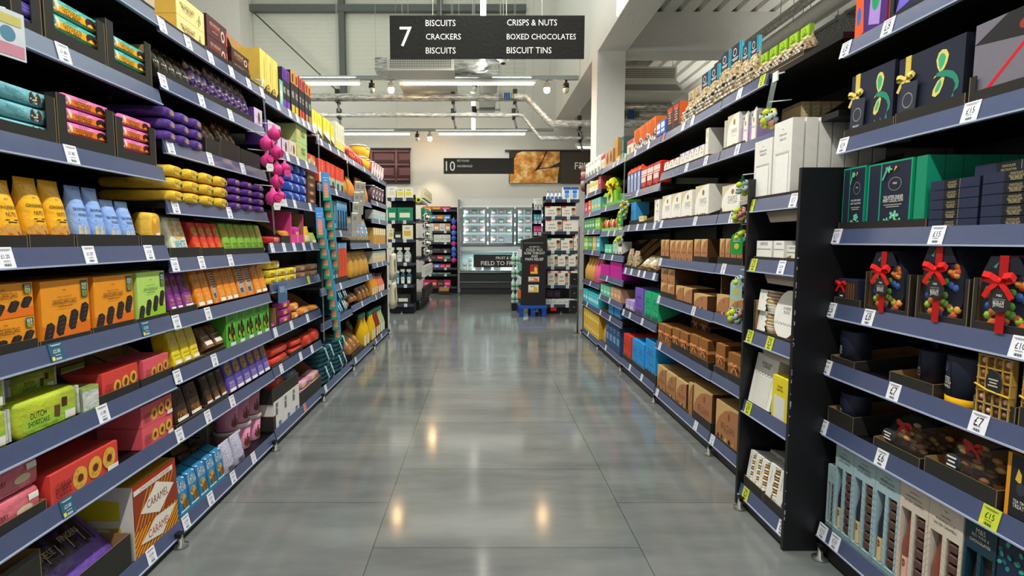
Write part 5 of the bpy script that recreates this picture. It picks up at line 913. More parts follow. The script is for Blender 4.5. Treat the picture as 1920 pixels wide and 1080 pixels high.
def I(key, x0, x1, yt, n=1, st=1, v=.018, d=None, up=.0022, back=0, gap=.005, on=None, yaw=0, tr=0, h=None, keep=None, dv=.002):
    b, r = NOW['b'], NOW['r']; D = d or KINDS[key][5]; zs = b.zs[r] + SUR + up
    if tr: v += .006; zs += .004; gap += .008 if n == 1 else .004
    X, a, e = span(x0, x1, v, zs + .08); ym = (a + e) / 2
    if on is not None: zs = z_at(on, ym) + .001
    H = min(h or (z_at(yt, ym) - zs) / st, room(zs) / st)
    w = abs(e - a) / n - gap; D = min(D, b.depth - v - .03)
    D = min(D, (b.depth - v - .02) / (back + 1) - dv)
    for i in range(n):
        y = a + (e - a) * (i + .5) / n
        for k in range(st):
            for q in range(back + 1):
                XX = X + (-1 if b.side == 'L' else 1) * q * (D + dv)
                put(key, XX, y, zs + k * (H + .0008), w, max(H - .001, .012), D, b.rz, (b.words, r, len(b.zs), x0 + (x1 - x0) * i / n, k, st, q), '', R(yaw), 1 if key not in ('cloth',) and back == 0 and st == 1 else 0)
def T(x0, x1, yl, yb=None, pw=0, yp=None, d=.26, v=.016, hold='', col='2c2b28', inn='a98252', curve=0, up=.0022, on=None, edge='7a6848'):
    b, r = NOW['b'], NOW['r']; zs = b.zs[r] + SUR + up; X, a, e = span(x0, x1, v, zs + .03); ym = (a + e) / 2
    if on is not None: zs = z_at(on, ym) + .001
    lip = max(z_at(yl, ym) - zs, .02); ph = max(z_at(yp, ym) - zs, lip + .01) if yp is not None else 0; ph = min(ph, room(zs)); hb = min(max(z_at(yb, ym) - zs, lip), room(zs)) if yb is not None else max(lip, ph)
    key = ('black card display tray' + (' of ' + hold if hold else ''), 'display tray', lambda w, h, d_: tray(w, h, d_, lip, pw, ph, col, inn, edge, curve, bk=hb), 'display_tray', None, d)
    put(key, X, ym, zs, abs(e - a) - .003, hb, min(d, b.depth - v - .02), b.rz, (b.words, r, len(b.zs), x0, 0, 1, 0), '', 0, 0)
def labels():
    G = {}
    for rec in REC: G.setdefault((rec[1], rec[3][0], rec[3][1]), []).append(rec)
    seen = {}
    for (desc, bay, r), L in G.items():
        xs = sorted({round(x[3][3], 1) for x in L}); backs = max(x[3][6] for x in L)
        for o, _, cat, p, extra in L:
            t = [desc]
            if len(xs) > 1: t.append(nth(xs.index(round(p[3], 1))) + ' from left')
            if p[5] > 1: t.append('topmost' if p[4] == p[5] - 1 else 'lowest' if p[4] == 0 else 'layer ' + ['one', 'two', 'three', 'four', 'five', 'six'][p[4]])
            if p[6]: t.append('%s behind' % nth(p[6] - 1))
            t.append(ROWW[r] + ' shelf' if p[2] else '')
            t.append(bay); lab = ', '.join(x for x in t if x)
            while lab in seen: lab = lab.replace(desc, 'further ' + desc, 1)
            seen[lab] = 1
            if len(lab.split()) > 16: print('LONG', len(lab.split()), lab)
            tag(o, lab, cat, '%s on the %s shelf of the %s' % (plural(cat), ROWW[r], bay) if len(L) > 1 else None)
# ------------------------------------------------------------------ left run
NB = ' of shelving, five more bays beyond it'
L1 = Bay('L', 1.16, 2.193, [2.10, 1.80, 1.50, 1.19, .905, .66, .425, .035], 'left black shelving bay nearest the viewer, full of biscuits', 'nearest left bay')
L2 = Bay('L', 2.197, 3.228, [2.085, 1.865, 1.615, 1.375, 1.137, .90, .672, .425, .036], 'second black shelving bay along the left, holding cookie bags', 'second left bay')
L3 = Bay('L', 3.232, 4.228, [2.07, 1.78, 1.483, 1.193, .95, .675, .43, .045], 'third black shelving bay along the left, between pink and blue hanging strips', 'third left bay')
L4 = Bay('L', 4.232, 5.238, [2.01, 1.655, 1.30, .83, .55, .04], 'fourth black shelving bay along the left, with cracker boxes', 'fourth left bay')
L5 = Bay('L', 5.242, 6.258, [2.0, 1.64, 1.185, .83, .57, .04], 'fifth black shelving bay along the left, with crisp bags on top', 'fifth left bay')
L6 = Bay('L', 6.262, 7.3, [1.98, 1.68, 1.47, 1.165, .945, .56, .036], 'last black shelving bay along the left, bottles at its foot', 'last left bay')
S(L1, 0, 'w200 £1.80'); T(150, 290, 2, hold='biscuits')
S(L1, 1, 'w122 £1.80')
T(20, 80, 40, pw=.036, yp=-40, hold='teacakes'); I('tc_p', 20, 80, -25, st=3, tr=1)
T(83, 200, 76, pw=.038, yp=13, hold='teacakes'); I('tc_y', 86, 198, 16, st=3, tr=1)
T(201, 286, 130, pw=.038, yp=60, hold='teacakes'); I('tc_y', 204, 284, 82, st=3, tr=1)
S(L1, 2, 'w137 £1.80')
T(-45, 108, 232, pw=.036, yp=160, hold='snowball packets'); I('tc_b', -42, 105, 160, st=3, tr=1)
T(109, 217, 260, pw=.038, yp=192, hold='teacakes'); I('tc_o', 112, 215, 188, st=4, tr=1)
T(219, 294, 286, pw=.038, yp=230, hold='teacakes'); I('tc_o', 222, 292, 222, st=4, tr=1)
S(L1, 3, 'w13 £1.20,w171 £1.20,w282 £1.25')
T(-60, 53, 441, 330, hold='gingerbread bags'); I('ginger', -55, 51, 332, n=2, tr=1, d=.09)
T(54, 141, 440, hold='gingerbread bags'); I('ginger', 56, 140, 335, n=2, tr=1, d=.09)
T(143, 262, 440, hold='shortbread bags'); I('short', 145, 206, 350, n=2, tr=1, d=.08); I('short', 207, 261, 376, n=2, tr=1, d=.08)
T(264, 328, 441, 356, hold='small biscuits', inn='8a6a40'); I('smallyel', 277, 318, 398, tr=1, d=.07)
S(L1, 4, 't109 £2.00,t276 £2.00')
T(-50, 73, 645, hold='biscuit boxes'); I('jaffa', -48, 68, 533, st=2, tr=1, d=.2)
T(74, 172, 630, hold='biscuit boxes'); I('jaffa', 76, 170, 524, tr=1, d=.25)
T(173, 254, 606, hold='biscuit boxes'); I('jaffa', 175, 252, 516, tr=1, d=.25)
T(255, 319, 592, hold='lime boxes'); I('jaffal', 256, 317, 509, tr=1, d=.25)
S(L1, 5, 'w196 £1.80')
I('dutch', -70, 18, 690, st=2, d=.09); I('dutch', 22, 152, 738, d=.1); I('silver', 153, 185, 724, d=.16); I('dutch', 24, 112, 694, v=.13, d=.09, st=2); I('silver', 114, 160, 684, v=.19, d=.12)
T(186, 262, 728, 676, curve=1, hold='red biscuit boxes', d=.2); I('puffr', 188, 260, 690, tr=1, d=.14)
T(264, 325, 700, 655, curve=1, hold='coral biscuit boxes', d=.2); I('puff', 266, 323, 668, tr=1, d=.14)
S(L1, 6, 't130 £2.00')
T(-60, 88, 975, hold='pink packets', d=.1); I('pinkpack', -56, 86, 874, st=2, tr=1, d=.075)
I('puffr', 90, 222, 856, d=.17, gap=.012); I('puff', 196, 264, 778, st=2, v=.2, d=.12); I('puff', 265, 326, 750, st=2, d=.17, v=.022)
S(L1, 7, 'w286 £2.00')
T(-90, 88, 1085, hold='dark packs'); T(90, 248, 1058, hold='chocolate finger bags', d=.3); I('winder', 97, 241, 940, tr=1, v=.02, d=.07); I('wafer', 252, 333, 884, d=.25)
S(L2, 0, 'w306 £2.00,w355 £2.00,w397 £2.50,w436 £2.50,w468 £3.00,w493 £3.00')
T(300, 346, 62, hold='red boxes', d=.3); T(347, 386, 75, hold='gold boxes'); I('goldbox', 330, 384, 6, st=2, v=.03, d=.3, up=.005)
T(386, 428, 100, hold='maroon boxes'); I('brownbox', 387, 427, 40, st=2, tr=1, d=.3); T(430, 470, 128, hold='bronze boxes', d=.3); I('bronzebox', 433, 468, 100, st=2, tr=1, d=.25)
S(L2, 1, 'w308 £2.00,w380 £2.00,w434 £2.25')
T(283, 362, 145, hold='cone bags'); I('cone_y', 286, 360, 98, n=5, tr=1, d=.1); T(363, 398, 170, hold='purple bags'); I('cone_p', 364, 397, 120, n=3, tr=1, d=.1); T(399, 472, 200, hold='purple bags'); I('cone_p', 400, 470, 148, n=6, tr=1, d=.1)
I('pinkwhite', 476, 496, 204, d=.16)
S(L2, 2, 'w322 £2.25,w396 £2.25,w457 £2.30')
I('purpend', 300, 385, 214, n=3, st=3, d=.3, v=.0); T(386, 412, 262, hold='dark packs'); I('darkpack', 388, 411, 230, n=2, tr=1, d=.1); T(413, 450, 268, hold='dark packs'); I('darkpack', 414, 449, 235, n=3, tr=1, d=.1); T(451, 488, 285, 265, hold='dark packs', curve=1)
S(L2, 3, 'w331 £1.00,w432 £1.50')
I('yelend', 318, 432, 322, n=4, st=3, d=.28, v=.0); I('purpend2', 434, 500, 342, n=3, st=4, d=.28, v=.0)
S(L2, 4, 'w330 £2.50,w380 £2.50,w434 £2.50')
T(318, 376, 464, hold='cookie bags'); I('ck_cream', 324, 358, 400, tr=1, d=.08); T(377, 421, 464, hold='red cookie bags'); I('ck_red', 366, 420, 412, n=4, tr=1, d=.08)
T(422, 496, 465, hold='green cookie bags'); I('ck_green', 422, 502, 415, n=6, tr=1, d=.08)
S(L2, 5, 'w333 £2.50,w392 £2.50')
T(316, 370, 575, hold='cookie bags', d=.15); I('ck_purp', 320, 345, 496, n=2, tr=1, d=.08); I('ck_purp', 346, 366, 496, tr=1, d=.08); I('ck_orange', 371, 400, 494, n=2, d=.08); I('ck_back', 402, 412, 494, d=.08); I('ck_orange', 413, 448, 492, n=3, d=.08); I('ck_back', 450, 478, 490, n=2, d=.08); I('ck_orange', 480, 504, 490, n=2, d=.08)
S(L2, 6, 'w335 £2.50,w404 £2.50')
T(322, 384, 688, hold='yellow cookie bags'); I('ck_yellow', 326, 376, 610, n=3, tr=1, d=.08); T(385, 424, 655, hold='brown bags'); I('ck_brown', 386, 422, 610, n=2, tr=1, d=.07)
I('eggbox', 424, 508, 577, n=5, d=.1)
S(L2, 7, 'w339 £2.50,w392 £2.50,w437 £2.50')
T(326, 384, 785, hold='dark cookie bags'); I('ck_dark', 330, 380, 718, n=2, tr=1, d=.08); T(385, 428, 748, hold='dark cookie bags'); I('ck_dark', 387, 427, 693, n=3, tr=1, d=.08)
I('ck_lilac', 430, 512, 652, n=6, d=.08)
S(L2, 8, 'w351 £2.00,w397 £2.00,w439 £2.00,w477 £2.50')
T(334, 424, 944, hold='blue cookie bags', col='2f86b0', inn='2a6a8c', edge='2f86b0', d=.18); I('planet', 337, 422, 862, n=5, tr=1, d=.1)
I('ck_brown', 352, 392, 845, v=.2, d=.08); I('silver', 388, 408, 790, v=.22, d=.1); I('greybag', 424, 462, 820, n=2, d=.08); I('tub', 438, 499, 738, n=3, st=2, v=.06, d=.1)
S(L3, 0, 'w523 £3.00,w545 £2.50,w559 £2.50,w570 £2.50,w580 £2.50,w590 £2.50')
T(468, 524, 168, 78, curve=1, hold='tall gold boxes', d=.16); I('goldtall', 488, 522, 104, n=3, v=.024, up=.004, d=.13)
I('teaard', 524, 531, 150, d=.14); I('slimp', 530, 544, 130, d=.14, n=2); I('slimo', 546, 560, 136, n=2, d=.1); I('slimr', 561, 571, 147, n=2, d=.1); I('slimb', 572, 584, 158, n=2, d=.1)
S(L3, 1, 'w541 £2.00,w560 £2.00,w577 £2.00')
I('pinkwhite', 502, 527, 231, d=.14); I('plaidbox', 525, 556, 235, v=.16, d=.18); I('pinkwhite', 528, 541, 261, d=.12); I('palepink', 542, 555, 265, d=.12); I('greenbox', 556, 576, 237, st=2, d=.14); I('redtopw', 577, 592, 290, d=.14)
S(L3, 2, 'w536 £1.00,w554 £1.00,w583 £1.00')
I('choccard', 577, 592, 325, st=4, d=.1); I('bluewrap', 540, 576, 309, n=3, st=4, d=.1)
S(L3, 3, 'w512 £3.00,w534 £3.00,w553 £3.00,w571 £1.00,w586 £1.00')
I('redpop', 500, 528, 443, d=.1); T(528, 544, 442, 402, hold='orange packs'); I('orgpack', 530, 543, 432, d=.06, tr=1); I('pinkcase', 545, 570, 399, d=.16); I('magpack', 549, 567, 425, v=.04, up=.005, d=.08); I('yelbag', 571, 584, 424, d=.06); I('limebag', 585, 596, 436, d=.06)
S(L3, 4, 'y580 £2.00')
I('yelbar', 500, 556, 504, n=3, st=2, d=.12); I('yelbar', 502, 526, 489, on=504, v=.03, d=.1); I('brnbar', 559, 600, 496, n=2, st=2, d=.12)
S(L3, 5, 'w518 £1.50,w548 £1.50,w578 £1.50')
T(497, 521, 615, 575, pw=.012, yp=580, hold='magenta packs'); I('magpack', 500, 519, 607, tr=1, d=.1); T(523, 547, 605, 562, pw=.01, yp=590, hold='magenta packs'); I('magpack', 525, 546, 565, st=3, tr=1, d=.1); I('orgpack', 548, 561, 568, st=2, d=.09)
T(562, 583, 592, 546, curve=1, hold='orange packs'); I('orgpack', 564, 582, 576, tr=1, d=.08); T(584, 602, 588, 550, curve=1, hold='orange packs'); I('orgpack', 586, 600, 572, tr=1, d=.08)
S(L3, 6, 'w529 £1.50,w565 £1.50,w586 £1.50')
T(500, 543, 680, 640, curve=1, hold='oat biscuits'); I('redround', 504, 541, 648, st=2, tr=1, d=.09); T(544, 568, 655, 622, curve=1, hold='oat biscuits'); I('redround', 546, 567, 636, st=2, tr=1, d=.09); I('redround', 572, 603, 622, n=2, d=.1)
S(L3, 7, 'p573 £1.00')
T(500, 518, 780, hold='cartons'); I('whitebox', 514, 561, 736, n=3, d=.22); T(512, 537, 722, on=750, d=.22, hold='red biscuits', v=.02); I('redround', 513, 536, 706, on=738, v=.03, d=.1); T(538, 561, 706, on=728, d=.22, hold='blue biscuits', v=.02); I('blueround', 539, 560, 694, on=722, v=.03, d=.1)
T(562, 602, 720, 650, hold='wrapped bars', d=.3); I('wrapbar', 565, 599, 705, n=2, st=3, tr=1, d=.09)
S(L4, 0, 'w604 £2.00,w620 £2.00,w636 £2.00,w648 £2.00'); T(584, 605, 262, hold='yellow boxes'); I('yelgrey', 585, 604, 210, n=2, tr=1, d=.12); T(605, 628, 278, hold='yellow boxes'); I('yelgrey', 606, 619, 223, tr=1, d=.12); I('yelgrey', 620, 627, 236, tr=1, d=.12); T(629, 647, 288, hold='slim boxes'); I('yelslim', 630, 646, 233, n=3, tr=1, d=.12)
S(L4, 1, 'w612 £2.00,w632 £2.00'); T(597, 628, 345, hold='cracker boxes'); I('redtopw', 598, 611, 299, tr=1, d=.12); I('redtop', 612, 628, 306, n=2, tr=1, d=.12); I('redtop', 629, 645, 315, n=2, d=.12); I('orgbag', 646, 658, 325, d=.12)
S(L4, 2, 'w640 £2.00'); T(618, 652, 428, hold='breadsticks'); I('darktall', 620, 631, 376, n=2, tr=1, d=.1); I('bluetall', 632, 651, 378, n=4, tr=1, d=.1)
S(L4, 3, 'w640 £2.00'); T(617, 652, 520, hold='breadsticks'); I('darktall', 618, 634, 460, n=3, tr=1, d=.1); I('redstick', 635, 651, 455, n=3, tr=1, d=.1)
S(L4, 4, 'w628 £2.00'); I('coolbag', 630, 648, 541, st=2, d=.24, n=2); I('toffee', 649, 657, 560, d=.1)
S(L4, 5, 'w612 £8.00'); I('coolbag', 603, 652, 640, n=2, st=2, d=.26)
S(L5, 0, 'w664 £2.00,w684 £2.00'); I('crispbag', 656, 668, 270, n=3, d=.14); I('crispred', 669, 684, 284, n=3, d=.14); I('cup_y', 684, 697, 278, n=2, st=2, d=.12)
S(L5, 1, 'w676 £2.00'); I('orgbag', 660, 669, 332, d=.14); T(670, 676, 370, 335, hold='crisps'); I('orgbag', 677, 692, 335, n=2, d=.14)
S(L5, 2, 'w690 £2.00'); T(657, 694, 450, hold='popcorn'); I('nutblue', 658, 693, 408, n=4, tr=1, d=.12)
S(L5, 3, 'w690 £2.00'); T(658, 694, 515, hold='gold bags'); I('popcorn', 658, 694, 470, n=4, tr=1, d=.14)
S(L5, 4, 'w680 £2.00'); I('toffee', 660, 672, 545, n=2, d=.1); I('brownbag', 674, 694, 536, n=3, d=.12)
S(L5, 5, 'w668 £2.00'); T(656, 682, 655, hold='bronze bags'); I('toffee', 658, 680, 622, n=3, tr=1, d=.12); I('brownbag', 660, 678, 600, v=.22, n=2, d=.14); I('btl_y', 684, 695, 588, n=2, d=.12)
S(L6, 0, 'w710 £2.00'); I('cup_r', 700, 722, 312, n=5, d=.1)
S(L6, 1, 'w708 £3.00'); I('cup_b', 700, 722, 354, n=4, d=.1)
S(L6, 2, 'w712 £3.00'); I('whitebar', 700, 723, 396, n=6, d=.1)
S(L6, 3, 'w712 £3.00'); I('goldjar', 700, 723, 428, n=6, d=.1)
S(L6, 4, 'w708 £3.00,w718 £3.00'); I('creambox', 699, 723, 470, n=6, d=.1)
S(L6, 5, 'w706 £3.00,w716 £3.00'); I('btl_o', 699, 710, 512, n=3, d=.08); I('btl_p', 711, 722, 512, n=3, d=.08)
S(L6, 6, 'w706 £3.00,w716 £3.00'); I('btl_y', 698, 706, 583, n=2, d=.12); I('btl_r', 707, 714, 578, n=2, d=.12); I('btl_g', 715, 723, 575, n=2, d=.12)
# ------------------------------------------------------------------ right run
R0 = Bay('R', 1.11, 2.103, [1.95, 1.594, 1.252, .966, .737, .495, .075], 'right black shelving bay nearest the viewer, navy gift boxes', 'nearest right bay')
R1 = Bay('R', 2.132, 3.158, [2.01, 1.72, 1.36, 1.077, .79, .436, .06], 'right black shelving bay behind the white party goods tower', 'bay behind tower',
         cut={0: (2.66, 3.158, 1), 1: (2.55, 3.158, 1), 2: (2.56, 3.158), 3: (2.56, 3.158), 4: (2.56, 3.158), 5: (2.56, 3.158), 6: (2.56, 3.158)})
R2 = Bay('R', 3.162, 4.188, [2.005, 1.72, 1.36, 1.075, .785, .432, .06], 'black shelving bay of tan and cream chocolate boxes on the right', 'third right bay')
R3 = Bay('R', 4.192, 5.208, [2.01, 1.65, 1.352, .953, .55, .072], 'black shelving bay with red bus tins on the right', 'fourth right bay')
R4 = Bay('R', 5.212, 6.248, [2.015, 1.584, 1.313, 1.06, .824, .596, .414, .065], 'black shelving bay with magenta boxes on the right', 'fifth right bay')
R5 = Bay('R', 6.252, 7.3, [2.03, 1.81, 1.565, 1.343, 1.09, .70, .41, .041], 'farthest black shelving bay on the right, tea boxes and bottles', 'last right bay')
TW = Bay('R', 2.128, 2.512, [1.395, 1.125, .795, .46, .05], 'tall black display tower of white party tableware', 'black tower', xf=1.235, depth=.44, name='display_tower')
for e in (-1, 1):
    b = B(); x = e * TW.L / 2; b.box((min(x, x + e * .018), -.004, 0), (max(x, x + e * .018), .46, 1.545), '17171a:s')
    if e > 0:
        q = random.Random(9)
        for i in range(26):
            z = q.uniform(.01, 1.2); b.box((x + .0175, -.0045, z), (x + .0185, q.uniform(-.002, .001), z + q.uniform(.004, .02)), 'a8a59c')
    ob('side_panel', b, TW.t)
for i in range(3):
    b = B(); z = TW.zs[i]; h_ = TW.L / 2 - .03; b.prism([(h_, z - .002), (-h_ + .02, z - .002), (-h_ + .06, z - .05), (h_, z - .05)][::-1], .05, .054, 'b5aa9a'); o = ob('under_card', b, TW.t); o['label'] = 'pale grey card under the shelf'
S(R0, 0, 'w1583 £8,w1662 £8'); I('mixbag', 1604, 1664, 0, h=.32, d=.12); T(1666, 1788, 25, pw=.02, yp=-140, hold='purple boxes', d=.28); I('chocegg', 1669, 1785, 0, tr=1, h=.2, d=.2)
S(R0, 1, 'w1578 £16,w1817 £15')
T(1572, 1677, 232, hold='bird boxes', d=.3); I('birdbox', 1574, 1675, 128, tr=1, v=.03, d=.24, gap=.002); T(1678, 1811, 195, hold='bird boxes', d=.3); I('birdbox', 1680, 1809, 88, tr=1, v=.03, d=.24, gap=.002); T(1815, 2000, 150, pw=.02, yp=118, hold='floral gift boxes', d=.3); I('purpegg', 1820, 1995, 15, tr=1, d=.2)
S(R0, 2, 'w1566 £13,w1754 £15')
T(1562, 1738, 414, hold='mint boxes', d=.42); I('mintbox', 1566, 1622, 313, tr=1, d=.055, gap=.002); I('mintbox', 1623, 1710, 302, tr=1, d=.055, gap=.002); I('mintend', 1711, 1737, 291, tr=1, d=.055, back=5)
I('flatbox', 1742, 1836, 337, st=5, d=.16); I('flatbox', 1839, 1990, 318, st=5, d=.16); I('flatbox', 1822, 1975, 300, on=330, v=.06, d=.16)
S(R0, 3, 'w1556 £6,w1626 £8,w1910 £10')
T(1557, 1614, 560, hold='small gifts', d=.2); I('smallgift', 1559, 1611, 523, tr=1, d=.1)
T(1620, 1704, 578, 510, pw=.014, yp=512, hold='jewel boxes', d=.32); I('gem', 1628, 1694, 472, tr=1, d=.1, v=.012); T(1715, 1814, 592, 520, pw=.014, yp=520, hold='jewel boxes', d=.32); I('gem', 1722, 1806, 458, tr=1, d=.11, v=.012); T(1819, 1960, 610, 535, pw=.014, yp=525, hold='jewel boxes', d=.32); I('gem', 1830, 1945, 480, tr=1, d=.11, v=.012)
S(R0, 4, 'w1548 £6.50,w1673 £7,w1832 £7')
T(1552, 1603, 672, 655, hold='navy drums', d=.3); I('drum', 1557, 1600, 620, tr=1); T(1667, 1751, 708, 692, hold='navy drums', d=.3); I('drum', 1708, 1750, 656, tr=1, v=.05); I('drumy', 1752, 1822, 668)
T(1824, 1905, 752, 738, hold='gold truffles', d=.25); I('goldtruf', 1830, 1904, 668, tr=1, d=.08, v=.012); T(1908, 2000, 775, hold='gold truffles', d=.25); I('goldtruf', 1914, 1990, 690, tr=1, d=.08)
S(R0, 5, 'w1541 £6.50,w1650 £6,y1853 £15')
T(1537, 1600, 772, 758, hold='navy drums', d=.32); I('drum', 1553, 1580, 722, tr=1, v=.12); I('drum', 1563, 1599, 737, tr=1); T(1637, 1725, 838, 815, hold='florentine bags', d=.3); I('nutbag', 1640, 1722, 775, tr=1, d=.16); T(1732, 1870, 885, 870, hold='florentine bags', d=.3); I('nutbag', 1752, 1860, 805, tr=1, d=.16); I('hexbox', 1884, 1975, 862, d=.12)
S(R0, 6, 'w1540 £10,w1563 £20')
I('wineb', 1541, 1562, 872, v=.03, d=.09); I('wineb', 1561, 1594, 831, v=.02, d=.1, gap=.002); I('wineb', 1594, 1634, 849, v=.02, d=.1, gap=.002); I('wineb', 1634, 1679, 872, v=.02, d=.1, gap=.002); I('winep', 1679, 1732, 900, v=.02, d=.1, gap=.002); I('winep', 1732, 1795, 944, v=.02, d=.1, gap=.002); I('winer', 1797, 1856, 968, v=.02, d=.1, gap=.002); I('leafcarton', 1857, 1935, 1022, v=.02, d=.1)
# tower
S(TW, 0, 'y1407 £4,w1486 £12'); T(1404, 1501, 372, 300, hold='tablecloth boxes', d=.4, inn='2c2b28', edge='2c2b28'); I('cloth', 1412, 1446, 262, tr=1, d=.048, back=5, gap=.002, dv=.008); I('cloth', 1447, 1483, 226, tr=1, d=.048, back=6, gap=.002, dv=.008)
S(TW, 1, 'y1411 £3,w1463 £2.50'); T(1412, 1470, 484, hold='napkins', d=.2); I('napkin', 1418, 1449, 451, tr=1, d=.1); I('napkin', 1450, 1472, 451, tr=1, d=.1); T(1473, 1499, 484, 450, hold='plates', d=.14); I('napkin', 1474, 1498, 460, tr=1, d=.08, v=.03)
S(TW, 2, 'y1404 £3,y1441 £3'); T(1412, 1493, 636, 560, hold='paper plates', d=.3, pw=.01, yp=570); I('cups', 1418, 1444, 547, st=2, tr=1, d=.07); I('plates', 1442, 1490, 546, tr=1, d=.07)
S(TW, 3, 'y1401 £4'); I('bunting', 1396, 1443, 670, d=.06); I('whiteflat', 1405, 1488, 668, v=.18, d=.2); I('yelnap', 1447, 1484, 708, d=.07)
S(TW, 4, 'y1396 £3,w1463 £2'); T(1388, 1430, 905, hold='paper cups', d=.3); T(1431, 1478, 940, hold='paper cups', d=.3); I('cups', 1390, 1429, 854, n=3, tr=1, d=.09, back=1, v=.012); I('cups', 1432, 1477, 882, n=2, tr=1, d=.09, back=1, v=.012)
# bay behind the tower, and the one after it
S(R1, 0, 'w1385 £1.75,y1427 £5'); T(1338, 1376, 200, hold='sweet bags'); I('hb_blk', 1339, 1377, 90, n=2, tr=1, d=.09); T(1377, 1408, 170, hold='sweet bags'); I('hb_blk', 1378, 1409, 76, n=2, tr=1, d=.09)
T(1411, 1508, 135, 100, hold='nut bags', d=.2); I('hb_grn', 1412, 1506, 76, n=5, tr=1, d=.09); I('hb_drk', 1512, 1566, 84, n=3, v=.12, d=.1)
S(R1, 1, 'w1381 £6'); T(1330, 1362, 300, hold='cream boxes'); I('swiss', 1331, 1361, 226, n=2, tr=1, d=.16); T(1363, 1395, 272, hold='cream boxes'); I('swiss', 1363, 1386, 214, n=1, tr=1, d=.1); I('swissp', 1387, 1418, 207, n=2, tr=1, d=.1)
zb = R1.zs[1] + SUR + .001
for i in range(7):
    X = 1.475 + i * .047; put('swissend', X + .022, 2.56, zb, .045, z_at(190, 2.56) - zb, .16, 0, ('bay behind tower', 1, 7, 1480 + i * 17, 0, 1, 0), '', 0, 0)
b = B(); b.prism([(-.16, 0), (.02, 0), (.02, .17), (-.16, .05)], 0, .003, '2a2927'); o = ob('display_tray', b, None, (1.70, 2.55, zb)); REC.append((o, 'black sloping card side of a display tray', 'display tray', ('bay behind tower', 1, 7, 1560, 0, 1, 0), ''))
S(R1, 2, 'w1370 £6'); T(1350, 1390, 402, 365, hold='cream boxes', pw=.012, yp=388); I('swissb', 1352, 1389, 346, tr=1, d=.2)
S(R1, 3, 'w1355 £4'); T(1331, 1393, 483, hold='tan boxes'); I('belg', 1332, 1393, 447, n=4, tr=1, d=.16)
S(R1, 4); I('belgs', 1340, 1394, 556, n=2, d=.16); I('belgs', 1329, 1352, 518, on=556, v=.04, d=.16)
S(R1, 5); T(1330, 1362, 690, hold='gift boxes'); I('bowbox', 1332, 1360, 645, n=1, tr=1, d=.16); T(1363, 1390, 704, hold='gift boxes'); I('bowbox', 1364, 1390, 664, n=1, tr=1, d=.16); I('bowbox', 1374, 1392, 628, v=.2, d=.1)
S(R1, 6, 'w1334 £10'); T(1340, 1386, 838, hold='BELGIAN boxes'); I('belgl', 1341, 1384, 760, tr=1, d=.06, back=2)
S(R2, 0, 'w1280 £1.50,w1297 £1.50'); T(1250, 1275, 240, hold='dark boxes'); I('orgcrt', 1250, 1274, 197, n=2, tr=1, d=.14); I('hb_pal', 1276, 1302, 165, n=2, d=.12); T(1303, 1338, 218, hold='sweet bags'); I('hb_blk', 1304, 1337, 130, n=2, tr=1, d=.09)
S(R2, 1, 'w1286 £2,w1322 £6'); T(1244, 1274, 338, hold='cream boxes'); I('swissr', 1245, 1273, 300, n=3, tr=1, d=.12); T(1275, 1321, 320, hold='lilac boxes'); I('swissl', 1275, 1320, 280, n=5, tr=1, d=.12); T(1322, 1329, 305, hold='cream boxes'); I('swiss', 1322, 1329, 240, tr=1, d=.12)
S(R2, 2, 'w1239 £4,w1302 £6'); T(1236, 1299, 408, 388, hold='cream boxes'); I('swissb', 1237, 1298, 362, n=3, tr=1, d=.18); T(1302, 1330, 402, 375, hold='cream boxes'); I('swissb', 1303, 1329, 347, n=1, tr=1, d=.18)
S(R2, 3, 'w1237 £6'); T(1238, 1256, 480, hold='tan boxes'); I('belg', 1239, 1255, 449, n=2, tr=1, d=.16); I('belg', 1256, 1299, 450, n=4, d=.16); T(1300, 1328, 481, hold='tan boxes'); I('belg', 1301, 1327, 448, n=2, tr=1, d=.16)
S(R2, 4, 'w1234 £8,w1299 £8'); T(1238, 1266, 549, hold='truffle boxes'); I('belgs', 1239, 1265, 504, n=2, st=2, tr=1, d=.16); T(1267, 1299, 566, hold='truffle boxes'); I('belgs', 1267, 1298, 538, n=2, tr=1, d=.16); I('belgside', 1272, 1310, 505, v=.24, n=2, d=.16); I('belgs', 1301, 1327, 552, n=1, d=.16)
S(R2, 5, 'w1236 £15'); I('bowbox', 1234, 1258, 610, n=2, d=.16); T(1259, 1291, 648, hold='gift boxes'); I('bowbox', 1260, 1290, 620, n=2, tr=1, d=.16); T(1292, 1328, 670, hold='gift boxes'); I('bowbox', 1293, 1327, 632, n=2, tr=1, d=.16)
T(1294, 1330, 610, on=634, v=.2, d=.24, hold='gift boxes'); I('bowbox', 1296, 1328, 592, on=632, v=.205, n=2, d=.16)
S(R2, 6, 'w1231 £10,w1303 £10'); T(1231, 1290, 745, hold='tan boxes', d=.3); I('belg', 1232, 1287, 700, n=3, tr=1, d=.055, back=2); I('belg', 1290, 1298, 718, d=.1); T(1298, 1336, 780, hold='BELGIAN boxes'); I('belgl', 1299, 1335, 728, n=1, tr=1, d=.055, back=2)
S(R3, 0, 'p1243 £1,w1215 £1.50,w1190 £1.50'); I('creamr', 1176, 1187, 262, d=.12); I('kraft', 1170, 1176, 256, v=.08, d=.2); I('orground', 1189, 1230, 232, n=3, d=.14); I('bluecar', 1231, 1247, 226, n=2, d=.1)
S(R3, 1, 'w1194 £6'); I('tower', 1176, 1201, 312, n=4, d=.07); I('busbox', 1202, 1238, 308, n=3, d=.09)
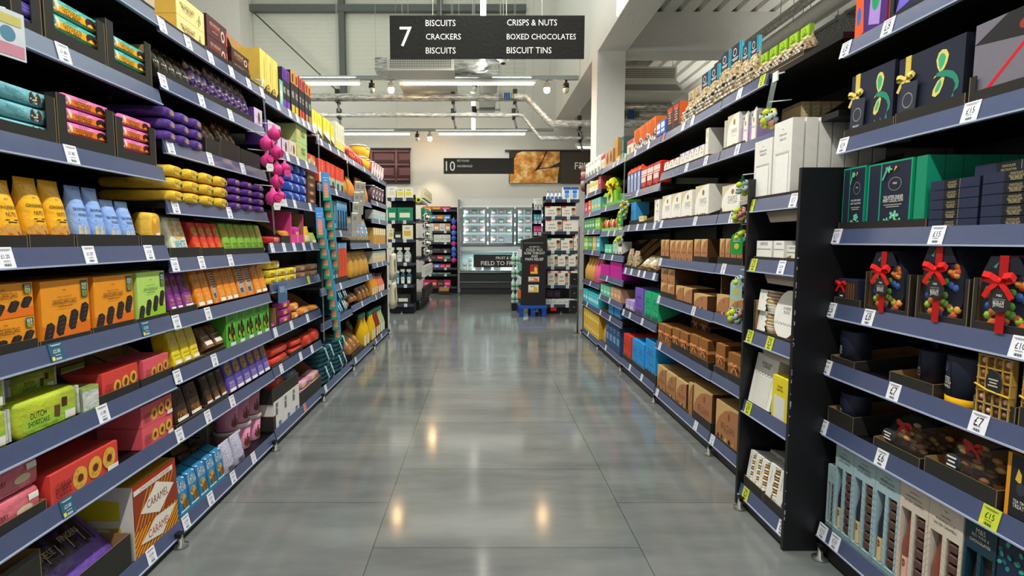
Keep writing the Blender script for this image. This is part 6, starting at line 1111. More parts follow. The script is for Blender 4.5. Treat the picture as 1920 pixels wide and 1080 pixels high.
S(R3, 2, 'w1178 £2.50,w1194 £2.50,w1208 £2.50,w1226 £2.50'); I('bluelean', 1183, 1192, 379, n=2, d=.12); T(1180, 1196, 413, 385, hold='bar boxes'); T(1197, 1208, 415, 400, hold='cards', d=.2); I('pastel', 1198, 1207, 405, tr=1, d=.03); T(1209, 1226, 412, 390, hold='small boxes', d=.2, edge='8a7a50', inn='8a7a50'); I('swiss', 1227, 1236, 374, d=.12, n=1)
S(R3, 3, 'w1172 £1.50,w1183 £1.50,w1197 £1.50,w1207 £1.50,w1225 £1.50'); T(1171, 1181, 497, 448, hold='twists'); I('twist', 1172, 1181, 466, tr=1, d=.08); T(1182, 1193, 500, 450, hold='twists'); I('twist', 1183, 1192, 470, tr=1, d=.08); T(1194, 1212, 506, 460, hold='mints'); I('palepack', 1199, 1224, 478, n=2, v=.03, up=.01, d=.07); T(1213, 1230, 508, 470, hold='mints')
S(R3, 4, 'w1168 £5,w1180 £5,w1203 £8'); T(1171, 1190, 580, 560, hold='cartons'); I('clilac', 1173, 1188, 563, n=2, tr=1, d=.1); T(1190, 1206, 592, hold='purple boxes'); I('fpurp', 1190, 1206, 540, tr=1, d=.3); T(1207, 1236, 608, 560, hold='green boxes', d=.4); I('fjade', 1208, 1235, 548, n=2, tr=1, d=.3)
S(R3, 5, 'w1180 £5,w1202 £5'); T(1160, 1184, 668, hold='red boxes'); I('fred', 1161, 1183, 628, n=2, tr=1, d=.3); T(1185, 1208, 684, hold='blue boxes'); I('fblue', 1185, 1207, 640, n=2, tr=1, d=.3); T(1209, 1230, 697, 690, hold='blue boxes', d=.4); I('fblue', 1209, 1229, 639, n=1, tr=1, d=.3, back=0)
S(R4, 0, 'w1150 £2,w1158 £2,y1172 £3'); I('tanbox', 1136, 1149, 282, n=2, d=.14); I('kraft', 1150, 1158, 260, v=.04, d=.14, n=1); I('cyel', 1155, 1163, 293, d=.08); I('darktall', 1165, 1170, 256, d=.14)
S(R4, 1, 'w1135 £5'); T(1130, 1164, 379, hold='foil gifts', col='6ab83a', inn='8acc5a', edge='6ab83a', d=.2); I('greentoy', 1133, 1160, 332, n=1, tr=1, d=.12)
S(R4, 2, 'w1140 £2,w1151 £2'); I('spoons', 1127, 1158, 412, n=3, d=.1); I('clime', 1159, 1167, 425, d=.08)
S(R4, 3, 'w1132 £2,w1147 £2'); T(1133, 1148, 479, hold='mint boxes'); I('cmint', 1134, 1147, 458, n=2, tr=1, d=.1); T(1149, 1166, 476, 450, hold='cream packs'); I('whiteb', 1150, 1166, 453, n=3, tr=1, d=.1)
S(R4, 4, 'w1137 £7'); I('cmagbox', 1121, 1143, 496, st=3, d=.3); I('cmagbox', 1144, 1166, 492, st=4, d=.34)
S(R4, 5, 'w1124 £5,w1142 £5'); I('cmint', 1125, 1144, 535, n=3, d=.14); I('ctan', 1145, 1164, 540, n=3, d=.14)
S(R4, 6, 'w1125 £4,w1143 £4'); T(1126, 1140, 580, hold='dark packs', d=.2); T(1141, 1150, 588, hold='sky boxes'); I('csky', 1141, 1150, 570, tr=1, d=.1, n=2); T(1151, 1164, 594, hold='sky boxes'); I('csky', 1152, 1163, 574, tr=1, d=.1, n=2)
S(R4, 7, 'w1135 £4'); I('cnavy', 1136, 1162, 605, n=4, d=.16); I('popcorn', 1128, 1136, 605, d=.1)
S(R5, 0, 'w1120 £2'); I('whiteb', 1098, 1126, 300, n=5, d=.12); I('creamr', 1127, 1135, 291, n=2, d=.12)
S(R5, 1, 'w1100 £2,w1116 £2'); I('creambox', 1100, 1104, 345, d=.1); I('pastel', 1105, 1121, 341, n=3, d=.12); I('redbx', 1122, 1127, 330, d=.12)
S(R5, 2, 'w1105 £2'); I('cmag', 1095, 1102, 380, d=.1); I('corg', 1103, 1108, 376, d=.1); I('caqua', 1109, 1126, 372, n=3, d=.1)
S(R5, 3, 'w1102 £2,w1112 £2'); I('cgrn', 1096, 1115, 410, n=4, d=.1); I('clime', 1116, 1125, 408, n=2, d=.1)
S(R5, 4, 'w1110 £2'); I('clime', 1093, 1102, 443, n=2, d=.1); I('cgrn', 1103, 1110, 443, n=2, d=.1); I('cyel', 1111, 1117, 443, n=2, d=.1); I('cblue', 1118, 1125, 443, d=.1)
S(R5, 5, 'w1106 £3'); I('juice', 1095, 1111, 478, n=3, d=.06); I('juicep', 1112, 1122, 478, n=2, d=.06)
S(R5, 6, 'w1100 £3'); I('ccy', 1089, 1102, 542, n=2, d=.12); I('ccy', 1103, 1122, 549, n=5, d=.12)
S(R5, 7, 'w1102 £3'); I('cgold', 1094, 1123, 584, n=7, st=2, d=.14)
for bay, y in ((L6, 7.3), (R5, 7.3)):
    b = B(); x = bay.u(y); sg = 1 if x > 0 else -1; b.box((min(x, x + sg * .02), .02, 0), (max(x, x + sg * .02), .49, 2.02), '17171a:s'); ob('end_panel', b, bay.t)
# ------------------------------------------------------------------ things hanging in front of the shelves
def pl(bay, px, v, py):
    """a point v in front of the bay's ticket strips, seen at that pixel"""
    X = bay.X + (v if bay.side == 'L' else -v); Y = y_at(px, X, 1.2); z = z_at(py, Y); Y = y_at(px, X, z); return X, Y, z_at(py, Y)
def hang_strip(bay, p0, p1, v, w, lab, mat='d8e4e0:c'):
    a, e = Vector(pl(bay, *p0[:1], v, p0[1])), Vector(pl(bay, *p1[:1], v, p1[1])); b = B()
    b.ribbon([(0, 0, 0), tuple((e - a) * .5), tuple(e - a)], w, mat, (0, 1, 0)); b.tube([(0, 0, 0), (math.copysign(v, a.x), 0, .01)], .004, 'e4e8e6:p', 5)
    b.box((-.003, -w * .4, -.03), (.003, w * .4, .012), 'e4e8e6:p')
    tag(ob('clip_strip', b, None, a), lab, 'clip strip')
def hook(b, X): b.tube([(0, 0, 0), (math.copysign(.1, X), 0, .01)], .0025, 'd8dcda:p', 4)
hang_strip(L2, (492, 152), (515, 440), .045, .022, 'clear hanging strip holding pink netted sweets on left shelves')
for k, (px, py, r, nn) in enumerate(((514, 252, .036, 'topmost'), (499, 270, .036, 'second'), (517, 286, .038, 'third'), (500, 302, .034, 'fourth'), (519, 318, .036, 'fifth'), (534, 315, .03, 'sixth'), (518, 342, .037, 'seventh'), (512, 372, .042, 'eighth'), (523, 368, .034, 'lowest'))):
    X, Y, z = pl(L2, px, .075 + .02 * (k % 2), py); t = link('netted_sweets', None, None, (X, Y, z)); tag(t, '%s pink netted sweet ball on the pink hanging strip' % nn, 'sweets', 'pink netted sweets on the hanging strip')
    b = B(); b.ball((0, 0, 0), r, 'd83c86:g', 14, 9); b.rings([[(r * .75 * math.cos(a_), r * .75 * math.sin(a_), 0) for a_ in [i * .4488 for i in range(14)]], [(r * .15 * math.cos(a_), r * .15 * math.sin(a_), r * 1.45) for a_ in [i * .4488 for i in range(14)]]], 'e05a98:g'); o_ = len(b.v)
    b.lathe([(r * .62, r * .86), (r * .62, r * 1.0), (r * .46, r * 1.04), (r * .44, r * .98), (r * .3, r * 1.0), (r * .28, r * 1.06)], 'c42a72:p', 18); b.xf(o_, Matrix.Rotation(R(70 + 15 * (k % 3)), 4, 'Y') @ Matrix.Rotation(R(20 * (k % 4) - 30), 4, 'X')); ob('netted_ball', b, t)
    if k in (3, 5, 7, 8):
        c = B(); c.prism([(-.016, -.02), (.016, -.02), (.022, 0), (.016, .02), (-.016, .02), (-.022, 0)], -.001, .001, 'e4e4dc' if k != 5 else 'd84a86'); c.art([('t', .5, .5, .6, '4a4a4a', 'SWEETS')], .04, .04, lambda x, z: -.001, -.02); c.xf(0, Matrix.Translation((r * .8, -r * .8, -r * 1.1)) @ Matrix.Rotation(R(50), 4, 'Z')); ob('tag', c, t)
    c = B(); hook(c, -1 if X < 0 else 1); ob('hook', c, t, (0, 0, r * 1.6))
def choc_slab(kind):
    b = B(); w, h = .055, .23
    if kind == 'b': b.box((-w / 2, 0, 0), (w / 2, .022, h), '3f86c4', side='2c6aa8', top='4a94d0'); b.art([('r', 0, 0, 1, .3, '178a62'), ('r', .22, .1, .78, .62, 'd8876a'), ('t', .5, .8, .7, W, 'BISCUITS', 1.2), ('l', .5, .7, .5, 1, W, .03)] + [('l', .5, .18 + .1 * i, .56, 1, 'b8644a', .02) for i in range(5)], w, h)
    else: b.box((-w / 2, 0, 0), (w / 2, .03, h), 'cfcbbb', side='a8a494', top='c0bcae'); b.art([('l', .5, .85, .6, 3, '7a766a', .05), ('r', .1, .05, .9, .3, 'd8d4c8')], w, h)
    return b.mesh('hanging_carton')
CS = {k: choc_slab(k) for k in 'bg'}
def chain(bay, p0, p1, n, v, kind, lab, tilt, grp, yaw=25):
    for i in range(n):
        f = i / (n - 1); X, Y, z = pl(bay, p0[0] + (p1[0] - p0[0]) * f, v + .0, p0[1] + (p1[1] - p0[1]) * f)
        o = link('hanging_carton', CS[kind], None, (X, Y, z), 0, (R(tilt), 0, R(yaw if bay.side == 'L' else -yaw))); tag(o, lab % nth(i), 'carton', grp)
hang_strip(L3, (597, 255), (608, 640), .05, .03, 'clear hanging strip behind the blue and green cartons, left shelves')
chain(L3, (602, 446), (634, 638), 11, .09, 'b', '%s blue and green carton down the lower hanging strip', -14, 'blue and green cartons on the hanging strips'); chain(L3, (613, 376), (629, 505), 8, .06, 'b', '%s blue and green carton down the upper hanging strip', -14, 'blue and green cartons on the hanging strips')
hang_strip(L4, (651, 300), (660, 450), .04, .025, 'clear hanging strip with grey cartons on left shelves')
chain(L4, (670, 386), (664, 445), 4, .08, 'g', '%s grey carton down the nearer grey hanging row', 22, 'grey cartons on the hanging strip', 20); chain(L5, (679, 385), (672, 420), 3, .05, 'g', '%s grey carton down the farther grey hanging row', 22, 'grey cartons on the hanging strip', 20)
def net(bay, px, py, n, r, v, lab, seed, card=None):
    X, Y, z = pl(bay, px, v, py); t = link('net_of_chocolates', None, None, (X, Y, z)); tag(t, lab, 'sweets', 'green nets of foil footballs'); q = random.Random(seed); s = r * 2.3
    b = B(); b.lathe([(s * .2, -s * 1.15), (s * .75, -s * .85), (s, -s * .2), (s * .8, s * .5), (s * .25, s * 1.3), (s * .1, s * 1.9)], '3a9a68:c', 12); ob('net', b, t); pts = []
    for i in range(n):
        th = i * 2.4; zz = -s * .8 + 1.5 * s * i / max(n - 1, 1); rr = s * .62 * math.sqrt(max(.15, 1 - (zz / s) ** 2)); c_ = (rr * math.cos(th), rr * math.sin(th), zz); m = ['b9c8c4:g', 'c4cc2c:g', '9ab4b4:g', 'c9d2d0:g', 'c88a80:g'][q.randrange(5) if i % 4 else 1]
        b = B(); b.ball((0, 0, 0), r, m, 10, 7)
        if m != 'c4cc2c:g':
            for a_ in range(4): b.ball((r * .8 * math.cos(a_ * 1.57 + .6), r * .8 * math.sin(a_ * 1.57 + .6), r * .5 * (-1) ** a_), r * .3, '22282a:p', 6, 4)
        ob('foil_ball', b, t, c_)
    b = B(); hook(b, X); ob('hook', b, t, (0, 0, s * 1.85))
    if card:
        c = B(); c.prism([(-.03, -.05), (.03, -.05), (.03, .03), (.02, .05), (-.02, .05), (-.03, .03)], -.001, .001, card); c.art([('e', .5, .4, .2, .15, 'd8c83a'), ('l', .5, .75, .6, 3, 'e8ece8', .06)], .06, .1, lambda x, z: -.001, -.05); c.xf(0, Matrix.Translation((-s * .7, -s * .3, -s * 1.0)) @ Matrix.Rotation(R(-50), 4, 'Z')); ob('header_card', c, t)
hang_strip(R1, (1454, 140), (1434, 236), .04, .05, 'clear plastic strip above the tower holding green nets')
net(R1, 1441, 222, 14, .017, .06, 'top green net of foil balls beside the tall white tablecloth boxes', 1)
net(R1, 1392, 352, 6, .015, .05, 'green net of foil balls at the top left corner of the tower', 2)
net(R1, 1386, 403, 14, .016, .06, 'large green net of foil balls left of the tower, above tan boxes', 3)
net(R1, 1389, 445, 9, .015, .05, 'green net of foil balls with green card left of the tower', 4, '2a9a4a')
net(R1, 1388, 530, 8, .015, .05, 'green net of foil balls behind pale hanging cards by the tower', 5, 'a8ccc0')
net(R1, 1378, 592, 15, .017, .07, 'lowest green net of foil balls left of the tower', 6)
hang_strip(R3, (1172, 290), (1166, 460), .04, .035, 'clear hanging strip with foil balls by the green gifts')
net(R3, 1171, 385, 10, .02, .05, 'upper green net of foil balls between green gifts and bus tins', 7); net(R3, 1168, 400, 8, .02, .06, 'middle green net of foil balls below the green gifts', 8, '3f9a4a'); net(R3, 1160, 452, 9, .02, .06, 'lower green net of foil balls in front of cream packs', 9, 'a8d4c0')
b = B(); b.prism([(-.045, -.06), (.045, -.06), (.045, .06), (-.045, .06)], -.002, .002, 'cfd6dc:p'); b.art([('r', .05, .05, .95, .3, 'c88a9a'), ('e', .5, .5, .22, .16, '5a8aa0'), ('r', .1, .7, .9, .9, 'c8c070')], .09, .12, lambda x, z: -.0022, -.06); b.xf(0, Matrix.Rotation(R(80), 4, 'Z'))
b.tube([(0, 0, .06), (-.06, 0, .075)], .003, 'd8dcda:p', 4)
tag(ob('hanging_card', b, None, pl(L1, 14, .05, 62)), 'printed plastic card hanging at the far left edge, top shelves', 'card')
b = B(); b.box((-.075, -.002, -.06), (.075, .002, .06), '4a6a94:p'); b.art([('l', .4, .8, .6, 4, 'c8d8e8', .08), ('e', .8, .6, .1, .16, '7a9ac0')], .15, .12, lambda x, z: -.002, -.06); b.xf(0, Matrix.Rotation(R(90), 4, 'Z'))
tag(ob('shelf_card', b, None, pl(L3, 530, .012, 549)), 'blue printed shelf card below the yellow cake bars', 'shelf card')
S(L6, 4); pts = ((6.9, 1.05, 'upper'), (6.95, .68, 'lower'))
for i, (z, nm) in enumerate(((.72, 'upper'), (.32, 'lower'))):
    b = KINDS['tote'][2](.34, .36, .08)[0][1]; b.tube([(-.08, .04, .36), (-.05, .04, .42), (.05, .04, .42), (.08, .04, .36)], .008, 'cfc8a8:f', 6); b.tube([(0, .04, .42), (0, .1, .43)], .004, 'b8bab6:m', 5)
    tag(ob('tote_bag', b, None, (-1.21, 7.62, z), R(90)), nm + ' cream canvas tote bag hung at the far end of the left shelves', 'bag')
# ================================================================== far end of the aisle
class EndBay:
    """shelving that faces the camera: front plane at Y, columns straight from the picture"""
    def __init__(s, Y, px0, px1, rows, lab, words, depth=.4, name='shelving_bay', pxs=None):
        s.Y, s.words, s.depth = Y, words, depth; s.x0, s.x1 = sx(px0, Y), sx(px1, Y); s.zs = [z_at(p, Y) for p in rows]
        s.t = link(name, None, None, ((s.x0 + s.x1) / 2, Y, 0)); tag(s.t, lab, 'shelving'); h = (s.x1 - s.x0) / 2
        b = B(); b.box((-h, depth, .02), (h, depth + .03, s.zs[0] + .12), BLACK); ob('back_panel', b, s.t)
        b = B(); b.box((-h, .05, .01), (h, depth, s.zs[-1] - .01), '0c0c0d:s'); ob('plinth', b, s.t)
        b = B(); b.lathe([(.03, 0), (.03, .008), (.01, .014), (.008, .05)], 'b8bab6:m', 12, (0, .03, 0)); b.box((-.015, .02, .045), (.015, .05, .07), BLACK); ob('foot', b, s.t)
        for z in s.zs:
            b = B(); b.box((-h, .012, z - .01), (h, depth - .002, z + .035), BLACK); so = ob('shelf', b, s.t)
            b = B(); b.box((-h, 0, z - .012), (h, .012, z + .04), '3a3f4e:p'); ob('ticket_strip', b, so)
            for k in (-.55, .35): link('price_ticket', ticket('w', '£2'), so, (k * h, -.0005, z + .014))
    def put(s, row, key, p0, p1, yt, n=1, st=1, v=.015, d=.12, gap=.006, up=0):
        a, e = sx(p0, s.Y + v), sx(p1, s.Y + v); z0 = s.zs[row] + .036 + up; H = (z_at(yt, s.Y + v) - z0) / st; w = (e - a) / n - gap
        for i in range(n):
            for k in range(st): put(key, a + (e - a) * (i + .5) / n, s.Y + v, z0 + k * (H + .001), w, max(H, .02), min(d, s.depth - v - .02), 0, (s.words, row, len(s.zs), p0 + (p1 - p0) * i / n, k, st, 0), '', 0, 0)
def simple(k, n, c, e, cat='household goods', extra=()): K(k, n, cat, lambda w, h, d: carton(w, h, d, c, [('r', .15, .25, .85, .6, e), ('l', .5, .8, .5, 2, '4a4a4a', .06)] + list(extra)))
simple('wp', 'white tissue pack', 'f0efe8', 'e8e0b0'); simple('yp', 'cream tissue pack with yellow label', 'efe8cc', 'e8d84a'); simple('tealp', 'teal green nappy bag', '1f8a64:g', 'e8e4c8'); simple('crm', 'cream carton in dark tray', 'e6dfc0', 'd8b04a')
simple('drk', 'black carton with cream label', '26282a', 'd8d4c0'); simple('blk', 'dark display carton', '2a2826', '4a4238'); simple('wip', 'white wipes pack', 'e6e8e0', 'b8c8b8'); simple('dpurp', 'dark purple packs', '2c2230:g', '3e3044')
for k, c, e, n in (('s_or', 'd8742c', 'e8c24a', 'orange sachet pack'), ('s_mg', 'c02a5a', 'e890a8', 'magenta sachet pack'), ('s_bl', '3a8ac8', 'c8e0f0', 'blue sachet pack'), ('s_tn', 'c8a080', 'f0e4d4', 'tan jar pack'), ('s_wh', 'dcdad0', 'b8b8a8', 'white jar pack'), ('s_rd', 'b83038', 'e8a8a0', 'red sachet pack'), ('s_gn', '4a6a50', '8aa88a', 'green sachet pack'), ('s_dk', '3a3432', '8a5a4a', 'dark carton')): simple(k, n, c, e, 'grocery pack')
def baby(c, kid=1):
    return lambda w, h, d: carton(w, h, d, 'ece6d6', [('r', 0, .86, .3, 1, c), ('l', .35, .6, .4, 2, '6a6a64', .08), ('e', .2, .3, .06, .06, '8a8a80'), ('e', .36, .3, .06, .06, '8a8a80'), ('e', .52, .3, .06, .06, '8a8a80')] + ([('e', .84, .5, .15, .3, 'd8a888'), ('e', .84, .72, .15, .14, '5a4030'), ('e', .8, .52, .02, .03, '3a2a22'), ('e', .89, .52, .02, .03, '3a2a22'), ('e', .85, .36, .04, .02, 'b8686a'), ('p', [(.66, 0), (1, 0), (1, .22), (.74, .2)], '7a9a94')] if kid else []), side='e0d8c4')
K('nap_r', 'cream nappy pack with red corner', 'nappy pack', baby('d8483a')); K('nap_g', 'cream nappy pack with green corner', 'nappy pack', baby('2a8a5a')); K('nap_o', 'cream wipes pack with orange corner', 'nappy pack', baby('e87a2a', 0)); K('nap_w', 'cream wipes pack with red corner and baby', 'nappy pack', baby('d8483a', 1))
K('milk', 'blue and white baby milk tin', 'baby milk', lambda w, h, d: carton(w, h, d, 'eef0f2', [('r', 0, .8, 1, 1, '2a5ab8'), ('r', .2, .5, .8, .75, '3a7ad8'), ('e', .5, .3, .3, .2, '6aa8e0'), ('t', .35, .14, .16, '2a5ab8', '2')])); K('milkb', 'small blue baby milk bottle', 'baby milk', bottle('e8ecf0:p', '2a5ab8:p', '2a5ab8'), 'milk_bottle')
def spray(c, lab):
    def f(w, h, d):
        b = B(); b.loft([(0, w * .46, d * .4, d / 2, 4), (h * .5, w * .48, d * .42, d / 2, 4), (h * .7, w * .3, d * .3, d / 2, 3), (h * .78, w * .16, d * .16, d / 2, 2)], c, 14); b.art([('r', .22, .08, .78, .5, lab), ('l', .5, .4, .4, 3, '5a5a5a', .05)], w, h, lambda x, z: d * .08)
        k = B(); k.box((-w * .42, d * .34, h * .84), (w * .3, d * .66, h), 'dcdcd4:p'); k.box((-w * .14, d * .4, h * .78), (w * .14, d * .6, h * .84), 'dcdcd4:p'); return [('bottle', b), ('trigger', k)]
    return f
K('spray', 'clear trigger spray bottle', 'spray bottle', spray('9aa8a0:p', 'e6e4da')); K('sprayd', 'dark trigger spray bottle', 'spray bottle', spray('3a4a54:p', 'e6e4da')); K('handw', 'white soap bottle', 'soap bottle', spray('c8d2d4:p', 'f0f0ea')); K('handb', 'blue soap bottle', 'soap bottle', spray('2a7ab0:p', 'c8e0f0')); K('handt', 'dark teal soap bottle', 'soap bottle', spray('1f4a50:p', 'e6e4da'))
E1 = EndBay(9.3, 728, 775, [375, 418, 453, 497, 538, 574], 'left end unit beyond the aisle with teal nappy bags and sprays', 'left end unit')
E1.put(0, 'wp', 728, 744, 350); E1.put(0, 'yp', 745, 775, 352, 2); E1.put(1, 'tealp', 728, 745, 389); E1.put(1, 'tealp', 746, 774, 389); E1.put(2, 'crm', 729, 739, 428); E1.put(2, 'drk', 740, 754, 434); E1.put(2, 'crm', 755, 774, 422)
E1.put(3, 'sprayd', 731, 741, 464); E1.put(3, 'spray', 742, 771, 464, 2); E1.put(4, 'handw', 734, 742, 510, 1); E1.put(4, 'handb', 742, 749, 508); E1.put(4, 'handt', 749, 772, 505, 2); E1.put(5, 'blk', 731, 741, 552); E1.put(5, 'drk', 742, 768, 552)
# the side of that unit, running back
E1s = Bay('L', 9.75, 11.4, [1.98, 1.6, 1.26, .9, .55, .14], 'left shelving run behind the end unit with black and white strip', 'far left run', xf=1.12, depth=.4)
NOW['b'] = E1s
def side_goods(bay, row, y0, y1, n, key, h, d=.06):
    for i in range(n):
        y = y0 + (y1 - y0) * (i + .5) / n; sg = -1 if bay.side == 'L' else 1
        put(key, bay.X + sg * -.09, y, bay.zs[row] + .05, (y1 - y0) / n - .02, h, d, bay.rz, (bay.words, row, len(bay.zs), i, 0, 1, 0), '', 0, 0)
for r_, k_ in enumerate(('crm', 'tealp', 'wp', 'drk', 'wip', 'blk')):
    side_goods(E1s, r_, 9.8, 11.35, 4, k_, .2)
E2 = EndBay(12.9, 792, 856, [396, 414, 436, 457, 473, 489, 505, 517, 540], 'dark wall shelving with small bright packs left of the freezer', 'wall shelving', .45)
for row, y, items in ((0, 387, ('s_or', 's_or', 's_mg')), (1, 403, ('s_rd', 's_bl', 's_or', 's_bl')), (2, 419, ('s_tn', 's_wh', 's_tn', 's_wh', 's_tn')), (3, 440, ('s_wh', 's_gn', 's_wh', 's_wh', 's_wh')), (4, 466, ('s_mg', 's_dk', 's_dk')), (5, 479, ('s_tn', 's_dk', 's_rd', 's_gn')), (6, 495, ('s_rd', 's_mg', 's_bl', 's_mg', 's_rd')), (7, 511, ('s_dk', 's_gn', 's_gn', 's_gn')), (8, 525, ('s_mg', 's_rd', 's_dk', 's_mg'))):
    n = len(items)
    for i, k in enumerate(items): E2.put(row, k, 793 + 52 * i / n, 793 + 52 * (i + 1) / n, y)
b = tray(.24, .17, .3, .1); tag(ob('open_carton', b[0][1], None, (sx(832, 12.6), 12.45, 0)), 'small open cardboard carton on the floor below wall shelving', 'carton')
# freezer
Y = 12.69
fz = link('chest_freezer', None, None, (0, Y, 0)); tag(fz, 'combined glass door freezer and open chest against the back wall', 'freezer')
fx = lambda p, y=Y: sx(p, y); fzz = lambda p, y=Y: z_at(p, y)
b = B(); b.box((fx(862), 0, .0), (fx(1045), .95, fzz(541)), '2c2c2e:s'); b.box((fx(862), -.02, fzz(540)), (fx(1045), 0, fzz(530)), '3a3a3c:s'); b.box((fx(862), -.03, fzz(528)), (fx(1045), 0, fzz(512)), '2f2f31:s'); b.box((fx(862), -.04, fzz(529.5)), (fx(1045), 0, fzz(528)), 'a8b4b4:m'); b.box((fx(862), 0, fzz(541)), (fx(1045), .95, fzz(511)), '2c2c2e:s'); ob('base', b, fz)
b = B(); b.box((fx(860), -.06, fzz(511)), (fx(1045), .0, fzz(509)), 'c4d4d4:m'); b.box((fx(860), -.04, fzz(476)), (fx(1045), .02, fzz(473.5)), 'c8ccca:m'); b.box((fx(859), -.02, .05), (fx(863), .95, fzz(374)), 'b4b6b2:m'); b.box((fx(1043), -.02, .05), (fx(1046), .95, fzz(374)), 'b4b6b2:m'); ob('trim', b, fz)
b = B(); b.box((fx(863), .0, fzz(508)), (fx(1043), .01, fzz(476)), 'bfe4e4:c'); ob('well_glass', b, fz)
b = B(); b.box((fx(864), .0, fzz(508)), (fx(1043), .9, fzz(507)), 'e0ecec:p'); b.box((fx(864), .82, fzz(507)), (fx(1043), .9, fzz(462)), 'c8dcdc:p'); ob('well', b, fz)
b = B(); b.box((fx(888), -.012, fzz(501)), (fx(968), -.004, fzz(477)), '2f2d2e:k'); Pq = lambda px, py: ((px - CX) * Y / FPX / 2 + .5, z_at(py, Y) / 3)
o = len(b.v); b.art([('t', *Pq(949, 483.5), 38 * Y / FPX / 2, W2, 'FRUIT & VEG'), ('t', *Pq(946, 493.5), 88 * Y / FPX / 2, W2, 'FIELD TO FROZEN')], 2, 3); b.xf(o, Matrix.Translation((0, -.013, 0))); ob('sign', b, fz)
b = B(); b.box((fx(862), .12, fzz(388)), (fx(1045), .95, fzz(371)), 'd4d6d2:p'); b.box((fx(862), .1, fzz(389)), (fx(1045), .95, fzz(386)), 'e8eae6:p'); b.box((fx(862), .1, fzz(470)), (fx(1045), .95, fzz(460)), 'c4cac8:p'); b.box((fx(862), .9, fzz(462)), (fx(1045), .95, fzz(386)), 'dfe9ea:p'); ob('cabinet', b, fz)
for i in range(3):
    a, e = 864.5 + 51 * i, 864.5 + 51 * i + 49; f = B(); za, zc = fzz(460), fzz(388.5); t_ = .055
    f.box((fx(a), .06, za), (fx(a) + t_, .1, zc), 'aeb6b4:m'); f.box((fx(e) - t_, .06, za), (fx(e), .1, zc), 'aeb6b4:m'); f.box((fx(a) + t_, .06, za), (fx(e) - t_, .1, za + t_), 'aeb6b4:m'); f.box((fx(a) + t_, .06, zc - t_), (fx(e) - t_, .1, zc), 'aeb6b4:m'); do = ob('door', f, fz)
    g_ = B(); g_.box((fx(a) + t_, .075, za + t_), (fx(e) - t_, .082, zc - t_), 'cfeaf0:c'); ob('glass', g_, do)
for j, p in enumerate((456, 438, 421, 404)):
    f = B(); f.box((fx(865), .16, fzz(p)), (fx(1043), .88, fzz(p) + .012), 'dfe8e8:p'); f.box((fx(865), .15, fzz(p) - .02), (fx(1043), .16, fzz(p) + .03), 'd6eaf0:p'); ob('shelf', f, fz)
    for i in range(3):
        for k in range(3):
            a = 868 + 51 * i + 14.5 * k; X0, X1 = fx(a), fx(a + 13.5); z = fzz(p) + .013; hh = .14 + .03 * ((i + j + k) % 2)
            if (i, j) == (1, 0) and k == 2: continue
            mm = ['freezer_food', '2a3a5a:g', 'freezer_food', '8a3a5a:g', '3a5a3a:g', 'b8c4c8:g'][(i * 5 + j * 3 + k * 2) % 6]
            key = ('frozen food bag behind the freezer glass', 'frozen food', (lambda m_: lambda w, h, d: pouch(w, h, d, m_, [('r', .2, .3, .8, .6, 'd8dcd8')]))(mm), 'frozen_food_bag', None, .1)
            o = put(key, (X0 + X1) / 2, Y + .2, z, X1 - X0 - .02, hh, .12, 0, (['first', 'second', 'third'][i] + ' freezer door', j, 4, k, 0, 1, 0), '', 0, 0)
for p_ in (866, 915, 966, 1017, 1041): area('freezer_light', (fx(p_), Y + .13, (fzz(460) + fzz(388)) / 2), .03, .85, 5.5, (R(90), 0, 0), (.85, .96, 1))
area('freezer_light', (.65, Y + .3, fzz(472)), 1.9, .05, 22, (0, 0, 0), (.85, .96, 1))
for k, (p0, p1, c, st) in enumerate(((866, 876, 'e2e6e2:g', 2), (877, 886, 'd8dcd4:g', 3), (890, 904, 'c8b090:g', 1), (906, 922, '4a3a3a:g', 1), (925, 940, 'c0c8b8:g', 1))):
    for q_ in range(st):
        key = (['white', 'pale', 'tan', 'dark', 'greenish'][k] + ' frozen bag in the chest', 'frozen food', (lambda m_: lambda w, h, d: flow(w, h, d, m_))(c), 'frozen_food_bag', None, .3)
        put(key, (fx(p0) + fx(p1)) / 2, Y + .06, fzz(507) + .002 + q_ * .1, fx(p1) - fx(p0) - .01, .095, .3, 0, ('open freezer chest', 0, 0, k, q_, st, 0), '', 0, 0)
# nappies end unit
E3 = EndBay(9.3, 1022, 1085, [378, 410, 438, 474, 504, 539, 575], 'right end unit beyond the aisle stacked with nappy packs', 'nappy end unit')
E3.put(0, 'milkb', 1023, 1052, 359, 4, d=.06); E3.put(0, 'milk', 1054, 1083, 351, 2); E3.put(1, 'nap_w', 1022, 1051, 387); E3.put(1, 'nap_w', 1052, 1078, 387); E3.put(2, 'nap_w', 1023, 1053, 412); E3.put(2, 'nap_o', 1054, 1083, 412)
E3.put(3, 'nap_g', 1026, 1050, 447); E3.put(3, 'nap_g', 1051, 1074, 447); E3.put(3, 'nap_r', 1075, 1084, 443); E3.put(4, 'nap_g', 1026, 1085, 477, 3); E3.put(5, 'nap_r', 1027, 1085, 508, 3); E3.put(6, 'dpurp', 1025, 1052, 543, 2, 1, .05, up=.12); E3.put(6, 'wip', 1024, 1078, 561, 5)
b = B(); b.box((-.05, 0, 0), (.05, .004, .06), 'c8282a:k'); tag(ob('shelf_card', b, None, (sx(1039, 9.28), 9.29, z_at(583, 9.28))), 'small red card under the nappy end unit', 'card')
E3s = EndBay(9.75, 1000, 1017, [392, 418, 440], 'narrow side shelving with small bottles beside the nappy unit', 'narrow side shelving', .3)
E3s.put(0, 'whiteb', 1001, 1016, 372, 3); E3s.put(1, 'cblue', 1001, 1016, 402, 3); E3s.put(2, 'cmag', 1001, 1016, 424, 4)
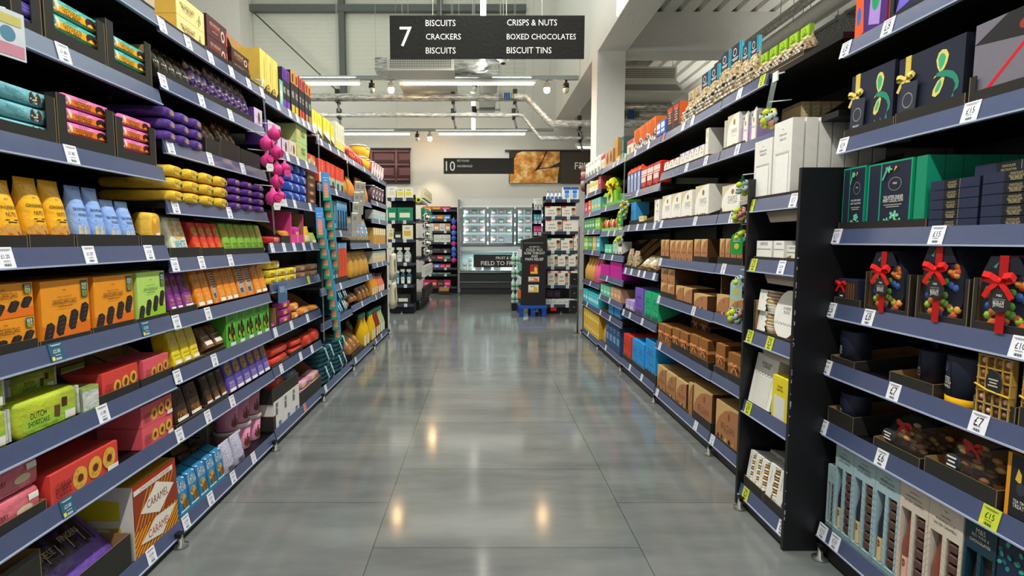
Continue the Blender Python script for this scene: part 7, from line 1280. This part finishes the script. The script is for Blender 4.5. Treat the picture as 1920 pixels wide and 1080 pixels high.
# cold and flu display on its pallet, water packs
Y2 = 8.95
t = link('display_stand', None, None, (0, Y2, 0)); tag(t, 'black cardboard display stand headed cold flu sore throat', 'display stand')
q = lambda px: sx(px, Y2); zq = lambda py: z_at(py, Y2)
b = B(); b.prism([(q(977), zq(572)), (q(1023), zq(572)), (q(1025.5), zq(441)), (q(980), zq(450))], 0, .5, '262324:k'); b.box((q(982), -.002, zq(456)), (q(1018), 0, zq(455)), '8a8482'); ob('panel', b, t)
b = B(); Pz = lambda px, py: ((px - CX) * Y2 / FPX / 2 + .5, z_at(py, Y2) / 3)
b.art([('t', *Pz(1002, 463), 20 * Y2 / FPX / 2, W2, 'GET EFFECTIVE'), ('t', *Pz(1002, 468.8), 31 * Y2 / FPX / 2, W2, 'COLD, FLU,', 1.1), ('t', *Pz(1002, 474.6), 39 * Y2 / FPX / 2, W2, 'SORE THROAT', 1.1), ('t', *Pz(1002, 480.3), 12 * Y2 / FPX / 2, W2, 'AND', 1.1), ('t', *Pz(1002, 486), 34 * Y2 / FPX / 2, W2, 'PAIN RELIEF', 1.1)], 2, 3); b.xf(0, Matrix.Translation((0, -.002, 0))); ob('lettering', b, t)
for x0_, y0_, x1_, y1_, c, e, nm in ((994, 496, 1009, 514, 'b82a28', 'e8c83a', 'red and yellow product print'), (991, 519, 1011, 528, 'e4ddd6', 'e07a2a', 'white and orange product print'), (991, 534, 1010, 548, 'ece6d0', 'e8b82a', 'cream and yellow product print')):
    b = B(); w_, h_ = q(x1_) - q(x0_), zq(y0_) - zq(y1_); b.box((0, -.004, 0), (w_, 0, h_), c); o = len(b.v); b.art([('e', .7, .45, .2, .3, e), ('r', .05, .05, .95, .25, e), ('l', .4, .8, .5, 2, '4a4a4a', .1)], w_, h_); b.xf(o, Matrix.Translation((w_ / 2, -.0045, 0))); p_ = ob('print', b, t, (q(x0_), -.001, zq(y1_))); p_['label'] = nm
for k in range(4):
    b = B(); b.box((q(974), .06, zq(560 - 26 * k)), (q(979) - .002, .46, zq(560 - 26 * k) + .12), ['d8702a', 'c8d8d8', '7ab0a0', 'd8e0e0'][k]); ob('side_stock', b, t)
b = B(); zt_ = zq(572) - .004
b.box((q(974), -.04, zt_ - .05), (q(1026), .56, zt_), '2456b0:p')
for a in (974, 996, 1017):
    for yy in (-.03, .44): b.box((q(a), yy, 0), (q(a) + .07, yy + .1, zt_ - .05), '1f4a9c:p')
tag(ob('pallet', b, None, (0, Y2, 0)), 'small blue plastic pallet under the cold and flu stand', 'pallet')
Y3 = 9.7
for k in range(4):
    z0_ = z_at(569 - 25 * k, Y3) + (.0 if k else 0)
    if k == 0: zbase = max(z0_, .05)
    z0_ = zbase + .232 * k; w_ = sx(975, Y3) - sx(959, Y3)
    t = link('water_pack', None, None, ((sx(959, Y3) + sx(975, Y3)) / 2, Y3, z0_)); tag(t, '%s clear pack of water bottles beside the black stand' % ['lowest', 'second', 'third', 'topmost'][k], 'water pack', 'stacked packs of water bottles')
    for i in range(2):
        b = B(); b.lathe([(w_ * .22, 0), (w_ * .24, .02), (w_ * .24, .15), (w_ * .09, .2), (w_ * .09, .228)], 'c4d8d0:p', 12, (-w_ * .25 + i * w_ * .5, .06, 0)); b.lathe([(w_ * .245, .06), (w_ * .245, .12)], '7ab08a:p', 12, (-w_ * .25 + i * w_ * .5, .06, 0)); ob('bottle', b, t)
b = B(); b.box((sx(960, Y3), 0, 0), (sx(974, Y3), .3, zbase - .001), '1c1c1e:s'); tag(ob('stand_base', b, None, (0, Y3, 0)), 'low black base under the water packs', 'base')
def strip_hang(px, y, py0, py1, n, cols, lab, r, nm):
    b = B(); x = sx(px, y); b.box((x - .015, y + r * .6, z_at(py1 + 4, y)), (x + .015, y + r * .6 + .003, z_at(py0 - 8, y)), 'd8e0de:c'); b.tube([(x, y + r * .6, z_at(py0 - 6, y)), (x - .06, y + r * .6 + .1, z_at(py0 - 6, y))], .004, 'd8dcda:p', 4)
    tag(ob('clip_strip', b), 'clear strip behind the ' + lab.split('%s ')[1].replace(' hanging', ' ', 1).replace('  ', ' ') + 's', 'clip strip')
    for i in range(n):
        pz = py0 + (py1 - py0) * i / (n - 1); b = B(); b.ball((0, 0, 0), r, cols[i % len(cols)], 10, 7, (1, .6, 1.1)); b.tube([(0, 0, 0), (0, .0, r * 1.9)], .003, 'd8dcda:p', 4)
        tag(ob(nm, b, None, (sx(px, y), y, z_at(pz, y))), lab % nth(i), 'hanging pack', lab.split('%s ')[1] + 's')
strip_hang(800, 9.25, 408, 472, 5, ['zebra'], '%s black and white hanging pack right of the left end unit', .064, 'hanging_pack')
strip_hang(851, 12.8, 416, 488, 8, ['3a5ac8:g', 'c03a8a:g', '4a7ad8:g'], '%s blue and pink hanging pack beside the freezer', .058, 'hanging_pack')
b = B(); b.lathe([(.045, -.008), (.05, 0), (.045, .008)], 'd8d83a:p', 18); b.lathe([(.025, -.012), (.025, .012)], '2a2a26:p', 14); b.xf(0, Matrix.Rotation(R(90), 4, 'X')); tag(ob('shelf_card', b, None, (sx(786, 9.25), 9.25, z_at(375, 9.25))), 'round yellow shelf card above the black and white strip', 'card')
# end post of the right run
t = link('end_stand', None, None, (sx(1085, 7.32), 7.34, 0)); tag(t, 'black end stand with wire rails at the far right shelf end', 'stand')
b = B(); b.tube([(0, 0, 0), (0, 0, 1.45)], .012, '8a8c8a:m', 8); b.box((-.05, -.05, 0), (.08, .05, .008), '8a8c8a:m'); ob('pole', b, t)
for k in range(3): b = B(); b.box((-.1, 0, .28 + .0 + k * .19), (0, .12, .44 + k * .19), '1e1e20:k'); b.art([('t', .5, .5, .3, W, 'M&S')], .08, .16, lambda x, z: -.0006, .28 + k * .19, -.05); ob('pocket', b, t)
strip_hang(1093, 7.38, 318, 352, 5, ['7a4a4a:g', 'c8a898:g'], '%s brown bag hanging at the far right shelf end', .05, 'hanging_bag')
labels()
print('OBJECTS', len(bpy.data.objects), 'MESHES', len(bpy.data.meshes), 'REC', len(REC))
